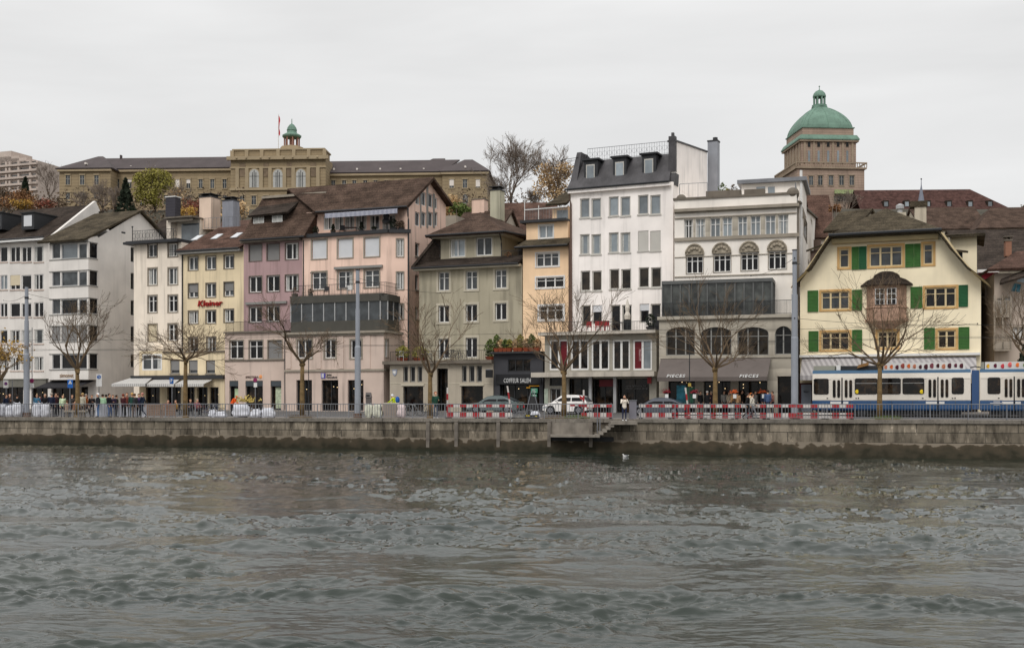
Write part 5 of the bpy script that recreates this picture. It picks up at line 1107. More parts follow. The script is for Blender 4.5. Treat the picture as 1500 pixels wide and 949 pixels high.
# grey striped shop awnings at street level
shopdark(B, pl, 1200, 560, 1430, 607, rec=.4, mull=8) if False else None
mb = MB(); r = pl.rect(1172, 518.5, 1432, 522); mb.pbox(pl, 0, pl.W-.05, -.45, -.002, r[1], r[3]); B.part('awning_box', WHITE, mb)
awning(B, pl, 1175, 1262, 523, 1172, 1260, 556.5, -.1, 2.4, AWN_G, val=.35); awning(B, pl, 1264, 1430, 523, 1262, 1431, 556, -.1, 2.4, AWN_G, val=.35)
r = pl.rect(1174, 563, 1189, 604); mb = MB(); mb.pbox(pl, r[0], r[2], -.08, -.002, r[1], r[3]); dr = B.part('door', mat('pale_blue_door', srgb(156,166,182), .5, var=.05), mb)
mb = MB(); mb.pbox(pl, r[0]-.12, r[0], -.12, -.002, r[1], r[3]+.12); mb.pbox(pl, r[2], r[2]+.12, -.12, -.002, r[1], r[3]+.12); mb.pbox(pl, r[0], r[2], -.12, -.002, r[3], r[3]+.12); mb.build('door_frame', mat('maroon_frame', srgb(80,40,44), .6), dr)
sign(pl, 'Sagen', 1177.5, 572, 1186, 575.2, -.1, TEXTD, dr)
mb = MB(); r = pl.rect(1195, 562, 1432, 606); mb.pbox(pl, r[0], r[2], -.06, -.003, r[1], r[3]); sg = B.part('shop_window', GL_SHOP, mb)
# dormers and rear cross wing on the right slope
xw = pl.off(5.5); r = xw.rect(1392, 345, 1431, 410); mb = MB(); mb.pbox(xw, r[0], r[2], 0, 5, r[1], r[3]); cw = B.part('cross_wing', W10, mb)
mb = MB(); z = r[3]; c = [xw.pt(r[0]-2.5,-.8,z), xw.pt(r[2]+.6,-.8,z), xw.pt(r[2]+.6,6,z), xw.pt(r[0]-2.5,6,z)]; t0 = P3(1389,335,xw.Y(r[0])); 
mb.slab([c[0], c[1], (t0[0]+1.2, t0[1]+3, t0[2]), (t0[0]-1.2, t0[1]+3, t0[2])], .2); mb.slab([c[1], c[2], (t0[0]+1.2, t0[1]+3, t0[2])], .2); mb.build('roof', TILE_M, cw)
d2 = pl.off(1.6); r = d2.rect(1397, 367, 1412, 381); mb = MB(); mb.pbox(d2, r[0]-.8, r[2]-.1, 0, 2, r[1]-1.0, r[3]); dd = B.part('dormer', DARKM, mb); mb = MB(); mb.slab([d2.pt(r[0]-1.2,-.3,r[3]+.15), d2.pt(r[2]+.3,-.3,r[3]-.1), d2.pt(r[2]+.1,2.5,r[3]+.3), d2.pt(r[0]-1.2,2.5,r[3]+.6)], .15); mb.build('dormer_roof', TILE_M, dd)
d3 = pl.off(1.2); r = d3.rect(1187, 361, 1199, 381); mb = MB(); mb.pbox(d3, r[0], r[2]+.5, 0, 1.5, r[1]-.8, r[3]-.3); dd = B.part('dormer', mat('brown_render', (1,1,1)), mb); mb = MB(); mb.slab([d3.pt(r[0]-.3,-.3,r[3]-.3), d3.pt(r[2]+.3,-.3,r[3]+.1), d3.pt(r[2]+.3,2,r[3]+.5), d3.pt(r[0]-.3,2,r[3]+.1)], .15); mb.build('dormer_roof', TILE_M, dd)
B10 = B

# ---- houses beyond the yellow one
pl = front(1434, 1462, 96.0, .2); WR = mat('wine_red_plaster', srgb(104,24,36, 1.1), .85, var=.12); B = Bld('house', 'wine red house in the gap past the yellow house', 'building', pl, WR)
for y0, y1 in ((419,424),(443,460),(483,500)): B.win(pl, 1447.5, y0, 1457, y1, lights=1, sur=.12, surm=STONE, pane=GL_M, rec=.15)
ze = pl.pz(1450, 397); B.block(pl, 0, pl.W, BASE, ze, 9); B.done(); mb = MB(); mb.pbox(pl, -.2, pl.W, -.4, .1, ze-.15, ze+.1); B.part('eave_board', WHITE, mb)
mb = MB(); mb.slab([pl.pt(-.6,-.4,ze+.1), pl.pt(pl.W+3,-.4,ze+.1), P3(1500,338,pl.Y(3,9)), P3(1430,338,pl.Y(0,9))], .2); B.roof(mb, m=TILE_D)
pl = front(1456.5, 1545, 86.5, .25); WG = plaster('warm_grey_plaster', (176,160,146)); B = Bld('house', 'grey old house with wooden balconies and a small blue mural under the eaves', 'building', pl, WG)
for x0, x1, y0, y1 in ((1484,1490,480,496),(1493,1499,480,496),(1462,1470,438,460),(1473,1480,436,458)): B.win(pl, x0, y0, x1, y1, lights=2, sur=.08, surm=STONE, pane=GL_D)
ze = pl.pz(1480, 400); B.block(pl, 0, pl.W, BASE, ze, 9); B.done()
mb = MB(); c0 = P3(1447, 394, pl.Y(0,-.8)); c1 = pl.pt(pl.W,-.8,c0[2]+.1); mb.slab([c0, c1, P3(1540,366,pl.Y(4,4.5)), P3(1489,368,pl.Y(2,4.5))], .22); mb.slab([pl.pt(-.8,9,c0[2]), c0, P3(1489,368,pl.Y(2,4.5))], .2); B.roof(mb, m=TILE_R)
mb = MB(); mb.slab([P3(1464,415,pl.Y(1,-1.6)), P3(1520,398,pl.Y(3,-1.6)), P3(1520,388,pl.Y(3,-.1)), P3(1466,409,pl.Y(1,-.1))], .15); B.part('canopy_roof', TILE_D, mb)
mb = MB(); e = pl.off(-1.0); r = e.rect(1457, 464, 1481, 512); mb.pbox(e, r[0], r[2], 0, 1, r[1], r[1]+.6)
for yb in (511, 462): z = e.pz(1470, yb); mb.pbox(e, r[0], r[2], 0, 1, z-.15, z); railing_mb(mb, e.pt(r[0],.05,z), e.pt(r[2],.05,z), 1.1, 9, .05, .06)
for a in (r[0], (r[0]+r[2])/2, r[2]): mb.pbox(e, a-.06, a+.06, 0, .1, r[1], e.pz(1470,432))
B.part('balcony', mat('grey_wood', srgb(150,140,128), .8, var=.2), mb)
r = pl.rect(1484, 405, 1499, 432); mb = MB(); am = (r[0]+r[2])/2; zm = (r[1]+r[3])/2
mb.slab([pl.pt(am-.5,-.02,zm-.4), pl.pt(am+.1,-.02,zm-.5), pl.pt(am+.2,-.02,zm+.1), pl.pt(am-.3,-.02,zm+.2)], .015); B.part('mural', mat('mural_teal', srgb(70,130,150), .7, var=.5, scale=4), mb)
mb = MB(); mb.slab([pl.pt(am-.1,-.02,zm+.3), pl.pt(am+.6,-.02,zm+.2), pl.pt(am+.7,-.02,zm+.8), pl.pt(am+.1,-.02,zm+.8)], .015); B.part('mural', mat('mural_pale', srgb(190,204,214), .7, var=.2, scale=4), mb)
chimney(pl, B.root, 1473, 353, 1482, 375, 4, .8, mat('brick_chimney', srgb(150,110,90), .9, rows=.12), cap=True)
# ================================================================ background: hill buildings and roofs
ETH = mat('olive_sandstone', srgb(150,133,106), .9, var=.12, scale=.25, streak=.15, rows=.9)
ETHT = mat('olive_sandstone_trim', srgb(160,144,118), .9, var=.1, scale=.4)
ROOF_E = mat('dark_slate_roof', srgb(74,66,66), .8, var=.15, scale=.3)
COPPER = mat('green_copper', srgb(106,134,119), .7, var=.16, scale=.4, streak=.3)
ST_T = mat('tower_sandstone', srgb(160,139,124), .9, var=.14, scale=.25, streak=.2, rows=.8); ST_TT = mat('tower_trim', srgb(150,134,116), .9, var=.15, scale=.4)
WBL = mat('white_roller_blind', srgb(222,214,206), .8, var=.03)
def bwin(root, pl, x0, y0, x1, y1, m=None, fm=None, pane=None, mull=True, trim=True, arch=False, blind=0):
    a0, z0, a1, z1 = pl.rect(x0, y0, x1, y1); mb = MB(); t = .28
    if arch:
        c = (a0+a1)/2; w = (a1-a0)/2; pts = [(a0-t, z0), (a1+t, z0)]+[(c+(w+t)*math.cos(math.pi*i/10), z1-w+(w+t)*math.sin(math.pi*i/10)) for i in range(11)]
        mb.slab([pl.pt(a,-.25,z) for a, z in pts], .247)
    elif trim:
        mb.pbox(pl, a0-t, a1+t, -.2, -.003, z0-t, z0); mb.pbox(pl, a0-t, a1+t, -.3, -.003, z1, z1+t*1.3); mb.pbox(pl, a0-t, a0, -.15, -.003, z0, z1); mb.pbox(pl, a1, a1+t, -.15, -.003, z0, z1)
    else: mb.pbox(pl, a0-.1, a1+.1, -.1, -.003, z0-.1, z1+.1)
    w_ = mb.build('window', m or ETHT, root); g = MB()
    if arch: g.slab([pl.pt(a,-.28,z) for a, z in [(a0, z0), (a1, z0)]+[(c+w*math.cos(math.pi*i/10), z1-w+w*math.sin(math.pi*i/10)) for i in range(11)]], .029)
    else: g.pbox(pl, a0, a1, -.05 if trim else -.13, -.004 if trim else -.101, z0, z1)
    g.build('pane', pane or GL_M, w_)
    b = -.3 if arch else (-.09 if trim else -.16); h = MB()
    if mull: am = (a0+a1)/2; h.pbox(pl, am-.1, am+.1, b, b+.03, z0, z1-(.02 if not arch else .3)); h.pbox(pl, a0, am-.1, b, b+.03, z0+(z1-z0)*.6, z0+(z1-z0)*.6+.14); h.pbox(pl, am+.1, a1, b, b+.03, z0+(z1-z0)*.6, z0+(z1-z0)*.6+.14)
    if arch: 
        for q in (-.36, .36): h.pbox(pl, c+w*q-.1, c+w*q+.1, b, b+.03, z0, z1-w*.6)
    if h.v: h.build('frame', fm or GREYW, w_)
    if blind: h = MB(); h.pbox(pl, a0+.02, a1-.02, -.14 if not arch else -.32, -.095 if not arch else -.305, z1-(z1-z0)*blind, z1-.02); h.build('blind', WBL, w_)
    return w_
def hip(mb, pl, a0, a1, b0, b1, ze, zr, run, th=.4, ends=(True, True)):
    m = (b0+b1)/2; r0 = a0+(run if ends[0] else 0); r1 = a1-(run if ends[1] else 0)
    mb.slab([pl.pt(a0,b0,ze), pl.pt(a1,b0,ze), pl.pt(r1,m,zr), pl.pt(r0,m,zr)], th); mb.slab([pl.pt(a1,b1,ze), pl.pt(a0,b1,ze), pl.pt(r0,m,zr), pl.pt(r1,m,zr)], th)
    mb.slab([pl.pt(a1,b0,ze), pl.pt(a1,b1,ze), pl.pt(r1,m,zr)], th); mb.slab([pl.pt(a0,b1,ze), pl.pt(a0,b0,ze), pl.pt(r0,m,zr)], th)
# ---- long college on the hill
YE = 322.0
root = empty('college_building', (PX(400,YE), YE, 52), 'long olive stone college building on the hill with central block and copper cupola', 'building')
def fp(x0, x1, Y): return front(x0, x1, Y, .06)
wl, wr = fp(161, 339, YE+3), fp(476, 649, YE+1); pvl, pvr = fp(87, 162, YE), fp(648, 714, YE-2); ctr = fp(338, 477, YE-3)
for pl, zt_y, D, nm in ((wl, 247, 14, 'wing_wall'), (wr, 253, 14, 'wing_wall'), (pvl, 247, 22, 'pavilion_wall'), (pvr, 251, 22, 'pavilion_wall')):
    mb = MB(); zt = pl.pz({wl:250, wr:560, pvl:120, pvr:680}[pl], zt_y); mb.pbox(pl, 0, pl.W, 0, D, 44, zt); mb.build(nm, ETH, root)
    mb = MB(); mb.pbox(pl, -.4, pl.W+.4, -.7, -.003, zt-.9, zt); mb.pbox(pl, 0, pl.W, -.25, -.003, zt-9.2, zt-8.7); mb.build('cornice', ETHT, root)
    pl.zt = zt
mb = MB(); mb.slab([wl.pt(0,-.9,wl.zt), wl.pt(wl.W,-.9,wl.zt), wl.pt(wl.W,7,wl.pz(250,231,7)), wl.pt(-7,7,wl.pz(250,231,7))], .4); mb.build('roof', ROOF_E, root); mb = MB(); mb.slab([wr.pt(-.3,-.9,wr.zt), wr.pt(wr.W,-.9,wr.zt), wr.pt(wr.W+4,7,wr.pz(560,235.5,7)), wr.pt(-.3,7,wr.pz(560,235.5,7))], .4); mb.build('roof', ROOF_E, root); mb = MB()
hip(mb, pvl, -.8, pvl.W+.8, -.9, 22, pvl.zt, pvl.pz(125,229,10), 7.5); mb.build('roof', ROOF_E, root); mb = MB(); hip(mb, pvr, -.8, pvr.W+.8, -.9, 22, pvr.zt, pvr.pz(680,233.5,10), 6.0)
mb.slab([wr.pt(wr.W-6,6,wr.pz(630,238,6)), wr.pt(wr.W+.2,6,wr.pz(630,238,6)), wr.pt(wr.W-.5,9,wr.pz(630,232.5,9)), wr.pt(wr.W-4,9,wr.pz(630,232.5,9))], .4); rf = mb.build('roof', ROOF_E, root)
mb = MB()
for pl, xs_, y in ((wl, (190,226,261,296,331), 243.5), (wr, (488,522,556,586,620), 247), (pvl, (123,), 238.5), (pvr, (681,), 243.5)):
    for x in xs_: r = pl.rect(x-1.2, y-1.5, x+1.2, y+1.2); mb.pbox(pl, r[0], r[2], .8, 2.0, r[1], r[3])
mb.build('roof_vent', WBL, rf)
mb = MB(); mb.pbox(wl, wl.a(162), wl.a(164), 6.5, 7.5, wl.pz(155,233,7), wl.pz(155,228,7)); mb.build('chimney', ROOF_E, rf)
for x in (99.5, 120.5, 141.5): bwin(root, pvl, x-3, 257, x+3.3, 271)
for x in (99.5, 121, 141): bwin(root, pvl, x-3, 282.5, x+3.3, 297)
for i, x in enumerate((172, 190, 208, 226, 243, 260, 276, 294, 311, 329)): bwin(root, wl, x-2.6, 263, x+3, 276, blind={5: .9, 6: .45, 1: .3}.get(i, 0)); bwin(root, wl, x-2.6, 286.5, x+3, 300)
for i, x in enumerate((488, 504, 519, 535, 550, 566, 582, 598, 614, 630)): bwin(root, wr, x-2.6, 264.5, x+3, 277, blind=.5 if i == 9 else 0)
for x, bl in ((661.5,.75),(681,0),(700,.85)): bwin(root, pvr, x-3, 263, x+3.3, 275.5, blind=bl)
bwin(root, pvr, 678, 285, 685.5, 302, arch=True)
mb = MB(); zt = ctr.pz(407, 231); z2 = ctr.pz(407, 217.5); mb.pbox(ctr, 0, ctr.W, 0, 9, 44, zt); mb.pbox(ctr, .6, ctr.W-.6, .5, 8, zt, z2-.4); mb.build('central_block', ETH, root)
mb = MB(); mb.pbox(ctr, -.9, ctr.W+.9, -1.0, -.003, zt-.7, zt+.3); mb.pbox(ctr, -.2, ctr.W+.2, -.3, -.004, zt-3.0, zt-2.6); zz = ctr.pz(407,277); mb.pbox(ctr, -.2, ctr.W+.2, -.5, -.003, zz-.35, zz+.35)
mb.pbox(ctr, .3, ctr.W-.3, .2, 8.5, z2-.4, z2)
for x in (338.5,360,382,406,429,451,474): q = ctr.a(x+1); mb.pbox(ctr, q-.5, q+.5, .1, .49, zt+.3, z2-.41)
mb.build('cornice', ETHT, root); mb = MB()
for x in (348,362,383,396,417,430,452,466): q = ctr.a(x); mb.pbox(ctr, q-.5, q+.5, -.42, -.004, zz+.35, zt-3.0); mb.ball(ctr.pt(q,-1.05,zt-.2), .3, 6, 4)
mb.build('pilaster', ETHT, root); mb = MB()
for x0, x1 in ((351,359.5),(386,393.5),(420,427.5),(455,463)): r = ctr.rect(x0, 239, x1, 259); mb.pbox(ctr, r[0], r[2], -.12, -.005, r[1], r[3])
mb.build('wall_panel', mat('panel_rose_brown', srgb(120,104,86), .9, var=.25, scale=1), root)
for x in (372.7, 407.3, 441): bwin(root, ctr, x-7, 248.5, x+7, 275, arch=True, pane=CURT, fm=DARKM)
for x in (355, 372, 390, 407, 425): bwin(root, ctr, x-3.2, 287, x+3.2, 300)
cx, cy, cz0 = P3(427.5, 217.5, YE+4); s = 322/1667
q = empty
mb = MB(); mb.lathe([(3.3,-1.2),(3.3,.2),(2.4,.3),(2.4,.5)], (cx,cy,cz0), 8); mb.build('cupola_base', ETHT, root)
mb = MB()
for k in range(8): t = k*math.pi/4+.3; mb.tube([(cx+2.1*math.cos(t), cy+2.1*math.sin(t), cz0+.5), (cx+2.1*math.cos(t), cy+2.1*math.sin(t), cz0+3.1)], .2, n=5)
mb.tube([(cx,cy,cz0+.5),(cx,cy,cz0+3)], .7, n=8); mb.build('cupola_column', mat('cupola_column_rose', srgb(150,110,96), .8), root)
mb = MB(); mb.lathe([(2.5,3.0),(2.75,3.3),(2.75,3.6),(2.1,4.0),(1.5,4.3),(1.35,5.0),(1.5,5.1),(1.25,5.9),(.75,6.6),(.25,7.0),(.12,7.1),(.1,8.4)], (cx,cy,cz0), 12); mb.build('cupola', COPPER, root, smooth=False)
fxp = P3(407.8, 218, YE+2); fr = empty('flagpole', (fxp[0], fxp[1], fxp[2]), 'flagpole with a limp red flag on the roof of the hill college', 'flag')
mb = MB(); mb.tube([fxp, (fxp[0], fxp[1], PZ(167, fxp[1]))], .12, .07, n=5); mb.build('pole', WHITE, fr)
mb = MB(); zt = PZ(169.5, fxp[1]); zb = PZ(197.5, fxp[1]); n = 10
for i in range(n):
    a, b = zt+(zb-zt)*i/n, zt+(zb-zt)*(i+1)/n; w0, w1 = .25+.12*math.sin(i*.9), .25+.12*math.sin((i+1)*.9)
    for sgn in (-1, 1): mb.face([(fxp[0]+.1, fxp[1]-.02*sgn, a), (fxp[0]+.1+w0, fxp[1]+.25*math.sin(i)*sgn, a-.4), (fxp[0]+.1+w1, fxp[1]+.25*math.sin(i+1)*sgn, b-.4), (fxp[0]+.1, fxp[1]-.02*sgn, b)])
mb.build('flag', mat('flag_red', srgb(190,40,56), .8, var=.15), fr)
# ---- domed university tower and its long roof
YT = 372.0; tf = front(1174, 1254, YT, -.07); tl = Plane(tf.pt(0,0,0)[:2], tf.n)
root = empty('dome_tower', (*tf.pt(10, 9, 0)[:2], 56), 'square sandstone tower with green copper dome above the right-hand roofs', 'tower')
W_ = tf.W
def sq(mb, o, z0, z1): mb.pbox(tf, -o, W_+o, -o, W_+o, z0, z1)
zA, zB, zC, zD, zE_, zF = [PZ(y, YT) for y in (310, 250, 240, 206, 199, 187)]
mb = MB(); sq(mb, 2.0, 52, zB); sq(mb, 0, zB, zD); mb.build('shaft', ST_T, root)
mb = MB(); sq(mb, 2.6, zB, zB+.5); 
for P, w0, w1 in ((tf, -2.6, W_+2.6), (tl, -2.6, W_+2.6)): 
    n = 30
    for i in range(n+1): a = w0+(w1-w0)*i/n; mb.pbox(P, a-.12, a+.12, *((-2.6, -2.4) if P is tf else (2.4, 2.6)), zB+.5, zC-.5)
mb.pbox(tf, -2.7, W_+2.7, -2.7, -2.3, zC-.5, zC-.1); mb.pbox(tf, -2.7, -2.3, -2.29, W_+2.6, zC-.5, zC-.1); mb.pbox(tf, W_+2.3, W_+2.7, -2.29, W_+2.6, zC-.5, zC-.1); mb.build('balustrade', ST_TT, root)
mb = MB(); sq(mb, .7, zD-.6, zD); mb.build('cornice', ST_TT, root); mb = MB(); sq(mb, .9, zD, zD+.35)
mb.hexa([tf.pt(a,b,zD+.35) for a, b in ((-.9,-.9),(W_+.9,-.9),(W_+.9,W_+.9),(-.9,W_+.9))]+[tf.pt(a,b,zE_+.1) for a, b in ((-.2,-.2),(W_+.2,-.2),(W_+.2,W_+.2),(-.2,W_+.2))]); mb.build('copper_skirt', COPPER, root)
mb = MB(); sq(mb, -.6, zE_, zF); mb.build('attic', ST_T, root)
for x in (1185, 1199, 1213, 1227.5, 1241): bwin(root, tf, x-1.5, 221, x+1.5, 239, m=ST_TT, trim=False, mull=False, pane=GL_S); bwin(root, tf, x-2, 208.5, x+2, 215.5, m=ST_TT, trim=False, mull=False, pane=GL_D)
for x in (1201.5, 1217, 1232.5, 1247.5): bwin(root, tf.off(-2.0), x-3.2, 257.5, x+3.2, 271.5, m=ST_TT, trim=True)
bwin(root, tf.off(-2.0), 1185, 258, 1191, 271.5, m=ST_TT)
mb = MB()
for x in (1178.5,1192,1206,1220,1234.5,1248.5): q = tf.a(x); mb.pbox(tf, q-.35, q+.35, -.3, -.003, zC, zD-.6)
for i in range(6): mb.pbox(tl, 1+i*3.0, 1.7+i*3.0, .003, .3, zC, zD-.6)
mb.build('pilaster', ST_TT, root); mb = MB()
for i in range(5): mb.pbox(tl, 2.1+i*3.0, 3.6+i*3.0, .002, .06, zC+1, zD-2)
mb.build('blind_window', ST_TT, root)
mb = MB(); q = tf.off(-2.0); r = q.rect(1219, 278, 1254, 285.5); mb.slab([q.pt(r[0],-2.2,r[1]), q.pt(r[2],-2.2,r[1]), q.pt(r[2]-.8,-.003,r[3]), q.pt(r[0]+.8,-.003,r[3])], .3); mb.build('canopy', mat('moss_copper', srgb(122,132,92), .8, var=.2), root); bwin(root, q, 1222, 288, 1251, 296, m=ST_TT, mull=False)
# dome: square plan easing to the lantern
mb = MB(); c = tf.pt(W_/2, W_/2, 0); zt = PZ(156, YT+8); n = 14; rings = []
for i in range(n+1):
    t = i/n; hh = 1-(1-t)**1.6; hw = max((W_/2-.25)*(1-hh**1.7)**.7, 2.3); z = zF+(zt-zF)*hh; ring = []
    for k in range(32):
        an = 2*math.pi*k/32+math.pi/4; e = 2/(9-6.5*t); ca, sa = math.cos(an), math.sin(an); x = hw*math.copysign(abs(ca)**e, ca); y = hw*math.copysign(abs(sa)**e, sa)
        ring.append(tuple(Vector(c)+Vector((tf.d.x*x+tf.n.x*y, tf.d.y*x+tf.n.y*y, z))))
    rings.append(ring)
for r0, r1 in zip(rings[:-1], rings[1:]):
    for k in range(32): mb.face([r0[k], r0[(k+1) % 32], r1[(k+1) % 32], r1[k]])

for k in range(0, 32, 2): mb.tube([q[k] for q in rings], .12, n=4)
mb.build('dome', COPPER, root); mb = MB(); sq(mb, -.3, zF-.2, zF+.12); mb.build('dome_rim', COPPER, root)
mb = MB(); c2 = (c[0], c[1], zt-.3); mb.lathe([(2.5,0),(2.5,.7),(2.1,.8)], c2, 12)
for k in range(8): t = k*math.pi/4+.2; mb.tube([(c2[0]+1.8*math.cos(t), c2[1]+1.8*math.sin(t), c2[2]+.8), (c2[0]+1.8*math.cos(t), c2[1]+1.8*math.sin(t), c2[2]+3.4)], .32, n=5)
mb.lathe([(1.9,3.3),(2.2,3.4),(2.2,3.8),(1.9,4.6),(1.2,5.4),(.35,5.8),(.12,6.0),(.1,6.9),(.3,7.0),(.05,7.3)], c2, 12); mb.build('lantern', COPPER, root)
# long brown roof beside the tower
pl = front(1262, 1480, 352, .05); root = empty('university_wing', (*pl.pt(20,5,0)[:2], 55), 'long building with big dark red-brown hipped roof and a row of dormers beside the tower', 'building')
RB = tiles('roof_long_brown', (98,70,64)); mb = MB(); mb.pbox(pl, 0, pl.W, 0, 14, 50, pl.pz(1370,306)); mb.build('wall', ST_T, root)
mb = MB(); z0, z1 = pl.pz(1370,308), pl.pz(1370,271); mb.slab([pl.pt(-.5,-1,z0), pl.pt(pl.W,-1,z0), pl.pt(pl.W-9.5,8,z1), pl.pt(-.5,8,z1)], .3); mb.slab([pl.pt(pl.W,-1,z0), pl.pt(pl.W,17,z0), pl.pt(pl.W-9.5,8,z1)], .3); mb.slab([pl.pt(pl.W,17,z0), pl.pt(-.5,17,z0), pl.pt(-.5,8,z1), pl.pt(pl.W-9.5,8,z1)], .3); rf = mb.build('roof', RB, root)
for x in (1298.5, 1329, 1360, 1391, 1422, 1451): r = pl.rect(x-2.7, 295.5, x+2.7, 302); d = MB(); d.pbox(pl, r[0]-.3, r[2]+.3, .4, 4, r[1]-.5, r[3]+.5); dm = d.build('dormer', TILE_D, root); d = MB(); d.pbox(pl, r[0], r[2], .35, .39, r[1], r[3]); d.build('pane', GL_S, dm)
# slim roof turret
X0, Y0 = PX(1349.5, 300), 300; root = empty('roof_turret', (X0, Y0, 45), 'slim grey spire with a ball on top rising over the brown roofs', 'spire'); mb = MB(); z0 = PZ(297,Y0); mb.lathe([(.95,-3),(.9,0),(.5,2.2),(.12,4.6),(.05,6.4)], (X0,Y0,z0), 8); mb.build('spire', mat('zinc_spire', srgb(120,124,136), .6, var=.1), root); mb = MB(); mb.ball((X0,Y0,PZ(262.5,Y0)), .22); mb.build('ball', DARKM, root); mb = MB(); mb.box(X0-.9, X0+.9, Y0-.9, Y0+.9, 38, z0-2.9); mb.build('base', STONED, root)
# ---- anonymous houses of the old town behind the front row
def oldhouse(x0, x1, ye, yr, Y, label, slope=.35, D=10, wallm=None, m=TILE_B, ov=.4, hips=(0, 0), name='house', zb=None):
    pl = front(x0, x1, Y, slope); ze = pl.pz((x0+x1)/2, ye); zr = PZ(yr, pl.Y(pl.W/2, D/2))
    root = empty(name, (*pl.pt(pl.W/2, D/2, 0)[:2], hz(*pl.pt(pl.W/2, D/2, 0)[:2])-1), label, 'house', None); z0 = root.location.z
    mb = MB(); mb.pbox(pl, 0, pl.W, 0, D, z0, ze)
    if not hips[0]: mb.face([pl.pt(0,0,ze), pl.pt(0,D/2,zr-.2), pl.pt(0,D,ze)])
    if not hips[1]: mb.face([pl.pt(pl.W,0,ze), pl.pt(pl.W,D/2,zr-.2), pl.pt(pl.W,D,ze)])
    mb.build('wall', wallm or plaster('old_wall', (176,164,148)), root)
    s = (zr-ze)/(D/2); mb = MB(); zo = ze-ov*s+.15; c = [pl.pt(-.3,-ov,zo), pl.pt(pl.W+.3,-ov,zo), pl.pt(pl.W+.3,D+ov,zo), pl.pt(-.3,D+ov,zo)]; r0, r1 = pl.pt(-.3+hips[0],D/2,zr), pl.pt(pl.W+.3-hips[1],D/2,zr)
    mb.slab([c[0], c[1], r1, r0], .2); mb.slab([c[2], c[3], r0, r1], .2)
    if hips[0]: mb.slab([c[3], c[0], r0], .2)
    if hips[1]: mb.slab([c[1], c[2], r1], .2)
    mb.build('roof', m, root); return root, pl, ze, zr
CRM = plaster('old_cream', (190,178,156))
r, pl, ze, zr = oldhouse(660, 726, 345, 309, 116, 'house with brown roof and small pink chimney behind the grey green house', D=9); chimney(pl, r, 691, 292.5, 709, 312, 4.2, 1.2, plaster('pink_chimney', (214,180,160)), cap=False)
mb = MB(); e_ = pl.off(-1); r2_ = e_.rect(648, 316, 668, 345); mb.pbox(e_, r2_[0], r2_[2], 0, 4, r2_[1], r2_[3]); mb.build('roof_terrace', STONE, r)
oldhouse(728, 812, 352, 297, 126, 'house with long red-brown tiled roof behind the apricot house', slope=.05, D=14, m=TILE_R, wallm=CRM)
oldhouse(208, 268, 346, 318, 126, 'house with low dark roof behind the narrow cream white house', D=9, m=TILE_D)
oldhouse(298, 372, 338, 322, 131, 'house with flat-looking brown roof behind the pale yellow house', D=9, m=TILE_R)
oldhouse(1196, 1222, 345, 286, 118, 'house with steep dark red roof between cream stucco house and yellow house', slope=.1, D=10, m=TILE_R)
r, pl, ze, zr = oldhouse(1213, 1253, 335, 308, 104, 'pale gabled attic wall peeping out over the yellow house roof', slope=.9, D=6, wallm=CRM, m=TILE_M)
oldhouse(1352, 1446, 335, 304, 165, 'house with wide mottled brown roof behind the yellow house chimney', slope=.1, D=14, m=TILE_B, wallm=CRM)
r, pl, ze, zr = oldhouse(1434, 1560, 333, 304, 158, 'house with hipped brown roof and cream eaves at the right edge', slope=.1, D=14, m=TILE_B, hips=(4, 0), wallm=CRM)
r, pl, ze, zr = oldhouse(1424, 1580, 392, 336, 122, 'house with large plain dark roof behind the wine red house', slope=.1, D=18, m=TILE_D, wallm=CRM)
# chimney stack on the yellow house's neighbour
pl = front(1330, 1362, 100, .3); root = empty('chimney_stack', (*pl.pt(.8, .5, 0)[:2], 12), 'broad cream chimney stack with mossy tiled cap behind the yellow house', 'chimney'); r = pl.rect(1333, 303, 1357, 331); mb = MB(); mb.pbox(pl, r[0]+.4, r[2], 0, 1.2, 10, r[3]); mb.build('shaft', CRM, root); mb = MB(); mb.pbox(pl, r[0], r[2]+.1, -.1, 1.3, r[3]-.0, r[3]+.5); mb.build('cap', TILE_M, root)
pl = front(1308, 1325, 100, .3); root = empty('chimney_cowl', (*pl.pt(.4, .5, 0)[:2], 12), 'shiny white metal chimney cowl behind the yellow house ridge', 'chimney'); mb = MB(); p = pl.pt(.6,.3,0); mb.lathe([(.22,0),(.22,.3),(.36,.35),(.36,.65),(.1,.8)], (p[0],p[1],PZ(312,p[1])), 10); mb.build('cowl', ALU, root); mb = MB(); mb.box(p[0]-.4, p[0]+.4, p[1]-.4, p[1]+.4, 10, PZ(312,p[1])); mb.build('shaft', CRM, root)
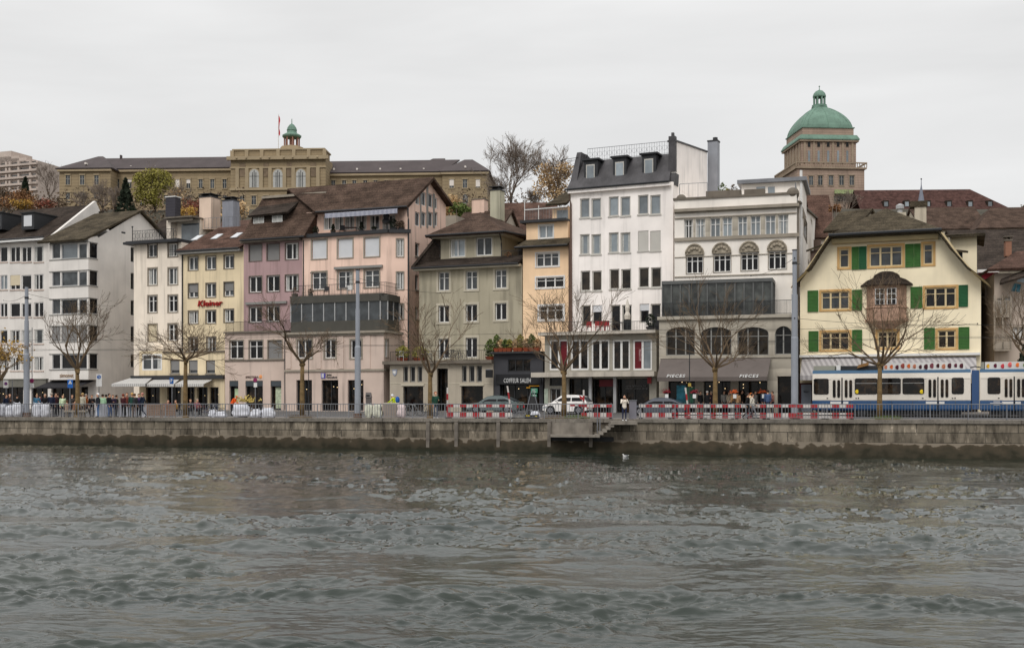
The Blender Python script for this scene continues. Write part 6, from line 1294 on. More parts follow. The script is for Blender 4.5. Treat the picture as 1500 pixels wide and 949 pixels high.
# apartment tower far left
pl = front(-60, 56, 420, .35); root = empty('apartment_tower', (*pl.pt(14, 5, 0)[:2], 66), 'stepped beige apartment slab with balcony bands at the far left horizon', 'building'); BT = mat('pinkish_concrete', srgb(186,172,162), .9, var=.1, scale=.2); mb = MB()
for x0, x1, y in ((-60,13,223.5),(-60,24,231),(-60,35,234),(-60,47,238),(-60,55.5,241)): a = pl.rect(x0, y, x1, 320); mb.pbox(pl, a[0], a[2], .2*(x1 < 50)+(0 if x1 > 50 else 1), 12, 58, a[3])
mb.build('wall', BT, root)
for i, y in enumerate((243, 252, 261.5, 271, 280.5)):
    r = pl.rect(-58, y-1.5, 55, y+2.2); mb = MB(); mb.pbox(pl, r[0], r[2]+.3, -1.0, -.3, r[1]-.3, r[1]+.5); mb.build('balcony', BT, root); mb = MB(); mb.pbox(pl, r[0], r[2]-.8, -.15, -.004, r[1]+.5, r[3]+.2); bd_ = mb.build('window_band', GL_M, root); mb = MB()
    for x in (-40, -20, 0, 11, 16, 29, 46): a = pl.a(x); mb.pbox(pl, a-.3, a+.5, -.9, -.16, r[1]+.5, r[3]+.6)
    mb.build('pier', BT, bd_)
# ================================================================ trees
def branchy(mb, base, d, L, r, depth, rnd, spread, n=(2, 4), tips=None, up=.25, minr=.006, sides=4):
    steps = 3 if depth > 1 else 2; pts = [Vector(base)]; d = Vector(d).normalized()
    for i in range(steps):
        d = (d+Vector((rnd.gauss(0,.13), rnd.gauss(0,.13), rnd.gauss(0,.09)+up*.16))).normalized(); pts.append(pts[-1]+d*L/steps)
    r1 = max(minr, r*(.55 if depth else .4)); mb.tube(pts, r, r1, n=sides if depth > 1 else 3, cap=False)
    if tips is not None and depth <= 1: tips.append(pts[-1])
    if depth == 0: return
    k = rnd.randint(*n)
    for i in range(k):
        t = rnd.uniform(.35, 1.0) if i else 1.0; q = pts[0].lerp(pts[-1], t) if t < 1 else pts[-1]
        if t < 1: f = t*steps; j = min(int(f), steps-1); q = pts[j].lerp(pts[j+1], f-j)
        a = d.orthogonal().normalized(); b = d.cross(a); th = rnd.uniform(0, 6.283); sp = spread*rnd.uniform(.6, 1.25)
        nd = d*math.cos(sp)+(a*math.cos(th)+b*math.sin(th))*math.sin(sp)
        branchy(mb, q, nd, L*rnd.uniform(.55, .85), max(minr, r1*rnd.uniform(.6, .9)), depth-1, rnd, spread, n, tips, up, minr, sides)
BARK = mat('plane_bark', srgb(112,92,62), .9, var=.35, scale=2.5, fine=.2); TWIG = mat('twigs_brown', srgb(100,84,66), .9, var=.2); TWIG_G = mat('twigs_far', srgb(124,112,102), .9, var=.15)
def leafmat(name, rgb, k=.9): return mat(name, srgb(*rgb, k), .8, var=.35, scale=.35, fine=.35, spec=.1)
LF_OL = leafmat('leaves_olive_yellow', (148,142,74)); LF_DG = leafmat('leaves_dark_green', (48,56,44)); LF_OR = leafmat('leaves_orange', (142,106,76)); LF_YE = leafmat('leaves_yellow', (184,148,80)); LF_RU = leafmat('leaves_rust', (206,176,134)); LF_G = leafmat('leaves_green', (98,112,62)); LF_RE = leafmat('leaves_red', (136,84,70)); LF_BR = leafmat('leaves_brown', (112,96,80))
def quay_tree(px, Y, fork_y, top_y, x_l, x_r, seed, label, limbs=6, leaves=None, flat=False, depth=4):
    rnd = random.Random(seed); x = PX(px, Y); z0 = zg(x, Y); zf = PZ(fork_y, Y); zt = PZ(top_y, Y); hw = (x_r-x_l)/2/F*Y
    root = empty('quay_tree', (x, Y, z0), label, 'tree', 'bare trees along the quay'); mb = MB()
    lean = rnd.uniform(-.15, .15); pts = [(x, Y, z0-.05), (x+lean*.3, Y, z0+(zf-z0)*.35), (x+lean*.2, Y, z0+(zf-z0)*.7), (x, Y, zf+.1)]
    mb.tube(pts, .19, .13, n=10); mb.tube([(x, Y, z0-.05), (x, Y, z0+.25)], .27, .17, n=10)
    for i in range(4): mb.ball((x+rnd.uniform(-.1,.1), Y+rnd.uniform(-.1,.1), zf+rnd.uniform(-.15,.15)), .15, 7, 5)
    mb.build('trunk', BARK, root, smooth=True); mb = MB(); tips = []; H = zt-zf
    for i in range(limbs):
        th = 2*math.pi*(i+rnd.uniform(-.25,.25))/limbs; el = rnd.uniform(.15, .5) if flat else rnd.uniform(.45, 1.15); L_ = (hw*.54 if el < .7 else H*.52)*rnd.uniform(.85, 1.15)
        branchy(mb, (x, Y, zf+rnd.uniform(-.1,.1)), (math.cos(th)*math.cos(el), math.sin(th)*math.cos(el), math.sin(el)), L_, .095, depth, rnd, .55, (2, 4), tips, .35 if not flat else .12, .009)
    mb.build('crown', TWIG, root)
    if leaves:
        mb = MB()
        for t in tips: 
            if rnd.random() < leaves[1]:
                for k in range(3): mb.leaf(t+Vector((rnd.gauss(0,.15), rnd.gauss(0,.15), rnd.gauss(0,.12))), .11, rnd)
        if mb.v: mb.build('leaves', leaves[0], root)
    return root
quay_tree(-4, ffy(0, 1.6), 560, 500, -40, 32, 21, 'quay tree cut by the left picture edge with a few yellow leaves', leaves=(LF_YE, .5))
quay_tree(113, ffy(113, 1.6), 543, 462, 68, 160, 2, 'bare quay tree before the bay-windowed white house beside the blue crossing sign')
quay_tree(272, ffy(272, 1.6), 528, 470, 205, 335, 3, 'bare flat-topped quay tree before the pale yellow house', flat=True, limbs=8)
quay_tree(443, ffy(443, 1.6), 532, 440, 395, 505, 4, 'bare upswept quay tree before the glazed veranda of the pink house')
quay_tree(630, ffy(630, 1.6), 548, 460, 575, 700, 5, 'bare quay tree before the grey green house near the man in green', limbs=7)
quay_tree(826, ffy(826, 1.6), 545, 440, 752, 900, 6, 'bare wide quay tree before the white hatchback', limbs=7)
quay_tree(1048, ffy(1048, 1.6), 540, 440, 985, 1110, 7, 'bare quay tree before the taupe shop awning', limbs=7)
quay_tree(1289, ffy(1289, 1.6), 536, 420, 1195, 1385, 8, 'bare broad quay tree before the tram and the pink oriel', limbs=8)
quay_tree(1512, ffy(1512, 2.4), 530, 430, 1440, 1590, 9, 'bare quay tree reaching in from the right picture edge', limbs=8)
def hill_tree(px, Y, top_y, base_y, w_px, label, leaf=None, nleaf=1500, lsize=.45, seed=1, twig=TWIG_G, limbs=7, shape='round', depth=4, name='hill_tree', group=None, trunk=.3):
    rnd = random.Random(seed); x = PX(px, Y); zb = min(hz(x, Y), PZ(base_y, Y)); zt = PZ(top_y, Y); zs = PZ(base_y, Y); H = zt-zs; hw = w_px/2/F*Y; root = empty(name, (x, Y, zb), label, 'tree', group); mb = MB()
    cx_ = zs+H*.25
    mb.tube([(x, Y, zb-.5), (x+.2, Y, (zb+cx_)/2), (x, Y, cx_)], trunk*1.2, trunk*.8, n=7); mb.build('trunk', mat('far_bark', (.055,.045,.038), .9), root)
    if shape == 'cone':
        mb = MB()
        for i in range(nleaf):
            t = rnd.random()**.7; r = hw*t*rnd.uniform(.55, 1.0)*(1+.12*math.sin(t*38)); a = rnd.uniform(0, 6.283); mb.leaf((x+r*math.cos(a), Y+r*math.sin(a), zt-H*t-.15*r), lsize, rnd, flat=.4)
        mb.build('crown', leaf, root); return root
    mb = MB(); tips = []
    for i in range(limbs):
        th = 2*math.pi*i/limbs+rnd.uniform(-.3,.3); el = rnd.uniform(.8, 1.4); branchy(mb, (x, Y, cx_-H*.1*rnd.random()), (math.cos(th)*math.cos(el)*hw/H*2.2, math.sin(th)*math.cos(el)*hw/H*2.2, math.sin(el)), H*.36, trunk*.5, depth, rnd, .45, (2, 4), tips, .3, .022)
    mb.build('branches' if leaf else 'crown', twig, root)
    if leaf:
        mb = MB(); cl = [(rnd.gauss(0,.42), rnd.gauss(0,.42), rnd.uniform(-.35,.9)) for _ in range(26)]
        for i in range(nleaf):
            c = rnd.choice(cl); p = Vector((c[0]+rnd.gauss(0,.17), c[1]+rnd.gauss(0,.17), c[2]+rnd.gauss(0,.14)))
            if p.x**2+p.y**2+(p.z-.25)**2*1.6 > 1.1: continue
            mb.leaf((x+p.x*hw, Y+p.y*hw, zs+H*(.42+p.z*.55)), lsize, rnd)
        mb.build('crown', leaf, root)
    return root
def bush(px, Y, top_y, base_y, w_px, leaf, label, n=500, ls=.4, seed=1, group=None):
    rnd = random.Random(seed); x = PX(px, Y); z0, z1 = PZ(base_y, Y), PZ(top_y, Y); hw = w_px/2/F*Y; zb = min(z0, hz(x, Y)); root = empty('shrub', (x, Y, zb), label, 'shrub', group); mb = MB(); cl = [(rnd.uniform(-.8,.8), rnd.uniform(-.6,.6), rnd.uniform(.1,.8)) for _ in range(14)]
    for i in range(n): c = rnd.choice(cl); mb.leaf((x+hw*(c[0]+rnd.gauss(0,.2)), Y+hw*.8*(c[1]+rnd.gauss(0,.2)), z0+(z1-z0)*max(0, min(1.05, c[2]+rnd.gauss(0,.18)))), ls, rnd)
    mb.build('foliage', leaf, root); mb = MB()
    for i in range(6): mb.tube([(x+hw*.1*(i-3), Y, zb-.3), (x+hw*.2*(i-2.5), Y+rnd.gauss(0,.3), z0+(z1-z0)*.7)], .09, .03, n=4)
    mb.build('stems', TWIG_G, root); return root
hill_tree(226, 285, 247, 312, 66, 'big olive yellow tree in front of the hill college', LF_OL, 7500, .28, 31, depth=3)
hill_tree(184, 270, 262, 312, 32, 'dark conifer left of the olive yellow tree', LF_DG, 2200, .55, 32, shape='cone')
hill_tree(150, 275, 268, 312, 54, 'bare brown tree below the left pavilion of the college', None, seed=33, limbs=9)
hill_tree(168, 280, 274, 312, 40, 'bare purple-brown tree touching the dark conifer', None, seed=35, limbs=9)
hill_tree(120, 268, 282, 312, 46, 'bare low tree above the white gable at the left', None, seed=36, limbs=9)
hill_tree(72, 330, 247, 300, 40, 'bare thin tree between apartment slab and college', None, seed=34, limbs=7, trunk=.22)
hill_tree(37, 300, 260, 302, 24, 'dark green conifer in front of the apartment slab', LF_DG, 1500, .55, 37, shape='cone')
bush(22, 280, 281, 306, 64, LF_OR, 'orange autumn shrub at the left edge under the apartment slab', 2200, .3, 41); bush(58, 290, 292, 308, 44, LF_RE, 'russet shrub right of the orange autumn shrub', 1300, .28, 42); bush(34, 275, 294, 306, 30, LF_YE, 'yellow shrub low above the roof at the left edge', 1100, .26, 43); bush(10, 286, 276, 300, 36, LF_BR, 'brown bare-looking shrub before the balcony bands', 1100, .26, 44)
bush(84, 300, 290, 312, 40, LF_BR, 'brown thicket at the foot of the college left pavilion', 1300, .28, 45)
bush(272, 240, 304, 320, 34, LF_YE, 'bright yellow orange shrub beside the charcoal chimney', 1000, .24, 46); bush(296, 250, 294, 316, 50, LF_RE, 'rust coloured shrub behind the peach chimney', 1200, .24, 47); bush(345, 255, 296, 318, 40, LF_RU, 'orange brown shrub left of the mauve house ridge', 600, .35, 48)
hill_tree(262, 262, 276, 320, 40, 'bare olive tree left of the peach chimney', LF_RU, 350, .35, 49)
hill_tree(748, 230, 222, 310, 66, 'tall bare multi-stemmed tree right of the college', None, seed=51, limbs=10, depth=5, trunk=.35)
hill_tree(728, 236, 262, 312, 34, 'bare small tree between college and tall bare tree', None, seed=53, limbs=8)
hill_tree(783, 240, 282, 312, 30, 'bare bushy tree low between the tall bare tree and the golden tree', None, seed=54, limbs=8)
hill_tree(812, 215, 234, 306, 74, 'golden brown autumn tree left of the slate mansard roof', LF_RU, 2300, .27, 52, depth=5, trunk=.3)
bush(660, 135, 288, 318, 34, LF_RU, 'autumn shrub on the terrace next to the pink gable', 900, .2, 55); bush(676, 134, 299, 318, 28, LF_G, 'green shrub on the terrace behind the pyramid roof', 700, .2, 56)
bush(1223, 112, 300, 310, 16, LF_OR, 'orange shrub on top of the pale gabled attic', 350, .12, 57); hill_tree(1240, 300, 284, 318, 44, 'bare brown tree at the foot of the dome tower', None, seed=58, limbs=9); 0
hill_tree(1500, 79, 505, 545, 26, 'dark green conifer in a tub at the right edge', LF_DG, 700, .14, 60, shape='cone', trunk=.06)
bush(1500, 300, 300, 306, 10, LF_BR, 'far brown bush at the right skyline', 60, .3, 61)
# wooded slope filling between the named trees
rnd = random.Random(5); mb = MB()
for i in range(12000):
    px = rnd.choice([rnd.uniform(-40, 360), rnd.uniform(560, 860)]); Y = rnd.uniform(200, 305); x = PX(px, Y); mb.leaf((x, Y, hz(x, Y)+rnd.random()**2*5.5), .38, rnd)
o = mb.build('hillside_scrub', LF_BR); tag(o, 'brown undergrowth covering the slope below the college', 'undergrowth', kind='stuff')
# ================================================================ street life
# ---- people: one voxel-fused body per pose, materials by nearest bone
def make_pose(name, J, extra=()):
    B = [('pelvis','chest',.155,.165,1,1.0),('chest','neck',.15,.06,1,1.0),('neck','head',.055,.07,0,1.0),('head','crown',.088,.082,0,1.0),
         ('hipL','kneeL',.088,.06,2,1),('kneeL','ankL',.058,.042,2,1),('hipR','kneeR',.088,.06,2,1),('kneeR','ankR',.058,.042,2,1),('ankL','toeL',.045,.04,3,1),('ankR','toeR',.045,.04,3,1),
         ('shL','elL',.062,.048,1,1),('elL','wrL',.046,.034,1,1),('shR','elR',.062,.048,1,1),('elR','wrR',.046,.034,1,1),('wrL','haL',.034,.03,0,1),('wrR','haR',.034,.03,0,1),
         ('chest','shL',.12,.07,1,1),('chest','shR',.12,.07,1,1),('pelvis','hipL',.14,.1,2,1),('pelvis','hipR',.14,.1,2,1)]+list(extra)
    J = {k: Vector(v) for k, v in J.items()}; mb = MB()
    fwd = Vector(J.get('fwd', (0,-1,0)))
    for a, b, r0, r1, t, _ in B:
        p, q = J[a], J[b]; n = max(2, int((q-p).length/.06))
        for i in range(n+1): u = i/n; mb.ball(p.lerp(q, u), r0+(r1-r0)*u, 10, 7)
    h = J['head']; mb.ball(h+fwd*.085+Vector((0,0,-.0)), .022, 6, 5); mb.ball(h+fwd*.055+Vector((0,0,-.06)), .05, 8, 6)
    s = Vector((-fwd.y, fwd.x, 0))
    for k in (-1, 1): mb.ball(h+s*.085*k, .024, 6, 5, sc=(.6,1,1.3))
    me = mb.build(name, TEXTW, None, mesh_only=True); ob = bpy.data.objects.new(name, me); COL.objects.link(ob)
    rm = ob.modifiers.new('r', 'REMESH'); rm.mode = 'VOXEL'; rm.voxel_size = .02; sm = ob.modifiers.new('s', 'SMOOTH'); sm.factor = .5; sm.iterations = 4
    dg = bpy.context.evaluated_depsgraph_get(); me2 = bpy.data.meshes.new_from_object(ob.evaluated_get(dg)); bpy.data.objects.remove(ob)
    me2.materials.clear()
    for m in (SKIN, SKIN, SKIN, SKIN, BLACK, LIPS): me2.materials.append(m)
    bm = bmesh.new(); bm.from_mesh(me2)
    for f in bm.faces:
        c = f.calc_center_median(); best = 9; m = 0
        for a, b, r0, r1, t, _ in B:
            p, q = J[a], J[b]; d = q-p; u = max(0, min(1, (c-p).dot(d)/max(1e-6, d.length_squared))); ds = (c-p.lerp(q, u)).length-(r0+(r1-r0)*u)
            if ds < best: best = ds; m = t
        if m == 1 and (c-J['neck']).length < .075 and c.z > J['neck'].z-.01: m = 0
        f.material_index = m; f.smooth = True
    # fingers, thumb, eyes, mouth
    def tube_bm(pts, r0, r1, mi, n=5):
        t = MB(); t.tube(pts, r0, r1, n=n); vs = [bm.verts.new(v) for v in t.v]
        for f in t.f: g = bm.faces.new([vs[i] for i in f]); g.material_index = mi; g.smooth = True
    for sd in 'LR':
        w_, ha = J['wr'+sd], J['ha'+sd]; d = (ha-w_).normalized(); side = d.cross(fwd); side = side.normalized() if side.length > .2 else Vector((0,0,1)); cur = side.cross(d)
        for i, ln in enumerate((.068,.08,.075,.058)): b0 = ha+side*(.011*(2*i-3))+d*.008; m1 = b0+d*ln*.6+cur*.008; tube_bm([b0, m1, m1+d*ln*.35+cur*.022], .0092, .007, 0)
        b0 = w_.lerp(ha, .35)+side*(-.022); tube_bm([b0, b0+d*.035-side*.026+cur*.006, b0+d*.07-side*.03+cur*.014], .0105, .008, 0)
    for k in (-1, 1): c = h+fwd*.074+s*.032*k+Vector((0,0,.012)); tube_bm([c, c+fwd*.014], .011, .007, 4)
    c = h+fwd*.092+Vector((0,0,-.062)); tube_bm([c-s*.024, c+Vector((0,0,-.002)), c+s*.024], .006, .006, 5, 4)
    bm.to_mesh(me2); bm.free(); me2.name = name
    hm = MB(); b = -fwd*.018
    for i in range(8):
        pass
    hm.ball(h+b+Vector((0,0,.045)), .106, 14, 9, sc=(1,1,.96)); hair = hm.build('hair_'+name, BLACK, None, True, mesh_only=True)
    # cut the face opening
    bm = bmesh.new(); bm.from_mesh(hair); bmesh.ops.delete(bm, geom=[v for v in bm.verts if (v.co-h).dot(fwd) > .035 and v.co.z < h.z+.075 or v.co.z < h.z-.06], context='VERTS'); bm.to_mesh(hair); bm.free()
    return me2, hair
SKIN = mat('skin', srgb(208,160,132), .6, var=.05); LIPS = mat('lips', srgb(160,92,84), .6, var=.02)
base = dict(pelvis=(0,0,.95), chest=(0,-.01,1.27), neck=(0,0,1.46), head=(0,-.02,1.60), crown=(0,-.005,1.66), hipL=(-.09,0,.9), hipR=(.09,0,.9), kneeL=(-.10,-.02,.5), kneeR=(.10,-.01,.5), ankL=(-.1,.02,.07), ankR=(.1,.02,.07), toeL=(-.11,-.13,.045), toeR=(.11,-.13,.045),
    shL=(-.18,.01,1.40), shR=(.18,.01,1.40), elL=(-.23,.02,1.13), elR=(.23,.02,1.13), wrL=(-.22,-.06,.89), wrR=(.22,-.06,.89), haL=(-.21,-.09,.80), haR=(.21,-.09,.80))
PO = {}
PO['stand'] = make_pose('standing_body', base)
PO['talk'] = make_pose('talking_body', dict(base, elR=(.24,-.05,1.14), wrR=(.12,-.24,1.18), haR=(.06,-.31,1.20), kneeL=(-.11,-.06,.5), toeL=(-.16,-.11,.045)))
PO['photo'] = make_pose('photographing_body', dict(base, elL=(-.25,-.16,1.20), elR=(.25,-.16,1.20), wrL=(-.09,-.30,1.42), wrR=(.09,-.30,1.42), haL=(-.05,-.34,1.49), haR=(.05,-.34,1.49), head=(0,-.05,1.585), crown=(0,-.05,1.65)))
PO['walk'] = make_pose('walking_body', dict(base, kneeL=(-.09,-.2,.53), ankL=(-.09,-.3,.12), toeL=(-.09,-.45,.11), kneeR=(.09,.04,.5), ankR=(.09,.33,.17), toeR=(.09,.24,.05), elL=(-.23,.12,1.15), wrL=(-.21,.12,.92), haL=(-.2,.1,.83), elR=(.23,-.1,1.15), wrR=(.2,-.27,.98), haR=(.19,-.33,.91)))
PO['bend'] = make_pose('bending_body', dict(base, chest=(0,-.16,1.22), neck=(0,-.30,1.36), head=(0,-.40,1.45), crown=(0,-.43,1.52), shL=(-.18,-.22,1.32), shR=(.18,-.22,1.32), elL=(-.2,-.34,1.06), elR=(.2,-.34,1.06), wrL=(-.14,-.5,.9), wrR=(.14,-.5,.9), haL=(-.12,-.56,.84), haR=(.12,-.56,.84)))
PO['sit'] = make_pose('sitting_body', dict(base, pelvis=(0,0,.55), chest=(0,-.05,.86), neck=(0,-.06,1.05), head=(0,-.1,1.19), crown=(0,-.09,1.25), hipL=(-.1,-.04,.52), hipR=(.1,-.04,.52), kneeL=(-.12,-.45,.52), kneeR=(.12,-.45,.52), ankL=(-.12,-.42,.08), ankR=(.12,-.42,.08), toeL=(-.12,-.57,.045), toeR=(.12,-.57,.045), shL=(-.18,-.05,.99), shR=(.18,-.05,.99), elL=(-.23,-.15,.76), elR=(.23,-.15,.76), wrL=(-.14,-.36,.74), wrR=(.14,-.36,.74), haL=(-.1,-.44,.74), haR=(.1,-.44,.74)))
PO['ride'] = make_pose('cycling_body', dict(base, pelvis=(0,.12,1.0), chest=(0,-.08,1.27), neck=(0,-.18,1.43), head=(0,-.26,1.55), crown=(0,-.26,1.61), hipL=(-.09,.1,.96), hipR=(.09,.1,.96), kneeL=(-.1,-.28,.78), kneeR=(.1,-.2,.62), ankL=(-.1,-.15,.42), ankR=(.1,-.1,.22), toeL=(-.1,-.28,.38), toeR=(.1,-.23,.18), shL=(-.18,-.12,1.37), shR=(.18,-.12,1.37), elL=(-.25,-.3,1.17), elR=(.25,-.3,1.17), wrL=(-.24,-.48,1.08), wrR=(.24,-.48,1.08), haL=(-.24,-.55,1.07), haR=(.24,-.55,1.07)))
CM = {}
def cm(rgb): 
    k = 'cloth_%d_%d_%d' % rgb
    return mat(k, srgb(*rgb, .95), .85, var=.15, scale=5)
def person(px, Y, pose, label, top, legs, shoes=(30,28,28), hair=(50,38,30), rot=0, h=1.0, group=None, z=None, hat=None, x=None):
    x = PX(px, Y) if x is None else x; z = zg(x, Y) if z is None else z
    root = empty('person', (x, Y, z), label, 'person', group, rz=rot); root.scale = (h, h, h); me, hr = PO[pose]
    o = from_mesh('body', me, root)
    for i, m in enumerate((SKIN, cm(top), cm(legs), cm(shoes))): o.material_slots[i].link = 'OBJECT'; o.material_slots[i].material = m
    q = from_mesh('hair' if not hat else 'hat', hr, root); q.material_slots[0].link = 'OBJECT'; q.material_slots[0].material = cm(hat or hair)
    return root
PI = math.pi; OFFS = lambda px, d: ffy(px, d)
G1 = 'people at the riverside stalls on the left'
K = (28,28,32)
for a in [
 (9, 3, 'stand', 'person in a navy coat by the no-stopping sign at the left edge', (24,34,56), K, 1.2), (14.5, 9, 'talk', 'person in dark brown standing in the shop doorway left of the grey tram pole', (52,38,34), K, .4), (25, 6, 'stand', 'person all in black between sign and grey tram pole', (22,22,24), K, 2.8),
 (54, 5, 'talk', 'person in a blue top behind the leftmost white bags', (70,120,150), (40,40,60), .5), (58.5, 7, 'stand', 'person in plum jacket right of the blue-topped one', (70,36,52), K, 3.0), (66, 4, 'stand', 'person in black with brown hair above the tall white bag', (20,20,24), (40,36,40), .2),
 (75.5, 3.2, 'stand', 'person in a dark navy coat seen from behind beside the tall white bag', (22,30,52), (30,32,44), 3.2), (81, 4.6, 'talk', 'person in dark maroon coat near the black awning', (56,26,34), K, 1.4), (84.5, 6.2, 'stand', 'person in black under the black awning', (24,22,24), K, 4.4),
 (92, 3.0, 'stand', 'person in a pale green coat left of the blue crossing sign', (196,214,178), (40,44,52), .6), (98, 2.8, 'sit', 'person in a taupe coat sitting on the grey bench by the crossing sign', (150,128,112), (70,62,58), 3.4), (105.5, 4.0, 'talk', 'person in dark grey jacket right of the crossing sign', (62,56,54), K, .9),
 (109, 2.9, 'sit', 'person in a brown jacket sitting on the bench close to the tree trunk', (132,92,66), (80,66,60), 2.6), (117, 3.4, 'stand', 'person in bright green jacket behind the tree trunk', (60,120,62), K, 5.5), (121, 2.6, 'stand', 'person in a cream hooded coat beside the green jacket', (206,200,180), (120,104,90), 2.9), (126, 3.2, 'walk', 'person in an orange-brown jacket walking right of the tree', (178,104,58), (74,60,56), 1.9),
 (134.5, 3.1, 'talk', 'person in black with a light scarf under the wheelchair sign', (28,24,26), (56,46,44), .3), (143.5, 2.6, 'stand', 'person with a white cap near the white cloth table', (34,38,46), (70,110,160), 5.2), (150.5, 4.2, 'talk', 'person in a mint green scarf and pale coat behind the white cloth table', (176,214,176), K, 3.5), (155.5, 4.6, 'stand', 'person in dark clothes with raised hood below the lit shop lamp', (26,24,28), K, 4.0),
 (160, 2.4, 'stand', 'person in a long black coat and blue jeans seen from the side', (18,20,28), (70,92,130), 1.5), (165.5, 3.0, 'talk', 'person with a violet scarf next to the long black coat', (44,32,56), (64,84,120), .2), (170.5, 3.6, 'stand', 'person in dark olive right of the violet scarf', (48,48,40), K, 2.2),
 (180.5, 2.6, 'talk', 'person with reddish hair and burgundy coat at the stall tables', (64,24,30), K, 2.8), (186, 3.6, 'stand', 'person in dark rust jumper under the light awning', (110,52,42), K, .1), (193.5, 2.5, 'stand', 'person with blond hair and bottle-green coat at the stall tables', (30,66,58), (44,62,80), 3.3), (197, 2.5, 'stand', 'person with a tan bag and brown trousers behind the white table', (40,44,46), (90,62,40), 3.0), (203.5, 2.9, 'talk', 'person in a purple jacket at the rightmost white table', (74,48,96), K, .6), (208.5, 2.6, 'walk', 'person in dark blue with pinkish hair walking away from the tables', (26,40,60), (36,44,56), 4.6),
 (246, 6.0, 'sit', 'person in red and white sitting at the cafe table beside the parking sign', (176,40,52), K, .4), (259, 6.6, 'sit', 'person in a mustard jumper sitting behind the parking sign', (150,112,50), K, 5.7), (279, 6.6, 'sit', 'person in dark grey sitting under the light awning', (56,52,56), K, .3), (288, 6.2, 'sit', 'person in a dusty pink jumper sitting under the light awning', (140,84,92), K, .8)]:
    px, d_, po, lb, tp, lg, rt = a[:7]; hr = {180.5: (120,50,30), 193.5: (190,150,90), 208.5: (176,120,110), 121: (190,160,110)}.get(px, R.choice([(40,30,26),(60,44,32),(90,64,44),(28,24,24),(150,140,130)]))
    person(px, ffy(px, d_), po, lb, tp, lg, hair=hr, rot=rt, h=R.uniform(.95, 1.05), group=G1, hat=(235,235,235) if px == 143.5 else None)
w_ = person(340, ffy(340, 7.5), 'bend', 'worker in bright orange jacket leaning over beside the white rubble bags', (240,92,24), (30,30,34), rot=1.4, hair=(120,60,30), hat=(232,100,30))
person(638, ffy(638, 1.0), 'talk', 'red-haired man in dark green jacket and grey trousers behind the railing', (28,66,52), (84,92,108), (190,190,190), (150,78,46), rot=.5, h=1.06)
person(914.5, ffy(914.5, -1.0), 'photo', 'woman in white blouse and dark jeans photographing on the landing platform', (232,222,208), (34,40,66), (225,225,225), (40,28,26), rot=.1, h=.96, z=-.08)
ph = empty('smartphone', (PX(914.5, ffy(914.5,-1.37)), ffy(914.5,-1.37), 1.37), 'dark phone held up by the woman in the white blouse', 'phone'); mb = MB(); x, y, z = ph.location; mb.box(x-.075, x+.075, y-.006, y+.006, z-.035, z+.04); mb.build('case', BLACK, ph); mb = MB(); mb.box(x-.068, x+.068, y+.0065, y+.009, z-.03, z+.035); mb.build('screen', GL_S, ph)
G2 = 'shoppers outside the clothes shops'
for a in [(1026, 12.0, 'stand', 'person in black with a lime green bag strap before the taupe awning', (26,26,28), K, .5), (1036, 11.4, 'talk', 'grey-haired person in a black coat before the taupe awning', (24,24,26), K, 2.2), (1042, 12.2, 'stand', 'person in dark plum with pale hair under the awning seam', (60,44,52), K, 4.4), (1060.5, 12.6, 'stand', 'person in light grey in the shop doorway right of the tree', (170,166,160), K, .3), (1067.5, 12.0, 'talk', 'person in a beige cardigan in the shop doorway', (184,170,150), (60,56,60), .8), (1073, 11.6, 'walk', 'person in tan coat behind the orange flowers, walking left', (186,146,104), (50,50,60), 5.0), (1080, 10.8, 'stand', 'person in a camel coat seen from behind at the shop window', (170,134,100), (52,48,52), 3.2), (1086.5, 12.4, 'talk', 'person in black deep in the shop entrance', (24,22,22), K, 1.2),
 (1095, 10.4, 'bend', 'person with ginger hair and cream jacket leaning forward', (224,196,158), (60,54,58), 2.2), (1106, 11.6, 'stand', 'person in grey hoodie right of the ginger-haired person', (128,124,120), K, .6), (1116.5, 11.0, 'stand', 'person in dark navy next to the second orange flowers', (34,40,58), K, 1.0), (1124.5, 10.6, 'stand', 'person in blue quilted jacket seen from behind by the shop door', (72,92,128), (38,42,58), 3.0), (1131.5, 11.2, 'talk', 'person with pinkish brown shawl at the shop door', (150,104,92), K, 4.9)]:
    px, d_, po, lb, tp, lg, rt = a; person(px, ffy(px, d_), po, lb, tp, lg, hair={1095:(206,110,40),1036:(190,186,180),1042:(180,160,140)}.get(px, (60,44,36)), rot=rt, h=R.uniform(.96, 1.04), group=G2, hat=None)
person(1095.5, ffy(1095.5, .9), 'walk', 'walker in a black coat on the quay behind the red and white barriers', (22,22,24), (26,26,30), rot=1.57, h=1.0, hair=(40,30,26))
person(1101.5, ffy(1101.5, .8), 'walk', 'walker in a pale jacket and grey skirt on the quay next to the black coat', (206,200,186), (120,122,128), rot=1.5, h=.98, hair=(60,40,30))
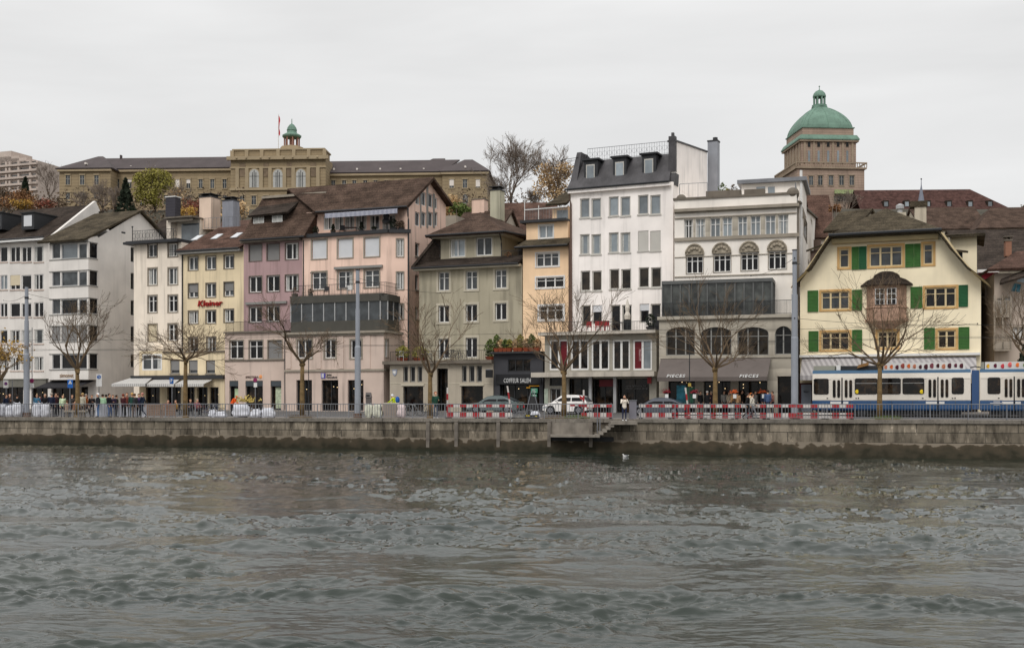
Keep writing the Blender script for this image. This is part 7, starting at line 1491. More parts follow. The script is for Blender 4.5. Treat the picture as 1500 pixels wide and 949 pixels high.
# ---- bicycles
def bicycle(x, y, z, rot, label, m, group='bicycles parked by the houses'):
    root = empty('bicycle', (x, y, z), label, 'bicycle', group); c, s = math.cos(rot), math.sin(rot); T = lambda a, h, o=0: (x+a*c-o*s, y+a*s+o*c, z+h)
    for a in (-.52, .52):
        mb = MB(); mb.tube([T(a+.33*math.cos(t), .34+.33*math.sin(t)) for t in [k*PI/10 for k in range(21)]], .017, n=5, cap=False); w_ = mb.build('wheel', BLACK, root); mb = MB()
        for k in range(8): t = k*PI/8; mb.tube([T(a+.31*math.cos(t), .34+.31*math.sin(t)), T(a-.31*math.cos(t), .34-.31*math.sin(t))], .0035, n=3, cap=False)
        mb.build('spokes', GALV, w_)
    mb = MB(); 
    for p, q in (((-.52,.34),(-.18,.82)),((-.52,.34),(-.05,.3)),((-.05,.3),(-.2,.88)),((-.05,.3),(.36,.8)),((-.18,.8),(.36,.86)),((.34,.95),(.52,.34))): mb.tube([T(*p), T(*q)], .018, n=5)
    mb.build('frame', m, root); mb = MB(); mb.tube([T(.36,.98,-.28), T(.34,1.0,0), T(.36,.98,.28)], .014, n=5); mb.build('handlebar', DARKM, root); mb = MB(); mb.ball(T(-.22,.92), .1, 8, 5, sc=(1.2,.8,.35)); mb.build('saddle', BLACK, root); mb = MB(); mb.tube([T(-.05,.3,-.12),T(-.05,.3,.12)], .015, n=4); mb.tube([T(-.05,.3,-.12),T(.08,.2,-.12)], .012, n=4); mb.tube([T(-.05,.3,.12),T(-.18,.4,.12)], .012, n=4); mb.build('crank', GALV, root)
    return root
Yc = ffy(579, 3.0); xc = PX(579, Yc); bicycle(xc, Yc, zg(xc,Yc), 2.7, 'bicycle ridden by the cyclist in the yellow vest', mat('bike_blue', (.03,.05,.10), .4), None)
person(579, Yc, 'ride', 'cyclist in a neon yellow vest and white helmet with a blue backpack', (205,228,40), (40,40,60), rot=1.13+PI, hat=(226,228,232), z=zg(xc,Yc))
bp = empty('backpack', (xc+.16, Yc-.08, zg(xc,Yc)+1.28), 'royal blue backpack worn by the cyclist', 'backpack'); mb = MB(); mb.ball(tuple(bp.location), .22, 10, 8, sc=(.75,.85,1.15)); mb.build('bag', mat('backpack_blue', srgb(32,84,160), .7), bp, True); mb = MB(); l = bp.location; mb.tube([(l.x-.1,l.y-.15,l.z+.2),(l.x-.22,l.y-.13,l.z+.12),(l.x-.2,l.y-.1,l.z-.15)], .02, n=4); mb.build('strap', DARKM, bp)
for px, d_, rt, lb, cl in ((592, 9.0, .3, 'dark bicycle parked below the left shop window of the stone front', (.03,.03,.03)), (604, 9.6, 2.9, 'silver bicycle parked beside the dark one at the stone front', (.3,.3,.3)), (627, 9.0, .2, 'black bicycle leaning by the stone pillar next to the tree', (.02,.02,.02)), (270, 8.0, .4, 'grey bicycle between the cafe tables and the tree', (.12,.12,.13)), (296, 7.4, 2.8, 'maroon bicycle parked under the light awning', (.10,.02,.03)), (309, 7.0, .3, 'blue bicycle at the end of the light awning', (.04,.06,.12)), (318, 7.6, 2.7, 'white bicycle before the beige house corner', (.5,.5,.5)), (128, 5.5, .3, 'dark green bicycle behind the people left of the wheelchair sign', (.02,.05,.03))):
    Y = ffy(px, d_); x = PX(px, Y); bicycle(x, Y, zg(x, Y), rt, lb, mat('bike_%d' % px, cl, .4))
# on the stone terrace
zt6 = e6.pz(640, 533)+.29; 
for px, lb in ((664, 'bicycle hanging around on the stone front terrace left of the second window'), (671, 'bicycle with basket on the stone front terrace between the windows')):
    a = e6.a(px, 1.2); q = e6.pt(a, 1.2 if px < 670 else .7, zt6); bicycle(*q, -.3, lb, mat('bike_terrace', (.025,.025,.028), .4), 'bicycles on the terrace')
# ---- cars
def car(name, label, px0, px1, Y, slope, L, W, H, prof, cab, paint, wheels, light_c, rear_right=True, wr=.31):
    pl = front(px0, px1, Y, slope); S = pl.W/L; z0 = zg(*pl.pt(pl.W/2, .8, 0)[:2]); root = empty(name, (*pl.pt(pl.W/2, W/2, 0)[:2], z0), label, 'car', 'cars on the quay street'); P = lambda a, b, z: pl.pt(a*S, b*S, z0+z*S)
    bm = bmesh.new(); loops = []
    arch = []
    low = [(L, .34), (L, prof[-1][1])]
    bot = [(0.02, .30)]
    for wx in wheels: bot += [(wx-wr-.07, .22)]+[(wx+(wr+.07)*math.cos(t), wr+(wr+.07)*math.sin(t)) for t in [PI*(1-k/8) for k in range(9)] if True and wr+(wr+.07)*math.sin(t) > .22]+[(wx+wr+.07, .22)]
    bot += [(L-.03, .32)]
    poly = bot+list(reversed(prof))
    rings = []
    for b, inset in ((0.0, .05), (.07, 0.0), (W-.07, 0.0), (W, .05)):
        cx = L/2; rings.append([bm.verts.new(P(cx+(x-cx)*(1-inset*.25), b, z-(inset*.6 if z > .7 else 0))) for x, z in poly])
    n = len(poly)
    for r0, r1 in zip(rings[:-1], rings[1:]):
        for i in range(n): bm.faces.new((r0[i], r0[(i+1) % n], r1[(i+1) % n], r1[i]))
    for r in (rings[0], rings[-1]): bm.faces.new(r)
    # cabin
    cr = []
    for b, k in ((.06, 0), (.22, 1), (W-.22, 1), (W-.06, 0)): cr.append(b)
    lo_, hi_ = cab
    def ring(b, pts): return [bm.verts.new(P(x, b, z)) for x, z in pts]
    base_ = [(lo_[0][0], lo_[0][1]), (lo_[1][0], lo_[1][1])]
    A = [bm.verts.new(P(lo_[0][0], .07, lo_[0][1]-.03)), bm.verts.new(P(lo_[1][0], .07, lo_[1][1]-.03)), bm.verts.new(P(lo_[1][0], W-.07, lo_[1][1]-.03)), bm.verts.new(P(lo_[0][0], W-.07, lo_[0][1]-.03))]
    T0 = [[bm.verts.new(P(x, b, z)) for x, z in hi_] for b in (.20, .30, W-.30, W-.20)]
    for k, (x, z) in enumerate(hi_):
        for t in (1, 2): T0[t][k].co.z += .035*S
    for r0, r1 in zip(T0[:-1], T0[1:]):
        for k in range(len(hi_)-1): bm.faces.new((r0[k], r0[k+1], r1[k+1], r1[k]))
    bm.faces.new([A[0], A[1]]+list(reversed(T0[0]))); bm.faces.new([A[3], A[2]]+list(reversed(T0[3])))
    bm.faces.new((A[0], T0[0][0], T0[1][0], T0[2][0], T0[3][0], A[3])); bm.faces.new((A[1], A[2], T0[3][-1], T0[2][-1], T0[1][-1], T0[0][-1]))
    bmesh.ops.recalc_face_normals(bm, faces=bm.faces); me = bpy.data.meshes.new('body'); bm.to_mesh(me); bm.free(); me.transform(Matrix.Translation(-root.location)); me.materials.append(paint); from_mesh('body', me, root)
    # side glass, screens
    def lerp2(p, q, t): return (p[0]+(q[0]-p[0])*t, p[1]+(q[1]-p[1])*t)
    zb = max(lo_[0][1], lo_[1][1])+.03
    xs0, xs1 = lo_[0][0]+.22, lo_[1][0]-.28; hx0, hx1 = hi_[0][0]+.12, hi_[-1][0]-.2; zt = min(hi_[0][1], hi_[-1][1])-.07; mid = (hx0+hx1)/2+.05
    def sideq(x0b, x1b, x0t, x1t):
        for b0, b1, o in ((.07, .20, -.006), (W-.07, W-.20, .006)):
            fz = lambda z: (z-lo_[0][1])/(hi_[1][1]-lo_[0][1]); bb = lambda z: b0+(b1-b0)*max(0, min(1, fz(z)+.03))+o*3
            mb = MB(); mb.face([P(x0b, bb(zb), zb), P(x1b, bb(zb), zb), P(x1t, bb(zt), zt), P(x0t, bb(zt), zt)]); mb.build('side_window', GL_D, root)
    xm = (xs0+xs1)/2; sideq(xs0+.05, mid-.04, hx0+.06, mid-.04); sideq(mid+.04, xs1, mid+.04, hx1)
    for (pb, pt_, sg, nm) in ((lo_[0], hi_[0], -1, 'windscreen'), (lo_[1], hi_[-1], 1, 'rear_window')):
        mb = MB(); a = lerp2((pb[0], pb[1]), pt_, .1); b_ = lerp2(pb, pt_, .93); mb.face([P(a[0]+sg*.03, .16, a[1]+.01), P(a[0]+sg*.03, W-.16, a[1]+.01), P(b_[0]+sg*.03, W-.28, b_[1]+.02), P(b_[0]+sg*.03, .28, b_[1]+.02)]); mb.build(nm, GL_M, root)
    for wx in wheels:
        for b, o in ((.0, -.012), (W-.2, .212)):
            mb = MB(); mb.tube([P(wx, b-.01, wr), P(wx, b+.21, wr)], wr*S, n=20); w_ = mb.build('wheel', mat('tyre', (.015,.015,.016), .8), root); mb = MB(); q = b+o; mb.tube([P(wx, q-.012, wr), P(wx, q+.012, wr)], wr*.66*S, n=16); mb.build('rim', mat('alloy_rim', (.30,.30,.32), .4, metal=.6), w_)
            mb = MB()
            for k in range(5): t = k*PI*2/5; mb.tube([P(wx+.06*math.cos(t), q-.02 if b < 1 else q+.02, wr+.06*math.sin(t)), P(wx+wr*.6*math.cos(t), q-.02 if b < 1 else q+.02, wr+wr*.6*math.sin(t))], .02, n=4)
            mb.build('spokes', DARKM, w_)
    zt_ = prof[-1][1]
    for b in (.02, W-.34): mb = MB(); p = [P(L-.24, b, zt_-.22), P(L+.012, b, zt_-.22), P(L+.012, b+.32, zt_-.22), P(L-.24, b+.32, zt_-.22)]; mb.hexa(p+[P(L-.24, b, zt_-.02), P(L+.005, b, zt_-.02), P(L+.005, b+.32, zt_-.02), P(L-.24, b+.32, zt_-.02)]); mb.build('tail_light', mat('tail_red', srgb(190,20,30), .3, emit=light_c), root)
    zf = prof[0][1]
    for b in (-.005, W-.34): mb = MB(); mb.hexa([P(.015,b,zf-.2),P(.42,b,zf-.13),P(.42,b+.345,zf-.13),P(.015,b+.345,zf-.2),P(.05,b,zf-.06),P(.42,b,zf+.01),P(.42,b+.345,zf+.01),P(.05,b+.345,zf-.06)]); mb.build('headlight', mat('headlight_glass', (.35,.37,.38), .15), root)
    for b in (-.14, W+.02): mb = MB(); mb.ball(P(lo_[0][0]+.55, b+.06, lo_[0][1]+.08), .1*S, 8, 6, sc=(.8,.9,.7)); mb.build('mirror', paint, root)
    mb = MB(); mb.pbox(pl, .15*S, (L-.15)*S, .1*S, (W-.1)*S, z0+.2*S, z0+.3*S); mb.build('underbody', BLACK, root)
    for b in (-.012,): 
        for dx in (.52, .78): mb = MB(); mb.pbox(pl, (L*dx-.16)*S, (L*dx)*S, b*S-.012, b*S+.015, z0+.79*S, z0+.82*S); mb.build('door_handle', DARKM, root)
    return root
HATCH = [(.02,.62),(.12,.74),(.55,.86),(1.02,.93),(3.35,.98),(3.62,.96),(3.66,.7)]
def paint(name, rgb, k=1.0): return mat(name, srgb(*rgb, k), .35, var=.03, spec=.5, coat=.6)
car('parked_car', 'small white hatchback behind the wide bare tree, facing left', 794, 860, 85.6, .40, 3.68, 1.64, 1.48, HATCH, ([(.72,.9),(3.6,.97)], [(1.42,1.38),(1.95,1.47),(2.7,1.46),(3.26,1.36)]), paint('white_car_paint', (236,232,228)), (.68, 2.98), .15)
SEDAN = [(.02,.6),(.15,.72),(.8,.84),(1.3,.9),(3.9,.96),(4.5,.94),(4.62,.86),(4.64,.66)]
car('parked_car', 'dark grey sloping-roof car with chrome window line before the red-signed shop', 922, 1003, 82.2, .36, 4.64, 1.86, 1.45, SEDAN, ([(1.0,.88),(4.5,.93)], [(1.9,1.36),(2.4,1.44),(3.1,1.42),(3.75,1.22)]), paint('graphite_car_paint', (74,78,88)), (.85, 3.72), .5)
car('parked_car', 'dark green-grey saloon behind the first striped barrier before the black salon', 683, 757, 89.5, .40, 4.5, 1.8, 1.43, [(x*4.5/4.64, z) for x, z in SEDAN], ([(1.0,.88),(4.3,.93)], [(1.8,1.34),(2.3,1.42),(3.0,1.40),(3.6,1.22)]), paint('green_grey_car_paint', (86,98,98)), (.82, 3.6), .5)
# ---- tram
TR = front(1190, 1422, 75.6, .40); zt0 = zg(*TR.pt(5, 1, 0)[:2]); D = 2.2
def tramcar(name, label, pl, wins, doors, span, board, roofkit):
    root = empty(name, (*pl.pt(sum(span)/2, D/2, 0)[:2], zt0), label, 'tram', 'cars of the blue and white tram'); a0, a1 = span; zz = lambda y: pl.z((TR.W)/2, y)
    zbl, zwh, zrf = zz(586.5), zz(546.5), zz(542.5); zsk = zt0+.42; mb = MB(); r = .12
    def shell(zs):
        q = []
        for z, o in zs: q.append([pl.pt(a0,o,z), pl.pt(a1,o,z), pl.pt(a1,D-o,z), pl.pt(a0,D-o,z)])
        for p, n_ in zip(q[:-1], q[1:]):
            for i in range(4): mb.face([p[i], p[(i+1) % 4], n_[(i+1) % 4], n_[i]])
        mb.face(q[-1]); mb.face(list(reversed(q[0])))
    shell([(zbl,0.0),(zwh-.35,0.0),(zwh,.05)]); mb.build('body', paint('tram_cream', (226,218,206)), root); mb = MB(); BL = paint('tram_blue', (12,70,118)); shell([(zsk,.06),(zsk+.1,.0),(zbl-.002,0.0)]); mb.build('skirt', BL, root)
    mb = MB(); shell([(zwh+.002,.05),(zrf,.10),(zrf+.05,.35)]); mb.build('roof', mat('tram_roof_blue', srgb(70,104,134), .6), root)
    mb = MB(); mb.pbox(pl, a0+.6, a1-.6, .2, D-.2, zt0+.12, zsk); mb.build('underframe', BLACK, root)
    for x in (a0+1.6, a0+3.3, a1-3.3, a1-1.6):
        mb = MB(); mb.tube([pl.pt(x,.12,zt0+.33), pl.pt(x,.24,zt0+.33)], .33, n=16); mb.build('wheel', DARKM, root)
    def rr(x0, z0, x1, z1, b, rad, mb):
        pts = []
        for cx, cz, t0 in ((x1-rad,z1-rad,0),(x0+rad,z1-rad,1),(x0+rad,z0+rad,2),(x1-rad,z0+rad,3)):
            for k in range(5): t = (t0+k/4)*PI/2; pts.append((cx+rad*math.cos(t), cz+rad*math.sin(t)))
        mb.slab([pl.pt(a,b,z) for a, z in pts][::-1], .02)
    for x0, x1 in wins:
        r_ = pl.rect(x0, 553.7, x1, 577.3); z0, z1 = zz(577.3), zz(553.7); mb = MB(); rr(r_[0], z0, r_[2], z1, -.012, .13, mb); f = mb.build('window', BLACK, root); mb = MB(); rr(r_[0]+.05, z0+.05, r_[2]-.05, z1-.05, -.035, .10, mb); mb.build('pane', GLI, f)
        if x1-x0 > 24: mb = MB(); mb.pbox(pl, r_[0]+.06, r_[2]-.06, -.066, -.056, z1-.36, z1-.33); mb.build('vent_bar', ALU, f)
    for x0, x1 in doors:
        r_ = pl.rect(x0, 553, x1, 607); z0, z1 = zsk+.05, zz(553); w = (r_[2]-r_[0]); mb = MB(); mb.pbox(pl, r_[0], r_[0]+w*.47, -.022, -.002, zbl, z1); mb.pbox(pl, r_[0]+w*.53, r_[2], -.022, -.002, zbl, z1); dr = mb.build('door', paint('tram_cream', (1,1,1)), root)
        mb = MB(); mb.pbox(pl, r_[0]+w*.472, r_[0]+w*.528, -.02, -.002, z0, z1+.02); mb.build('door_gap', BLACK, dr); mb = MB()
        for t in (.09, .29, .62, .82): rr(r_[0]+w*t, zz(582), r_[0]+w*(t+.13), zz(556), -.045, .09, mb)
        mb.build('pane', GL_SHOP, dr); mb = MB(); 
        for t0, t1 in ((-.02,.46),(.55,.78)): mb.pbox(pl, r_[0]+w*t0, r_[0]+w*t1, -.02, -.002, zz(591.5), zz(588))
        mb.build('door_step_strip', WHITE, dr)
        mb = MB(); mb.pbox(pl, r_[0]-.28, r_[0]-.18, -.02, -.002, zz(584), zz(582.5)); mb.pbox(pl, r_[2]+.14, r_[2]+.24, -.02, -.002, zz(584), zz(582.5)); mb.pbox(pl, r_[2]+.3, r_[2]+.38, -.02, -.002, zz(584), zz(582)); mb.build('fleet_mark', BLACK, root)
    mb = MB(); x = a0+1.2
    while x < a1-.4: mb.pbox(pl, x-.012, x+.012, -.008, 0, zsk+.06, zbl-.02); x += 1.35
    mb.pbox(pl, a0+.05, a1-.05, -.006, 0, zwh-.42, zwh-.405); mb.pbox(pl, a0+.05, a1-.05, -.006, 0, zbl+.02, zbl+.035); mb.build('panel_joint', mat('tram_joint', (.07,.075,.08), .7), root)
    z = zrf+.05
    for nm, x0, x1, yt, m in roofkit: r_ = pl.rect(x0, yt, x1, 541); mb = MB(); mb.pbox(pl, r_[0], r_[2], .3, D-.3, z+.003, zz(yt)); o = mb.build(nm, m, root)
    if board:
        r_ = pl.rect(board[0], 532, board[1], 540.5); mb = MB(); mb.pbox(pl, r_[0], r_[2], .22, .27, z-.03, zz(531.5)); bd_ = mb.build('roof_advert', WHITE, root); rnd = random.Random(4)
        for i, cr in enumerate(board[2]):
            mb = MB(); c = r_[0]+(r_[2]-r_[0])*(i+.5)/len(board[2]); zc = z+.2+rnd.uniform(-.04,.06); mb.ball(pl.pt(c,.215,zc), .2*rnd.uniform(.75, 1.05), 12, 8, sc=(1,.1,.9)); mb.build('pictured_fruit', mat('fruit_%d_%d_%d' % cr, srgb(*cr), .6, var=.45, scale=6), bd_)
    return root
BR, OG, TN = (78,34,44), (222,110,50), (190,120,90)
TGR = mat('tram_grey_box', srgb(150,150,138), .7, var=.1); 
t1 = tramcar('tram_car', 'front tram car with two doors, wooden roof beam and nut and fruit advert on top', TR, [(1192,1214),(1252,1285.5),(1287.5,1319.5),(1322,1354),(1394,1412)], [(1217,1250),(1357,1391)], (0.0, TR.W), (1294, 1414, [TN,OG,BR,(150,70,60),OG,TN,(70,30,40),BR,(120,60,70),(70,30,36),TN,BR,(90,40,56),BR]), [('resistor_box', 1191, 1222, 534.5, TGR), ('roof_cover', 1224.5, 1230.5, 533.5, WHITE), ('converter_box', 1231, 1293, 535, DARKM)])
mb = MB(); r = TR.rect(1255, 533, 1272, 537); mb.hexa([TR.pt(a,b,z) for a, b, z in ((r[0],.1,r[1]-.1),(r[2],.1,r[3]-.1),(r[2],.3,r[3]-.1),(r[0],.3,r[1]-.1),(r[0]+.1,.1,r[1]+.12),(r[2],.1,r[3]+.12),(r[2],.3,r[3]+.12),(r[0]+.1,.3,r[1]+.12))]); mb.build('roof_beam', mat('raw_wood', srgb(150,112,70), .8, var=.2), t1)
for x in (1256, 1350.5): r = TR.rect(x-3, 570.5, x+3, 576.5); mb = MB(); mb.ball(TR.pt((r[0]+r[2])/2,-.06,(r[1]+r[3])/2), .145, 14, 8, sc=(1,.15,1)); mb.build('round_sticker', YELLOW, t1)
t2 = tramcar('tram_car', 'second tram car leaving the picture at the right, with orange and yellow fruit advert', TR, [(1446.5,1465.5),(1512,1545)], [(1468.5,1503)], (TR.a(1435.5), TR.a(1580)), (1443, 1575, [(236,180,50),(90,30,50),(190,60,70),(226,110,110),(236,120,50),(120,150,80),(220,100,40),BR,(236,180,50),OG,BR,TN]), [('converter_box', 1437, 1442, 531.5, TGR)])
mb = MB(); r = TR.rect(1456, 589, 1464, 593); am, zm = (r[0]+r[2])/2, (r[1]+r[3])/2
for i, hh in enumerate((.05, .09, .05)): mb.pbox(TR, am-.4+.2*abs(i-1), am+.4-.2*abs(i-1), -.02, -.002, zm-.1+.1*i, zm-.1+.1*i+.06)
mb.build('winged_emblem', mat('emblem_silver', (.5,.5,.52), .4), t2)
root = empty('tram_bellows', (*TR.pt(TR.W+.3, 1, 0)[:2], zt0+.5), 'deep blue gangway between the two tram cars', 'tram gangway'); mb = MB(); a0, a1 = TR.W+.06, TR.a(1435.5)-.04; zz = lambda y: TR.z(TR.W, y)
mb.pbox(TR, a0, a1, .12, D-.12, zt0+.5, zz(542)); mb.build('gangway', paint('gangway_blue', (16,66,116)), root); mb = MB(); mb.tube([TR.pt(a0-.1,.5,zz(538)), TR.pt((a0+a1)/2,.5,zz(536.5)), TR.pt(a1+.1,.5,zz(538))], .04, n=5); mb.build('cable', BLACK, root)
# ---- poles, wires, signs
G3 = 'grey tram poles'
for px, d_, yt, lb in ((39, 2.4, 420, 'tall grey tapered tram pole before the plain white house'), (524, 2.2, 396, 'tall grey tapered tram pole before the glazed veranda of the pink house'), (1164, 2.6, 367, 'tall thick grey tram pole between cream stucco house and yellow house')):
    Y = ffy(px, d_); x = PX(px, Y); z = zg(x, Y); zt = PZ(yt, Y); H = zt-z; root = empty('tram_pole', (x, Y, z), lb, 'pole', G3); r0, r1, r2 = (.21,.16,.13) if px < 1000 else (.23,.20,.145); mb = MB()
    mb.tube([(x,Y,z),(x,Y,z+H*.48)], r0, r0, n=14); mb.tube([(x,Y,z+H*.48),(x,Y,z+H*.49)], r0, r1, n=14); mb.tube([(x,Y,z+H*.49),(x,Y,z+H*.74)], r1, r1, n=14); mb.tube([(x,Y,z+H*.74),(x,Y,zt)], r2, r2, n=12); mb.build('shaft', mat('tram_pole_paint', srgb(146,150,158), .6, var=.06, streak=.1), root)
    mb = MB(); mb.tube([(x,Y,zt),(x,Y,zt+.06)], r2+.03, n=12); mb.build('cap', DARKM, root); mb = MB(); mb.tube([(x,Y,zt-.9),(x+.35,Y,zt-.9)], .03, n=4); mb.tube([(x,Y,zt-.9),(x,Y,zt-.75)], r2+.025, n=12); mb.build('wire_clamp', DARKM, root); mb = MB(); mb.tube([(x,Y,z-.02),(x,Y,z+.35)], r0+.09, n=14); mb.build('base', mat('rusty_base', srgb(104,84,72), .9, var=.2), root)
def wire(pts, label, sag=.0, r=.015, group='overhead tram wires'):
    root = empty('overhead_wire', pts[0], label, 'wire', group); mb = MB(); P_ = []
    for p, q in zip(pts[:-1], pts[1:]):
        for k in range(9): t = k/9; v = Vector(p).lerp(Vector(q), t); v.z -= sag*4*t*(1-t); P_.append(v)
    P_.append(Vector(pts[-1])); mb.tube(P_, r, n=4); mb.build('cable', BLACK, root)
    mb = MB(); 
    for p in (pts[0], pts[-1]): mb.ball(p, .05, 6, 4)
    mb.build('insulator', DARKM, root)
tl_ = lambda X: (X, 82.3-.27*(X-10))
for dz, o, lb in ((5.55, 0, 'lower near overhead wire running along the tram street'), (5.6, 2.6, 'lower far overhead wire running along the tram street'), (6.35, .1, 'upper carrying wire above the near overhead wire')): wire([(x, tl_(x)[1]+o, dz) for x in (-62, -40, -12, 10, 30, 52)], lb, .12)
def span(px, yt, px2, y2, Y2, lb): 
    d_ = 2.4; Y = ffy(px, d_); wire([(PX(px,Y), Y, PZ(yt,Y)), P3(px2, y2, Y2)], lb, .25)
span(524, 407, 645, 429, 97.5, 'span wire from the middle tram pole to the grey green house'); span(524, 409, 455, 400, 101, 'span wire from the middle tram pole to the pink house'); span(39, 430, 168, 448, 116, 'span wire from the left tram pole to the blank gable'); span(39, 432, 5, 440, 119, 'span wire from the left tram pole to the plain white house'); span(1164, 466, 1432, 474, 82, 'span wire from the thick tram pole to the yellow house corner'); span(1164, 378, 1100, 404, 87.5, 'span wire from the thick tram pole to the cream stucco house')
def signpost(px, d_, ytop, lb, panels, h=None):
    Y = ffy(px, d_); x = PX(px, Y); z = zg(x, Y); root = empty('road_sign', (x, Y, z), lb, 'road sign', None); mb = MB(); mb.tube([(x,Y,z),(x,Y,PZ(ytop,Y))], .032, n=8); mb.build('post', GALV, root)
    for kind, x0, y0, x1, y1, m, x2 in panels:
        c = (PX((x0+x1)/2,Y), Y-.05, (PZ(y0,Y)+PZ(y1,Y))/2); w, h_ = (PX(x1,Y)-PX(x0,Y))/2, (PZ(y0,Y)-PZ(y1,Y))/2; mb = MB()
        if kind == 'disc': mb.tube([(c[0],c[1],c[2]),(c[0],c[1]+.02,c[2])], w, n=18)
        elif kind == 'diamond': mb.slab([(c[0]-w,c[1],c[2]),(c[0],c[1],c[2]-h_),(c[0]+w,c[1],c[2]),(c[0],c[1],c[2]+h_)], .015)
        elif kind == 'tri': mb.slab([(c[0]-w,c[1],c[2]-h_),(c[0]+w,c[1],c[2]-h_),(c[0],c[1],c[2]+h_)], .015)
        else: mb.box(c[0]-w, c[0]+w, c[1], c[1]+.02, c[2]-h_, c[2]+h_)
        pn = mb.build('sign_panel', m, root)
        if x2: x2(c, w, h_, pn)
    return root
SBL = mat('sign_blue', srgb(28,92,168), .4, var=.03); SMA = mat('sign_magenta', srgb(132,40,86), .5, var=.05)
def noparking(c, w, h, pn):
    mb = MB(); mb.tube([(c[0],c[1]-.012,c[2]+.03),(c[0],c[1]-.002,c[2]+.03)], w*.66, n=14); d_ = mb.build('no_stopping_disc', SMA, pn); mb = MB()
    for s in (-1, 1): mb.slab([(c[0]-w*.5,c[1]-.018,c[2]+.03-s*w*.45),(c[0]-w*.42,c[1]-.018,c[2]+.03-s*w*.52),(c[0]+w*.5,c[1]-.018,c[2]+.03+s*w*.45),(c[0]+w*.42,c[1]-.018,c[2]+.03+s*w*.52)], .004)
    mb.build('cross_bars', SBL, pn)
def ped(c, w, h, pn):
    mb = MB(); mb.slab([(c[0]-w*.7,c[1]-.012,c[2]-h*.05),(c[0]+w*.7,c[1]-.012,c[2]-h*.05),(c[0],c[1]-.012,c[2]+h*.85)], .01); t = mb.build('white_triangle', WHITE, pn); mb = MB(); mb.ball((c[0],c[1]-.02,c[2]+h*.42), w*.12, 6, 5); mb.tube([(c[0],c[1]-.02,c[2]+h*.35),(c[0],c[1]-.02,c[2]+h*.18),(c[0]-w*.2,c[1]-.02,c[2]-.01)], .012, n=4); mb.tube([(c[0],c[1]-.02,c[2]+h*.18),(c[0]+w*.2,c[1]-.02,c[2]-.01)], .012, n=4); mb.build('walking_figure', BLACK, pn)
def wheelch(c, w, h, pn):
    mb = MB(); z = c[2]+h*.5; mb.tube([(c[0],c[1]-.012,z),(c[0],c[1]-.002,z)], w*.7, n=16); mb.build('blue_disc', SBL, pn); mb = MB(); mb.tube([(c[0]+w*.3*math.cos(t), c[1]-.018, z-w*.1+w*.3*math.sin(t)) for t in [k*PI/5-2.2 for k in range(8)]], .014, n=4); mb.tube([(c[0]-w*.05,c[1]-.018,z+w*.45),(c[0],c[1]-.018,z),(c[0]+w*.35,c[1]-.018,z)], .014, n=4); mb.build('wheelchair_mark', WHITE, pn)
def ptext(s, m):
    def f(c, w, h, pn): sign(Plane((c[0]-w, c[1]), (1, 0)), s, *[0]*4, -.004, m, pn) if False else plain_text(s, c, w, h, m, pn)
    return f
def plain_text(s, c, w, h, m, pn):
    me, v = text_mesh(s, w*.9, h*1.2, depth=.006, bold=.03); off = Vector((0,0,0)); p = pn
    while p is not None: off = off+p.location; p = p.parent
    co = []
    for a, b, d_ in v: co += [c[0]-w*.45+a-off.x, c[1]-.006-d_-off.y, c[2]-h*.6+b-off.z]
    me.vertices.foreach_set('co', co); me.materials.clear(); me.materials.append(m); me.update(); from_mesh('lettering', me, pn)
signpost(9, 3.4, 556, 'white panel with round no-stopping sign at the left edge, before the navy coat', [('box', 5.3, 556.8, 12.6, 568, WHITE, noparking)])
signpost(47, 3.0, 480, 'thin rusty post with magenta no-stopping disc and white plate beside the grey tram pole', [('disc', 43.5, 554, 50, 561, SMA, None), ('box', 44, 561.5, 50, 568, WHITE, None)])
signpost(102.5, 1.5, 556, 'blue pedestrian crossing sign in front of the tree', [('box', 99.3, 556, 107, 568, SBL, ped)])
signpost(145, 3.2, 547, 'tall white panel with blue wheelchair disc in front of the blank gable', [('box', 141.3, 547.5, 149.5, 566, WHITE, wheelch)])
signpost(252, 2.6, 553, 'blue parking sign with white plate among the light awnings', [('box', 248.8, 553, 254.4, 562, SBL, ptext('P', TEXTW)), ('box', 249, 562.5, 254.2, 566, WHITE, None)])
signpost(374, 3.0, 553, 'no-stopping sign on a post with white plate before the beige shop door', [('disc', 371, 553, 377, 560, SMA, None), ('box', 371.8, 560.5, 376.8, 567, WHITE, None)])
signpost(18, 4.2, 557, 'bare thin grey post between no-stopping sign and grey tram pole', [])
# thin pole with yellow plate and lamp wire at the awning shop
Y = ffy(1010, 3.0); x = PX(1010, Y); z = zg(x, Y); root = empty('sign_pole', (x, Y, z), 'slim dark pole with small yellow plate in front of the taupe awning', 'pole'); mb = MB(); mb.tube([(x,Y,z),(x,Y,PZ(478,Y))], .035, .03, n=6); mb.build('post', DARKM, root); mb = MB(); mb.box(x-.1, x+.1, Y-.05, Y-.03, PZ(566,Y), PZ(561,Y)); mb.build('plate', mat('dull_yellow', srgb(176,150,70), .7), root)
Y = ffy(447, 3.2); x = PX(447, Y); z = zg(x, Y); root = empty('lamp_pole', (x, Y, z), 'very thin dark pole right behind the upswept tree', 'pole'); mb = MB(); mb.tube([(x+.25,Y,z),(x+.25,Y,PZ(495,Y))], .03, .025, n=6); mb.build('post', DARKM, root); mb = MB(); mb.tube([(x+.25,Y,z),(x+.25,Y,z+.12)], .08, n=8); mb.build('base', DARKM, root)
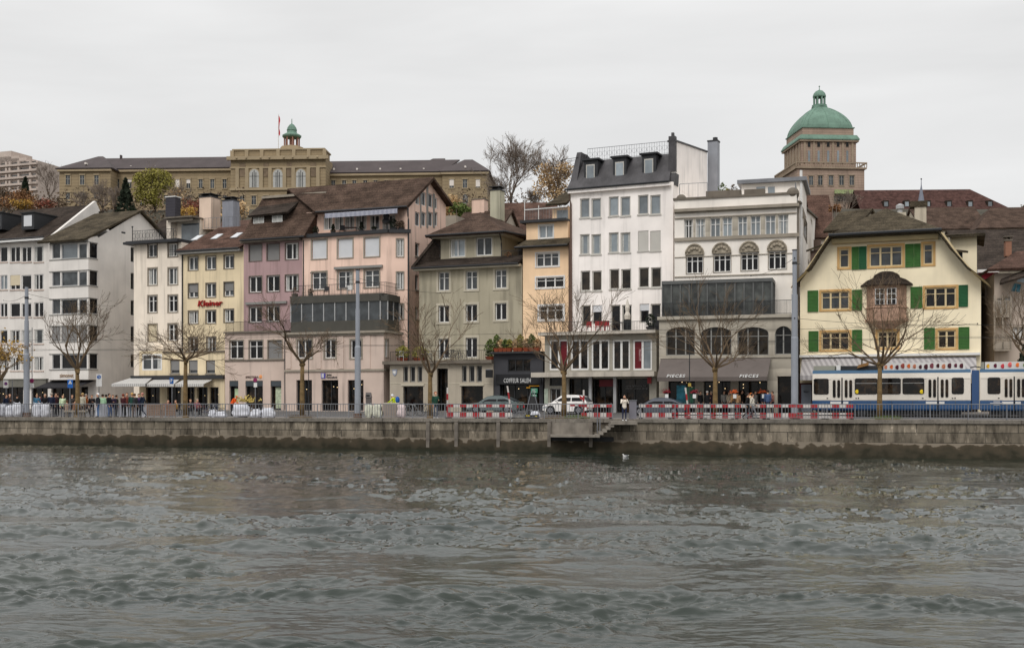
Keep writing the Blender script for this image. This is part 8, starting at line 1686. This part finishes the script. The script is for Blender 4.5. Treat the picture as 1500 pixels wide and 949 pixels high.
# ---- red and white site barriers
G4 = 'red and white site barriers'
def barrier(pxa, pxb, d_, lb, planks=((.76,.98),(.08,.40)), red0=True):
    Ya, Yb = ffy(pxa, d_), ffy(pxb, d_); A = Vector((PX(pxa,Ya), Ya)); Bv = Vector((PX(pxb,Yb), Yb)); pl = Plane(A, Bv-A, (Bv-A).length); z = zg(A.x, Ya)+.03; root = empty('site_barrier', (*pl.pt(pl.W/2,0,0)[:2], z), lb, 'barrier', G4); n = max(4, round(pl.W/.43))
    for h0, h1 in planks:
        mr, mw = MB(), MB(); mw.pbox(pl, 0, pl.W-.01, -.012, .015, z+h0, z+h1)
        for i in range(n):
            if (i % 2 == 0) == red0: mr.pbox(pl, pl.W*i/n, pl.W*(i+1)/n-.012, -.018, -.0125, z+h0, z+h1)
        mr.build('red_band', RED, mw.build('plank', RWHITE, root))
    mb = MB()
    for t in (.06, .94):
        a = pl.W*t; mb.pbox(pl, a-.025, a+.025, .018, .06, z, z+1.03)
    mb.build('upright', GALV, root); mb = MB()
    for t in (.06, .94): a = pl.W*t; mb.pbox(pl, a-.1, a+.1, -.35, .4, z-.02, z+.07)
    mb.build('foot', BLACK, root)
PK2 = ((.74,.98),(.06,.22),(.30,.42))
for i, (a, b, lb, pk) in enumerate([(655,702,'striped barrier nearest the man in green, before the front of the dark green car',0),(702.6,750,'striped barrier by the leaning marker post, before the dark green car',0),(851,898,'striped barrier between hatchback and photographing woman',0),(936,984,'striped barrier directly right of the steel box',0),(984.6,1030,'striped barrier with the leaning marker post before the dark grey car',1),(1030.6,1076,'striped barrier before the bare tree at the taupe awning',1),(1076.6,1122,'striped barrier behind the two walkers on the quay',1),(1122.6,1166,'striped barrier ending at the thick tram pole',0),(1166.6,1208,'striped barrier before the pale blue door',1),(1208.6,1250,'striped barrier overlapping the front of the tram',1)]): barrier(a, b, 1.1 if i != 2 else 1.3, lb, PK2 if pk else ((.76,.98),(.08,.40)), i % 2 == 0)
def marker(px, d_, ytop, tilt, lb):
    Y = ffy(px, d_); x = PX(px, Y); z = zg(x, Y); H = PZ(ytop, Y)-z; root = empty('marker_post', (x, Y, z), lb, 'marker post', 'striped marker posts'); n = 5; r_, w_ = MB(), MB()
    for i in range(n): (w_ if i % 2 == 0 else r_).tube([(x+tilt*H*(1-i/n), Y, z+H*(1-i/n)), (x+tilt*H*(1-(i+1)/n), Y, z+H*(1-(i+1)/n))], .06, n=8)
    p = w_.build('post', RWHITE, root); r_.build('red_band', RED, p); mb = MB(); mb.box(x-.18, x+.18, Y-.18, Y+.18, z, z+.1); mb.build('foot', BLACK, root)
marker(655.5, 1.4, 567.5, 0, 'upright red and white marker post behind the man in green'); marker(750, 1.5, 565, -.14, 'leaning red and white marker post by the black salon'); marker(855, 1.4, 571, 0, 'upright red and white marker post at the tail of the white hatchback'); marker(1010, 1.5, 567.5, -.13, 'leaning red and white marker post by the dark grey car')
Y = ffy(855, 1.2); x = PX(855, Y); root = empty('warning_arm', (x, Y, zg(x,Y)), 'red and white slanted boards hung on the marker post at the hatchback', 'warning board'); mb = MB(); mb.box(x-.9, x-.05, Y-.02, Y, .85, 1.02); mb.slab([(x-.25,Y-.03,1.35),(x-.02,Y-.03,1.25),(x-.02,Y-.03,1.42),(x-.3,Y-.03,1.6)], .02); b_ = mb.build('board', RED, root); mb = MB(); mb.box(x-.6, x-.35, Y-.03, Y-.021, .86, 1.01); mb.build('white_band', RWHITE, b_)
# steel box beside the landing, utility cabinet, parking meter
Y = ffy(927, .1); x = PX(926.5, Y); root = empty('steel_box', (x, Y, 0), 'plain grey steel box beside the photographing woman', 'cabinet'); mb = MB(); mb.box(x-.2, x+.24, Y-.2, Y+.2, .04, 1.22); mb.build('housing', mat('steel_box_grey', srgb(118,116,124), .6, var=.08), root); mb = MB(); mb.box(x-.23, x+.27, Y-.23, Y+.23, 1.22, 1.27); mb.build('lid', GALV, root)
Y = ffy(572, 1.6); x0, x1 = PX(562, Y), PX(584.5, Y); root = empty('utility_cabinet', ((x0+x1)/2, Y, zg(x0,Y)), 'wide grey-brown utility cabinet behind the railing at the pink corner', 'cabinet'); z = root.location.z; mb = MB(); mb.box(x0, x1, Y, Y+.5, z, z+1.02); mb.build('housing', mat('cabinet_taupe', srgb(140,130,122), .7, var=.08, streak=.1), root); mb = MB(); mb.box(x0-.03, x1+.03, Y-.03, Y+.53, z+1.02, z+1.09); mb.build('lid', CS, root); mb = MB(); mb.box((x0+x1)/2-.01, (x0+x1)/2+.01, Y-.012, Y-.002, z+.08, z+.98); mb.build('door_seam', DARKM, root)
Y = 97.0; x = PX(540, Y); z = zg(x, Y)+.12; root = empty('ticket_machine', (x, Y, z), 'dark grey machine with black screen at the pink corner shop', 'machine'); mb = MB(); mb.box(x-.22, x+.25, Y-.2, Y+.2, z, z+1.1); mb.hexa([(x-.26,Y-.25,z+1.1),(x+.29,Y-.25,z+1.1),(x+.29,Y+.22,z+1.1),(x-.26,Y+.22,z+1.1),(x-.24,Y-.1,z+1.55),(x+.2,Y-.1,z+1.55),(x+.2,Y+.2,z+1.5),(x-.24,Y+.2,z+1.5)]); mb.build('housing', mat('machine_grey', srgb(96,90,88), .6), root); mb = MB(); mb.box(x-.18, x+.1, Y-.24, Y-.21, z+1.2, z+1.34); mb.build('screen', BLACK, root)
# ---- white rubble bags
G5 = 'white rubble bags behind the railing'; BAG = mat('woven_white_bag', (.60,.61,.66), .8, var=.14, scale=2.5, bump=.3, bscale=8)
def bag(px0, px1, ytop, d_, lb, seed, m=BAG, slump=.0):
    rnd = random.Random(seed); Y = ffy((px0+px1)/2, d_); x = PX((px0+px1)/2, Y); z = zg(x, Y)+.03; w = (px1-px0)/2/F*Y; H = PZ(ytop, Y)-z; root = empty('rubble_bag', (x, Y, z), lb, 'bag', G5); bm = bmesh.new(); bmesh.ops.create_cube(bm, size=2); bmesh.ops.subdivide_edges(bm, edges=bm.edges[:], cuts=7, use_grid_fill=True)
    from mathutils import noise as mn
    for v in bm.verts:
        p = v.co; q = Vector(p); rad = (abs(q.x)**4+abs(q.y)**4+abs(q.z)**4)**.25; q = q/rad*max(abs(q.x), abs(q.y), abs(q.z)); q *= 1
        k = 1-slump*(q.z+1)*.25; nn = mn.noise(q*1.7+Vector((seed*3.1, 0, 0)))*.26+abs(mn.noise(q*3.3+Vector((0, seed, 0))))*.22-.08; v.co = (x+q.x*w*k*(1+nn), Y+q.y*min(w,.45)*k*(1+nn), z+H/2*(1+q.z*(1+nn*.6)) if q.z > -.9 else z)
    me = bpy.data.meshes.new('sack'); bm.to_mesh(me); bm.free(); me.transform(Matrix.Translation(-root.location)); me.materials.append(m); me.polygons.foreach_set('use_smooth', [True]*len(me.polygons)); from_mesh('sack', me, root)
    mb = MB()
    for s in (-1, 1): mb.tube([(x+s*w*.7, Y-.2, z+H*.92), (x+s*w*.62, Y-.2, z+H+.1), (x+s*w*.4, Y-.2, z+H*.98)], .022, n=4)
    mb.build('loop', BAG, root)
bag(-4, 8, 592, 2.0, 'low white bag at the left picture edge', 1); bag(8, 19.5, 593.5, 1.8, 'white bag with bluish folds left of the post', 2, slump=.5); bag(19.5, 33, 590, 2.0, 'broad white bag left of the grey tram pole base', 3); bag(49, 61, 590.5, 1.8, 'white bag right of the grey tram pole base', 4); bag(60.5, 73, 591, 2.0, 'tall square white bag left of the navy coat seen from behind', 5)
bag(305.5, 317, 600, 2.2, 'small slumped white bag left of the orange worker', 6, slump=.6); bag(315, 333, 602.5, 1.8, 'low wide white bag below the orange worker', 7, slump=.7); bag(340, 366, 591.5, 2.0, 'biggest white bag with a leaf bunch sticking out', 8, slump=.3); bag(366, 384, 599, 1.7, 'knotted white bag right of the biggest one', 9, slump=.8); bag(382, 405.5, 597.5, 2.1, 'domed white bag last on the right of the rubble bags', 10, slump=.7)
bag(534, 546, 592, 1.7, 'yellow stained white bag right of the middle tram pole', 11, mat('bag_yellowish', (.56,.56,.46), .8, var=.25, scale=3)); bag(546.5, 560.5, 592, 1.8, 'second yellow stained white bag touching the utility cabinet', 12, mat('bag_yellowish', (1,1,1))); bag(582, 594, 591.5, 1.4, 'white bag with red print right of the utility cabinet', 13, mat('bag_pinkish', (.62,.52,.52), .8, var=.2, scale=4)); bag(775, 792, 602, 1.9, 'small white bag under the sandwich board', 14, slump=.7)
rnd = random.Random(8); Y = ffy(362, 2.6); x = PX(362, Y); root = empty('leaf_bunch', (x, Y, .9), 'dry yellow leaf bunch in the biggest white bag', 'leaves'); mb = MB()
for i in range(140): mb.leaf((x+rnd.gauss(0,.35), Y+rnd.gauss(0,.2), 1.15+abs(rnd.gauss(0,.18))), .1, rnd)
mb.build('foliage', mat('dry_leaves', srgb(190,168,96), .8, var=.3), root); mb = MB(); mb.tube([(x,Y,.7),(x+.1,Y,1.2)], .02, n=4); mb.build('stem', TWIG, root)
# ---- stall tables with white cloths, benches, crates
G6 = 'white cloth stall tables'
for px, d_, w, lb in ((147.5, 3.4, .34, 'white cloth table under the wheelchair sign'), (155, 3.9, .26, 'white cloth table touching the long black coat'), (176, 4.2, .24, 'white cloth table left of the burgundy coat'), (189, 4.4, .18, 'white cloth table between burgundy and bottle-green coats'), (200.5, 4.4, .16, 'white cloth table behind the tan bag'), (211.5, 3.2, .2, 'white cloth table rightmost by the wooden screen')):
    Y = ffy(px, d_); x = PX(px, Y); z = zg(x, Y)+.03; root = empty('stall_table', (x, Y, z), lb, 'table', G6); mb = MB(); n = 24; H = .96; rings = []
    for zz_, f_ in ((H, 1.0), (H-.05, 1.03), (.5, 1.0), (.02, 1.12)): rings.append([(x+w*(f_+(.09*math.sin(k*6) if zz_ < .8 else 0))*math.cos(2*PI*k/n), Y+w*(f_+(.09*math.sin(k*6) if zz_ < .8 else 0))*math.sin(2*PI*k/n), z+zz_) for k in range(n)])
    for r0, r1 in zip(rings[:-1], rings[1:]):
        for k in range(n): mb.face([r0[k], r0[(k+1) % n], r1[(k+1) % n], r1[k]])
    mb.face(rings[0]); mb.build('cloth', mat('white_cloth', (.66,.68,.74), .9, var=.05), root); mb = MB(); mb.tube([(x,Y,z),(x,Y,z+.93)], .04, n=8); mb.build('leg', DARKM, root)
WD = mat('grey_oak_planks', srgb(128,108,94), .9, var=.2, scale=2, streak=.1)
for a, b, lb in ((215, 236, 'brown slatted wooden screen right of the stall tables'), (236.5, 258, 'brown slatted wooden screen left of the parking sign post')):
    Y = ffy(a, 2.2); pl = Plane((PX(a,Y), Y), (PX(b,Y)-PX(a,Y), -.1), PX(b,Y)-PX(a,Y)); z = zg(pl.p0.x, Y)+.03; root = empty('wooden_screen', (*pl.pt(pl.W/2,0,0)[:2], z), lb, 'screen', 'wooden terrace screens'); mb = MB()
    for k in range(5): mb.pbox(pl, 0, pl.W-.02, -.02, .02, z+.12+k*.17, z+.27+k*.17)
    mb.build('slats', WD, root); mb = MB()
    for t in (.03, .5, .97): mb.pbox(pl, pl.W*t-.03, pl.W*t+.03, .022, .08, z, z+1.0)
    mb.build('post', WD, root)
for a, b, lb in ((93, 112, 'grey stone bench under the blue crossing sign'), (113.5, 125, 'grey stone bench right of the tree trunk')):
    Y = ffy(a, 1.3); x0, x1 = PX(a,Y), PX(b,Y); z = zg(x0,Y)+.03; root = empty('bench', ((x0+x1)/2, Y, z), lb, 'bench', 'grey benches by the railing'); mb = MB(); mb.box(x0, x1, Y, Y+.45, z+.38, z+.5); mb.build('seat', STONE, root); mb = MB(); mb.box(x0+.1, x0+.3, Y+.05, Y+.4, z, z+.379); mb.build('leg', STONED, root); mb = MB(); mb.box(x1-.3, x1-.1, Y+.05, Y+.4, z, z+.379); mb.build('leg', STONED, root)
# cafe tables with chairs under the awnings
def cafe_set(px, d_, lb):
    Y = ffy(px, d_); x = PX(px, Y); z = zg(x, Y)+.1; root = empty('cafe_table', (x, Y, z), lb, 'table', 'cafe tables under the awnings'); mb = MB(); mb.tube([(x,Y,z+.72),(x,Y,z+.75)], .36, n=16); mb.build('tabletop', BLACK, root); mb = MB(); mb.tube([(x,Y,z),(x,Y,z+.72)], .035, n=6); mb.tube([(x,Y,z),(x,Y,z+.03)], .22, n=10); mb.build('leg', DARKM, root)
    for s, nm in ((-1, 'left-hand'), (1, 'right-hand')):
        cx = x+s*.68; c = empty('cafe_chair', (cx, Y, z), 'dark cafe chair on the %s side of the %s' % (nm, lb.replace('round ', '')), 'chair', 'cafe chairs under the awnings'); mb = MB(); mb.box(cx-.2, cx+.2, Y-.2, Y+.2, z+.44, z+.47); mb.build('seat', DARKM, c); mb = MB(); mb.box(cx+s*.18, cx+s*.21, Y-.2, Y+.2, z+.6, z+.88); mb.build('backrest', DARKM, c)
        for dx in (-.17, .17):
            for dy in (-.17, .17): mb = MB(); mb.tube([(cx+dx, Y+dy, z), (cx+dx, Y+dy, z+.44 if dx*s < 0 else z+.88)], .014, n=4); mb.build('leg', DARKM, c)
for px, lb in ((232, 'round cafe table before the left cafe window'), (263, 'round cafe table behind the parking sign'), (292, 'round cafe table before the right cafe window')): cafe_set(px, 8.6, lb)
# ---- shop front bits: sandwich board, flower stands, construction heap
Y = ffy(780, 6.5); x = PX(780, Y); z = zg(x, Y); root = empty('sandwich_board', (x, Y, z), 'black folding easel board in front of the black salon', 'board'); mb = MB(); mb.slab([(x-.45,Y-.35,z+.1),(x+.45,Y-.35,z+.1),(x+.3,Y-.02,z+1.5),(x-.3,Y-.02,z+1.5)], .03); mb.build('panel', BLACK, root); mb = MB()
for s in (-1, 1): mb.tube([(x+s*.55,Y-.42,z),(x+s*.08,Y,z+1.9)], .025, n=5)
mb.tube([(x,Y+.4,z),(x,Y,z+1.9)], .025, n=5); mb.build('easel_leg', GALV, root)
Y = 97.0; x = PX(769, Y); z = zg(x, Y)+.1; root = empty('grey_barrel', (x, Y, z), 'grey round bin at the salon door left of the easel board', 'bin'); mb = MB(); mb.lathe([(.3,0),(.36,.5),(.38,1.1),(.3,1.35),(.1,1.45)], (x,Y,z), 14); mb.build('drum', mat('bin_grey', srgb(120,124,122), .6), root); mb = MB(); mb.lathe([(.40,1.05),(.40,1.12)], (x,Y,z), 14); mb.build('ring', DARKM, root)
rnd = random.Random(12)
for px, rgb, lb in ((976, (140,36,48), 'red flower bunch with white price card on a stand at the dark grey car roof'), (1016.5, (134,34,48), 'red flower bunch with white price card right of the mint poster'), (1075.5, (204,96,48), 'orange flower bunch with white price card right of the tree'), (1117.5, (200,92,46), 'orange flower bunch with white price card at the right shop window')):
    Y = 83.4; x = PX(px, Y); z = zg(x, Y)+.05; root = empty('flower_stand', (x, Y, z), lb, 'flowers', 'flower stands before the clothes shop'); zb = PZ(576, Y); mb = MB()
    for i in range(160): mb.leaf((x+rnd.gauss(0,.13), Y+rnd.gauss(0,.13), zb+.03+abs(rnd.gauss(0,.1))), .06, rnd)
    mb.build('flowers', mat('petals_%d' % rgb[0], srgb(*rgb), .7, var=.3, scale=6), root); mb = MB(); mb.box(x-.12, x+.12, Y-.22, Y-.205, zb-.36, zb-.06); mb.build('price_card', TEXTW, root); mb = MB(); mb.tube([(x,Y,z),(x,Y,zb)], .03, n=6); mb.tube([(x,Y,zb-.12),(x,Y,zb+.05)], .1, .16, n=10); mb.tube([(x,Y,z),(x,Y,z+.03)], .2, n=10); mb.build('stand', DARKM, root)
Y = ffy(758, 2.0); x = PX(758, Y); root = empty('wire_heap', (x, Y, .03), 'tangled heap of silver wire on the quay before the salon', 'heap'); mb = MB()
for i in range(26): c = (x+rnd.gauss(0,.3), Y+rnd.gauss(0,.2), .1+rnd.random()*.35); r_ = rnd.uniform(.15,.34); ax = rnd.uniform(0,PI); mb.tube([(c[0]+r_*math.cos(t)*math.cos(ax), c[1]+r_*math.cos(t)*math.sin(ax), c[2]+r_*abs(math.sin(t))) for t in [k*PI/6 for k in range(13)]], .012, n=3)
mb.build('coils', GALV, root); mb = MB(); mb.ball((x+.1,Y,.1), .3, 8, 6, sc=(1.3,.7,.4)); mb.build('core', mat('dust_grey', (.2,.19,.17), .9), root)
Y = ffy(780, 1.3); x = PX(779, Y); root = empty('tool_pile', (x, Y, .03), 'black and yellow tool pile on the quay under the small white bag', 'tools'); mb = MB(); mb.box(x-.5, x+.5, Y-.2, Y+.2, .03, .28); mb.build('crate', BLACK, root); mb = MB(); mb.box(x-.4, x-.15, Y-.24, Y-.21, .2, .25); mb.box(x+.2, x+.35, Y-.24, Y-.21, .14, .2); mb.build('handle', YELLOW, root)
for px, lb, m_, n_ in ((847, 'grass mound at the foot of the wide bare tree', LF_G, 500), (1300, 'mossy grass tuft at the foot of the broad tree by the tram', LF_G, 400), (440, 'dry earth mound with grass at the foot of the upswept tree', LF_BR, 300), (812, 'dry brown grass left of the wide bare tree foot', LF_BR, 300)):
    Y = ffy(px, 1.3); x = PX(px, Y); root = empty('grass_tuft', (x, Y, .03), lb, 'grass tuft'); mb = MB(); mb.ball((x,Y,.0), .55, 12, 6, sc=(1.6,.8,.28)); mb.build('soil', mat('dry_soil', (.12,.095,.06), .9, var=.3), root); mb = MB()
    for i in range(n_): a = rnd.gauss(0,.42); b = rnd.gauss(0,.25); h_ = rnd.uniform(.06,.2); mb.face([(x+a-.015,Y+b,.08),(x+a+.015,Y+b,.08),(x+a+rnd.gauss(0,.04),Y+b,.12+h_)])
    mb.build('blades', m_, root)
# ---- terraces: plants, chairs, parasol
def potted(q, h, w, leaf, lb, pot=TERRA, n=160, ph=.3, ls=.08, group='potted plants on the terraces', cone=False):
    rnd = random.Random(int(q[0]*100) & 0xffff); root = empty('potted_plant', q, lb, 'plant', group); x, y, z = q; mb = MB(); mb.lathe([(w*.3,0),(w*.42,ph),(w*.36,ph)], q, 10); mb.build('pot', pot, root); mb = MB()
    for i in range(n):
        t = rnd.random(); r_ = w*.5*(1-.75*t if cone else math.sqrt(max(.05, 1-(2*t-.9)**2))); a = rnd.uniform(0, 6.28); k = math.sqrt(rnd.random()); mb.leaf((x+r_*k*math.cos(a), y+r_*k*math.sin(a), z+ph+(h-ph)*t), ls, rnd)
    mb.build('foliage', leaf, root)
zT5 = pl5.pz(520, 341)+.02
for px, h, w, lf, lb, cn in ((462.5,.9,.6,LF_DG,'dark pot plant at the left end of the upper pink terrace',0),(488,1.0,.55,LF_DG,'clipped dark shrub in a pot second on the upper pink terrace',1),(529.5,1.0,.6,LF_DG,'clipped dark shrub in a pot at the middle of the upper pink terrace',1),(548,.5,.5,LF_DG,'low dark planter right of the middle of the upper pink terrace',0),(577,1.1,.8,LF_DG,'green bushy plant near the right end of the upper pink terrace',0),(588,.95,.8,LF_BR,'brownish bush at the right end of the upper pink terrace',0)):
    if px > 580: q = bev.pt(bev.a(px,.5),.5,zT5)
    else: q = pl5.pt(pl5.a(px,.6),.6,zT5)
    potted(q, h, w, lf, lb, DARKM, 220, cone=cn)
def small_table(q, lb, m, top=.4, h=.72, cat='table', group='terrace furniture'):
    root = empty('terrace_table', q, lb, cat, group); x, y, z = q; mb = MB(); mb.box(x-top, x+top, y-.35, y+.35, z+h-.03, z+h); mb.build('tabletop', m, root)
    for dx in (-1, 1):
        for dy in (-1, 1): mb = MB(); mb.tube([(x+dx*(top-.05), y+dy*.3, z), (x+dx*(top-.05), y+dy*.3, z+h-.03)], .02, n=4); mb.build('leg', m, root)
def terrace_chair(q, lb, m, rot=0, group='terrace furniture'):
    root = empty('terrace_chair', q, lb, 'chair', group); x, y, z = q; mb = MB(); mb.box(x-.22, x+.22, y-.2, y+.22, z+.42, z+.46); mb.build('seat', m, root); mb = MB(); mb.box(x-.22, x+.22, y+.2, y+.235, z+.52, z+.9); mb.build('backrest', m, root)
    for dx in (-.19, .19):
        for dy in (-.17, .2): mb = MB(); mb.tube([(x+dx, y+dy, z), (x+dx, y+dy, z+(.42 if dy < 0 else .9))], .015, n=4); mb.build('leg', m, root)
small_table(pl5.pt(pl5.a(514,.7),.7,zT5), 'dark low table on the upper pink terrace', DARKM, .55, .6); terrace_chair(pl5.pt(pl5.a(501,.8),.8,zT5), 'dark chair left of the low table on the upper pink terrace', DARKM)
par = lambda q, lb, m, h=2.2, r=.16: None
def folded_parasol(q, lb, m, h=2.1, r=.17):
    root = empty('parasol', q, lb, 'parasol', 'folded parasols'); x, y, z = q; mb = MB(); mb.tube([(x,y,z),(x,y,z+h)], .022, n=6); mb.tube([(x,y,z),(x,y,z+.08)], .25, n=10); mb.build('pole', DARKM, root); mb = MB(); mb.lathe([(r*.9,h*.38),(r,h*.5),(r*.55,h*.62),(r*.75,h*.75),(r*.3,h*.95),(.03,h*1.02)], q, 9); mb.build('canopy', m, root)
folded_parasol(pl5.pt(pl5.a(566,.6),.6,zT5), 'dark folded parasol on the upper pink terrace', DARKM, 1.9, .4)
zV5 = V.pz(490, 433.5)+.1
for px, h, w, lb in ((432,.9,.8,'leafless dark pot plant at the left end of the veranda roof terrace'),(455,.7,.6,'pale planter with twigs on the veranda roof terrace')): potted(V.pt(V.a(px,.7),.7,zV5), h, w, LF_BR, lb, STONED, 90)
terrace_chair(V.pt(V.a(512,.9),.9,zV5), 'white chair on the veranda roof terrace', WHITE); small_table(V.pt(V.a(504,1.0),1.0,zV5), 'small grey table on the veranda roof terrace', GALV, .35)
terrace_chair(V.pt(V.a(478,1.0),1.0,zV5), 'dark chair on the veranda roof terrace', DARKM)
at6 = pl6.off(1.6); potted(at6.pt(at6.a(745,-.2),-.2,pl6.pz(690,391.5)+.45), .9, .7, LF_OR, 'orange-leaved pot plant on the small balcony of the grey green house', TERRA, 160)
for px, h, w, lf, lb in ((590,1.35,1.3,LF_OL,'big olive green bush in a tub at the left end of the stone terrace'),(611,1.3,1.5,LF_OL,'big olive green bush second from the left on the stone terrace'),(617,.6,.7,LF_RU,'rust coloured low planter on the stone terrace'),(718,1.75,1.0,LF_G,'bright green shrub at the right end of the stone terrace')): potted(e6.pt(e6.a(px,1.0),1.0 if px != 611 else 1.5,zt6), h, w, lf, lb, TERRA, 520, ls=.1)
terrace_chair(e6.pt(e6.a(588,.6),.6,zt6), 'white folding chair before the olive bush on the stone terrace', WHITE); small_table(e6.pt(e6.a(624,.7),.7,zt6), 'grey covered table on the stone terrace', GALV, .5, .6); terrace_chair(e6.pt(e6.a(687,.9),.9,zt6), 'dark chair on the stone terrace under the middle window', DARKM)
for i, px in enumerate((729,735,741,747,757,763,772,780,788)): potted(e7.pt(e7.a(px,.0),.0-.15,zt7+.17), 1.0+.4*(i in (0,5,7)), .75, [LF_G,LF_RU,LF_G,LF_OL,LF_RU,LF_OL,LF_RU,LF_G,LF_RU][i], ['lush green plant in clay pot at the left end of the salon roof','dry reddish plant second on the salon roof','green plant third from the left on the salon roof','olive plant fourth from the left on the salon roof','rusty plant at the middle of the salon roof','tall olive plant right of the middle of the salon roof','rusty plant left of the tall dark green one on the salon roof','tall green plant near the right end of the salon roof','dry rusty plant at the right end of the salon roof'][i], TERRA, 330, ph=.3, ls=.1)
for px, lb in ((863,'red chair left on the white house terrace'),(876,'red chair in the middle of the white house terrace'),(883,'red chair right of the middle on the white house terrace'),(889,'red chair nearest the door on the white house terrace')): terrace_chair(e8.pt(e8.a(px,.9),.9,zt8), lb, RED)
folded_parasol(e8.pt(e8.a(919,.9),.9,zt8), 'cream folded parasol on the white house terrace', mat('parasol_cream', srgb(206,198,186), .9), 2.5, .26); small_table(e8.pt(e8.a(905,1.2),1.2,zt8), 'dark table beside the folded cream parasol', DARKM, .4); potted(e8.pt(e8.a(953,.8),.8,zt8), 1.3, .9, LF_DG, 'dark evergreen tub at the right end of the white house terrace', DARKM, 320)
zs9 = B9.pl.pz(1078, 289); p9 = B9.pl
for px, h, lf, lb in ((1066,1.0,LF_OL,'olive plant in the concrete planter of the cream stucco roof'),(1074,1.3,LF_BR,'brown shrub in the concrete planter of the cream stucco roof'),(1058,1.5,LF_G,'slim green shrub left on the cream stucco roof')): potted(p9.pt(p9.a(px,1.6),1.6,zs9), h, .8, lf, lb, STONED, 150, group='roof plants of the cream stucco house')
# gull on the water
q = (PX(916, 68), 68.0, zwater(PX(916,68))+.06); root = empty('gull', q, 'white gull floating near the quay wall below the landing', 'bird'); mb = MB(); x, y, z = q; mb.ball((x,y,z+.02), .1, 10, 7, sc=(1.5,.7,.6)); mb.ball((x-.13,y,z+.1), .04, 8, 6); mb.tube([(x-.09,y,z+.03),(x-.125,y,z+.09)], .032, .026, n=6); mb.tube([(x+.1,y,z+.03),(x+.22,y,z+.06)], .04, .014, n=5); mb.tube([(x-.165,y,z+.1),(x-.2,y,z+.094)], .01, .004, n=4); mb.build('body', WHITE, root, True); mb = MB(); mb.ball((x+.04,y-.05,z+.05), .085, 8, 5, sc=(1.4,.25,.45)); mb.build('wing', GALV, root)
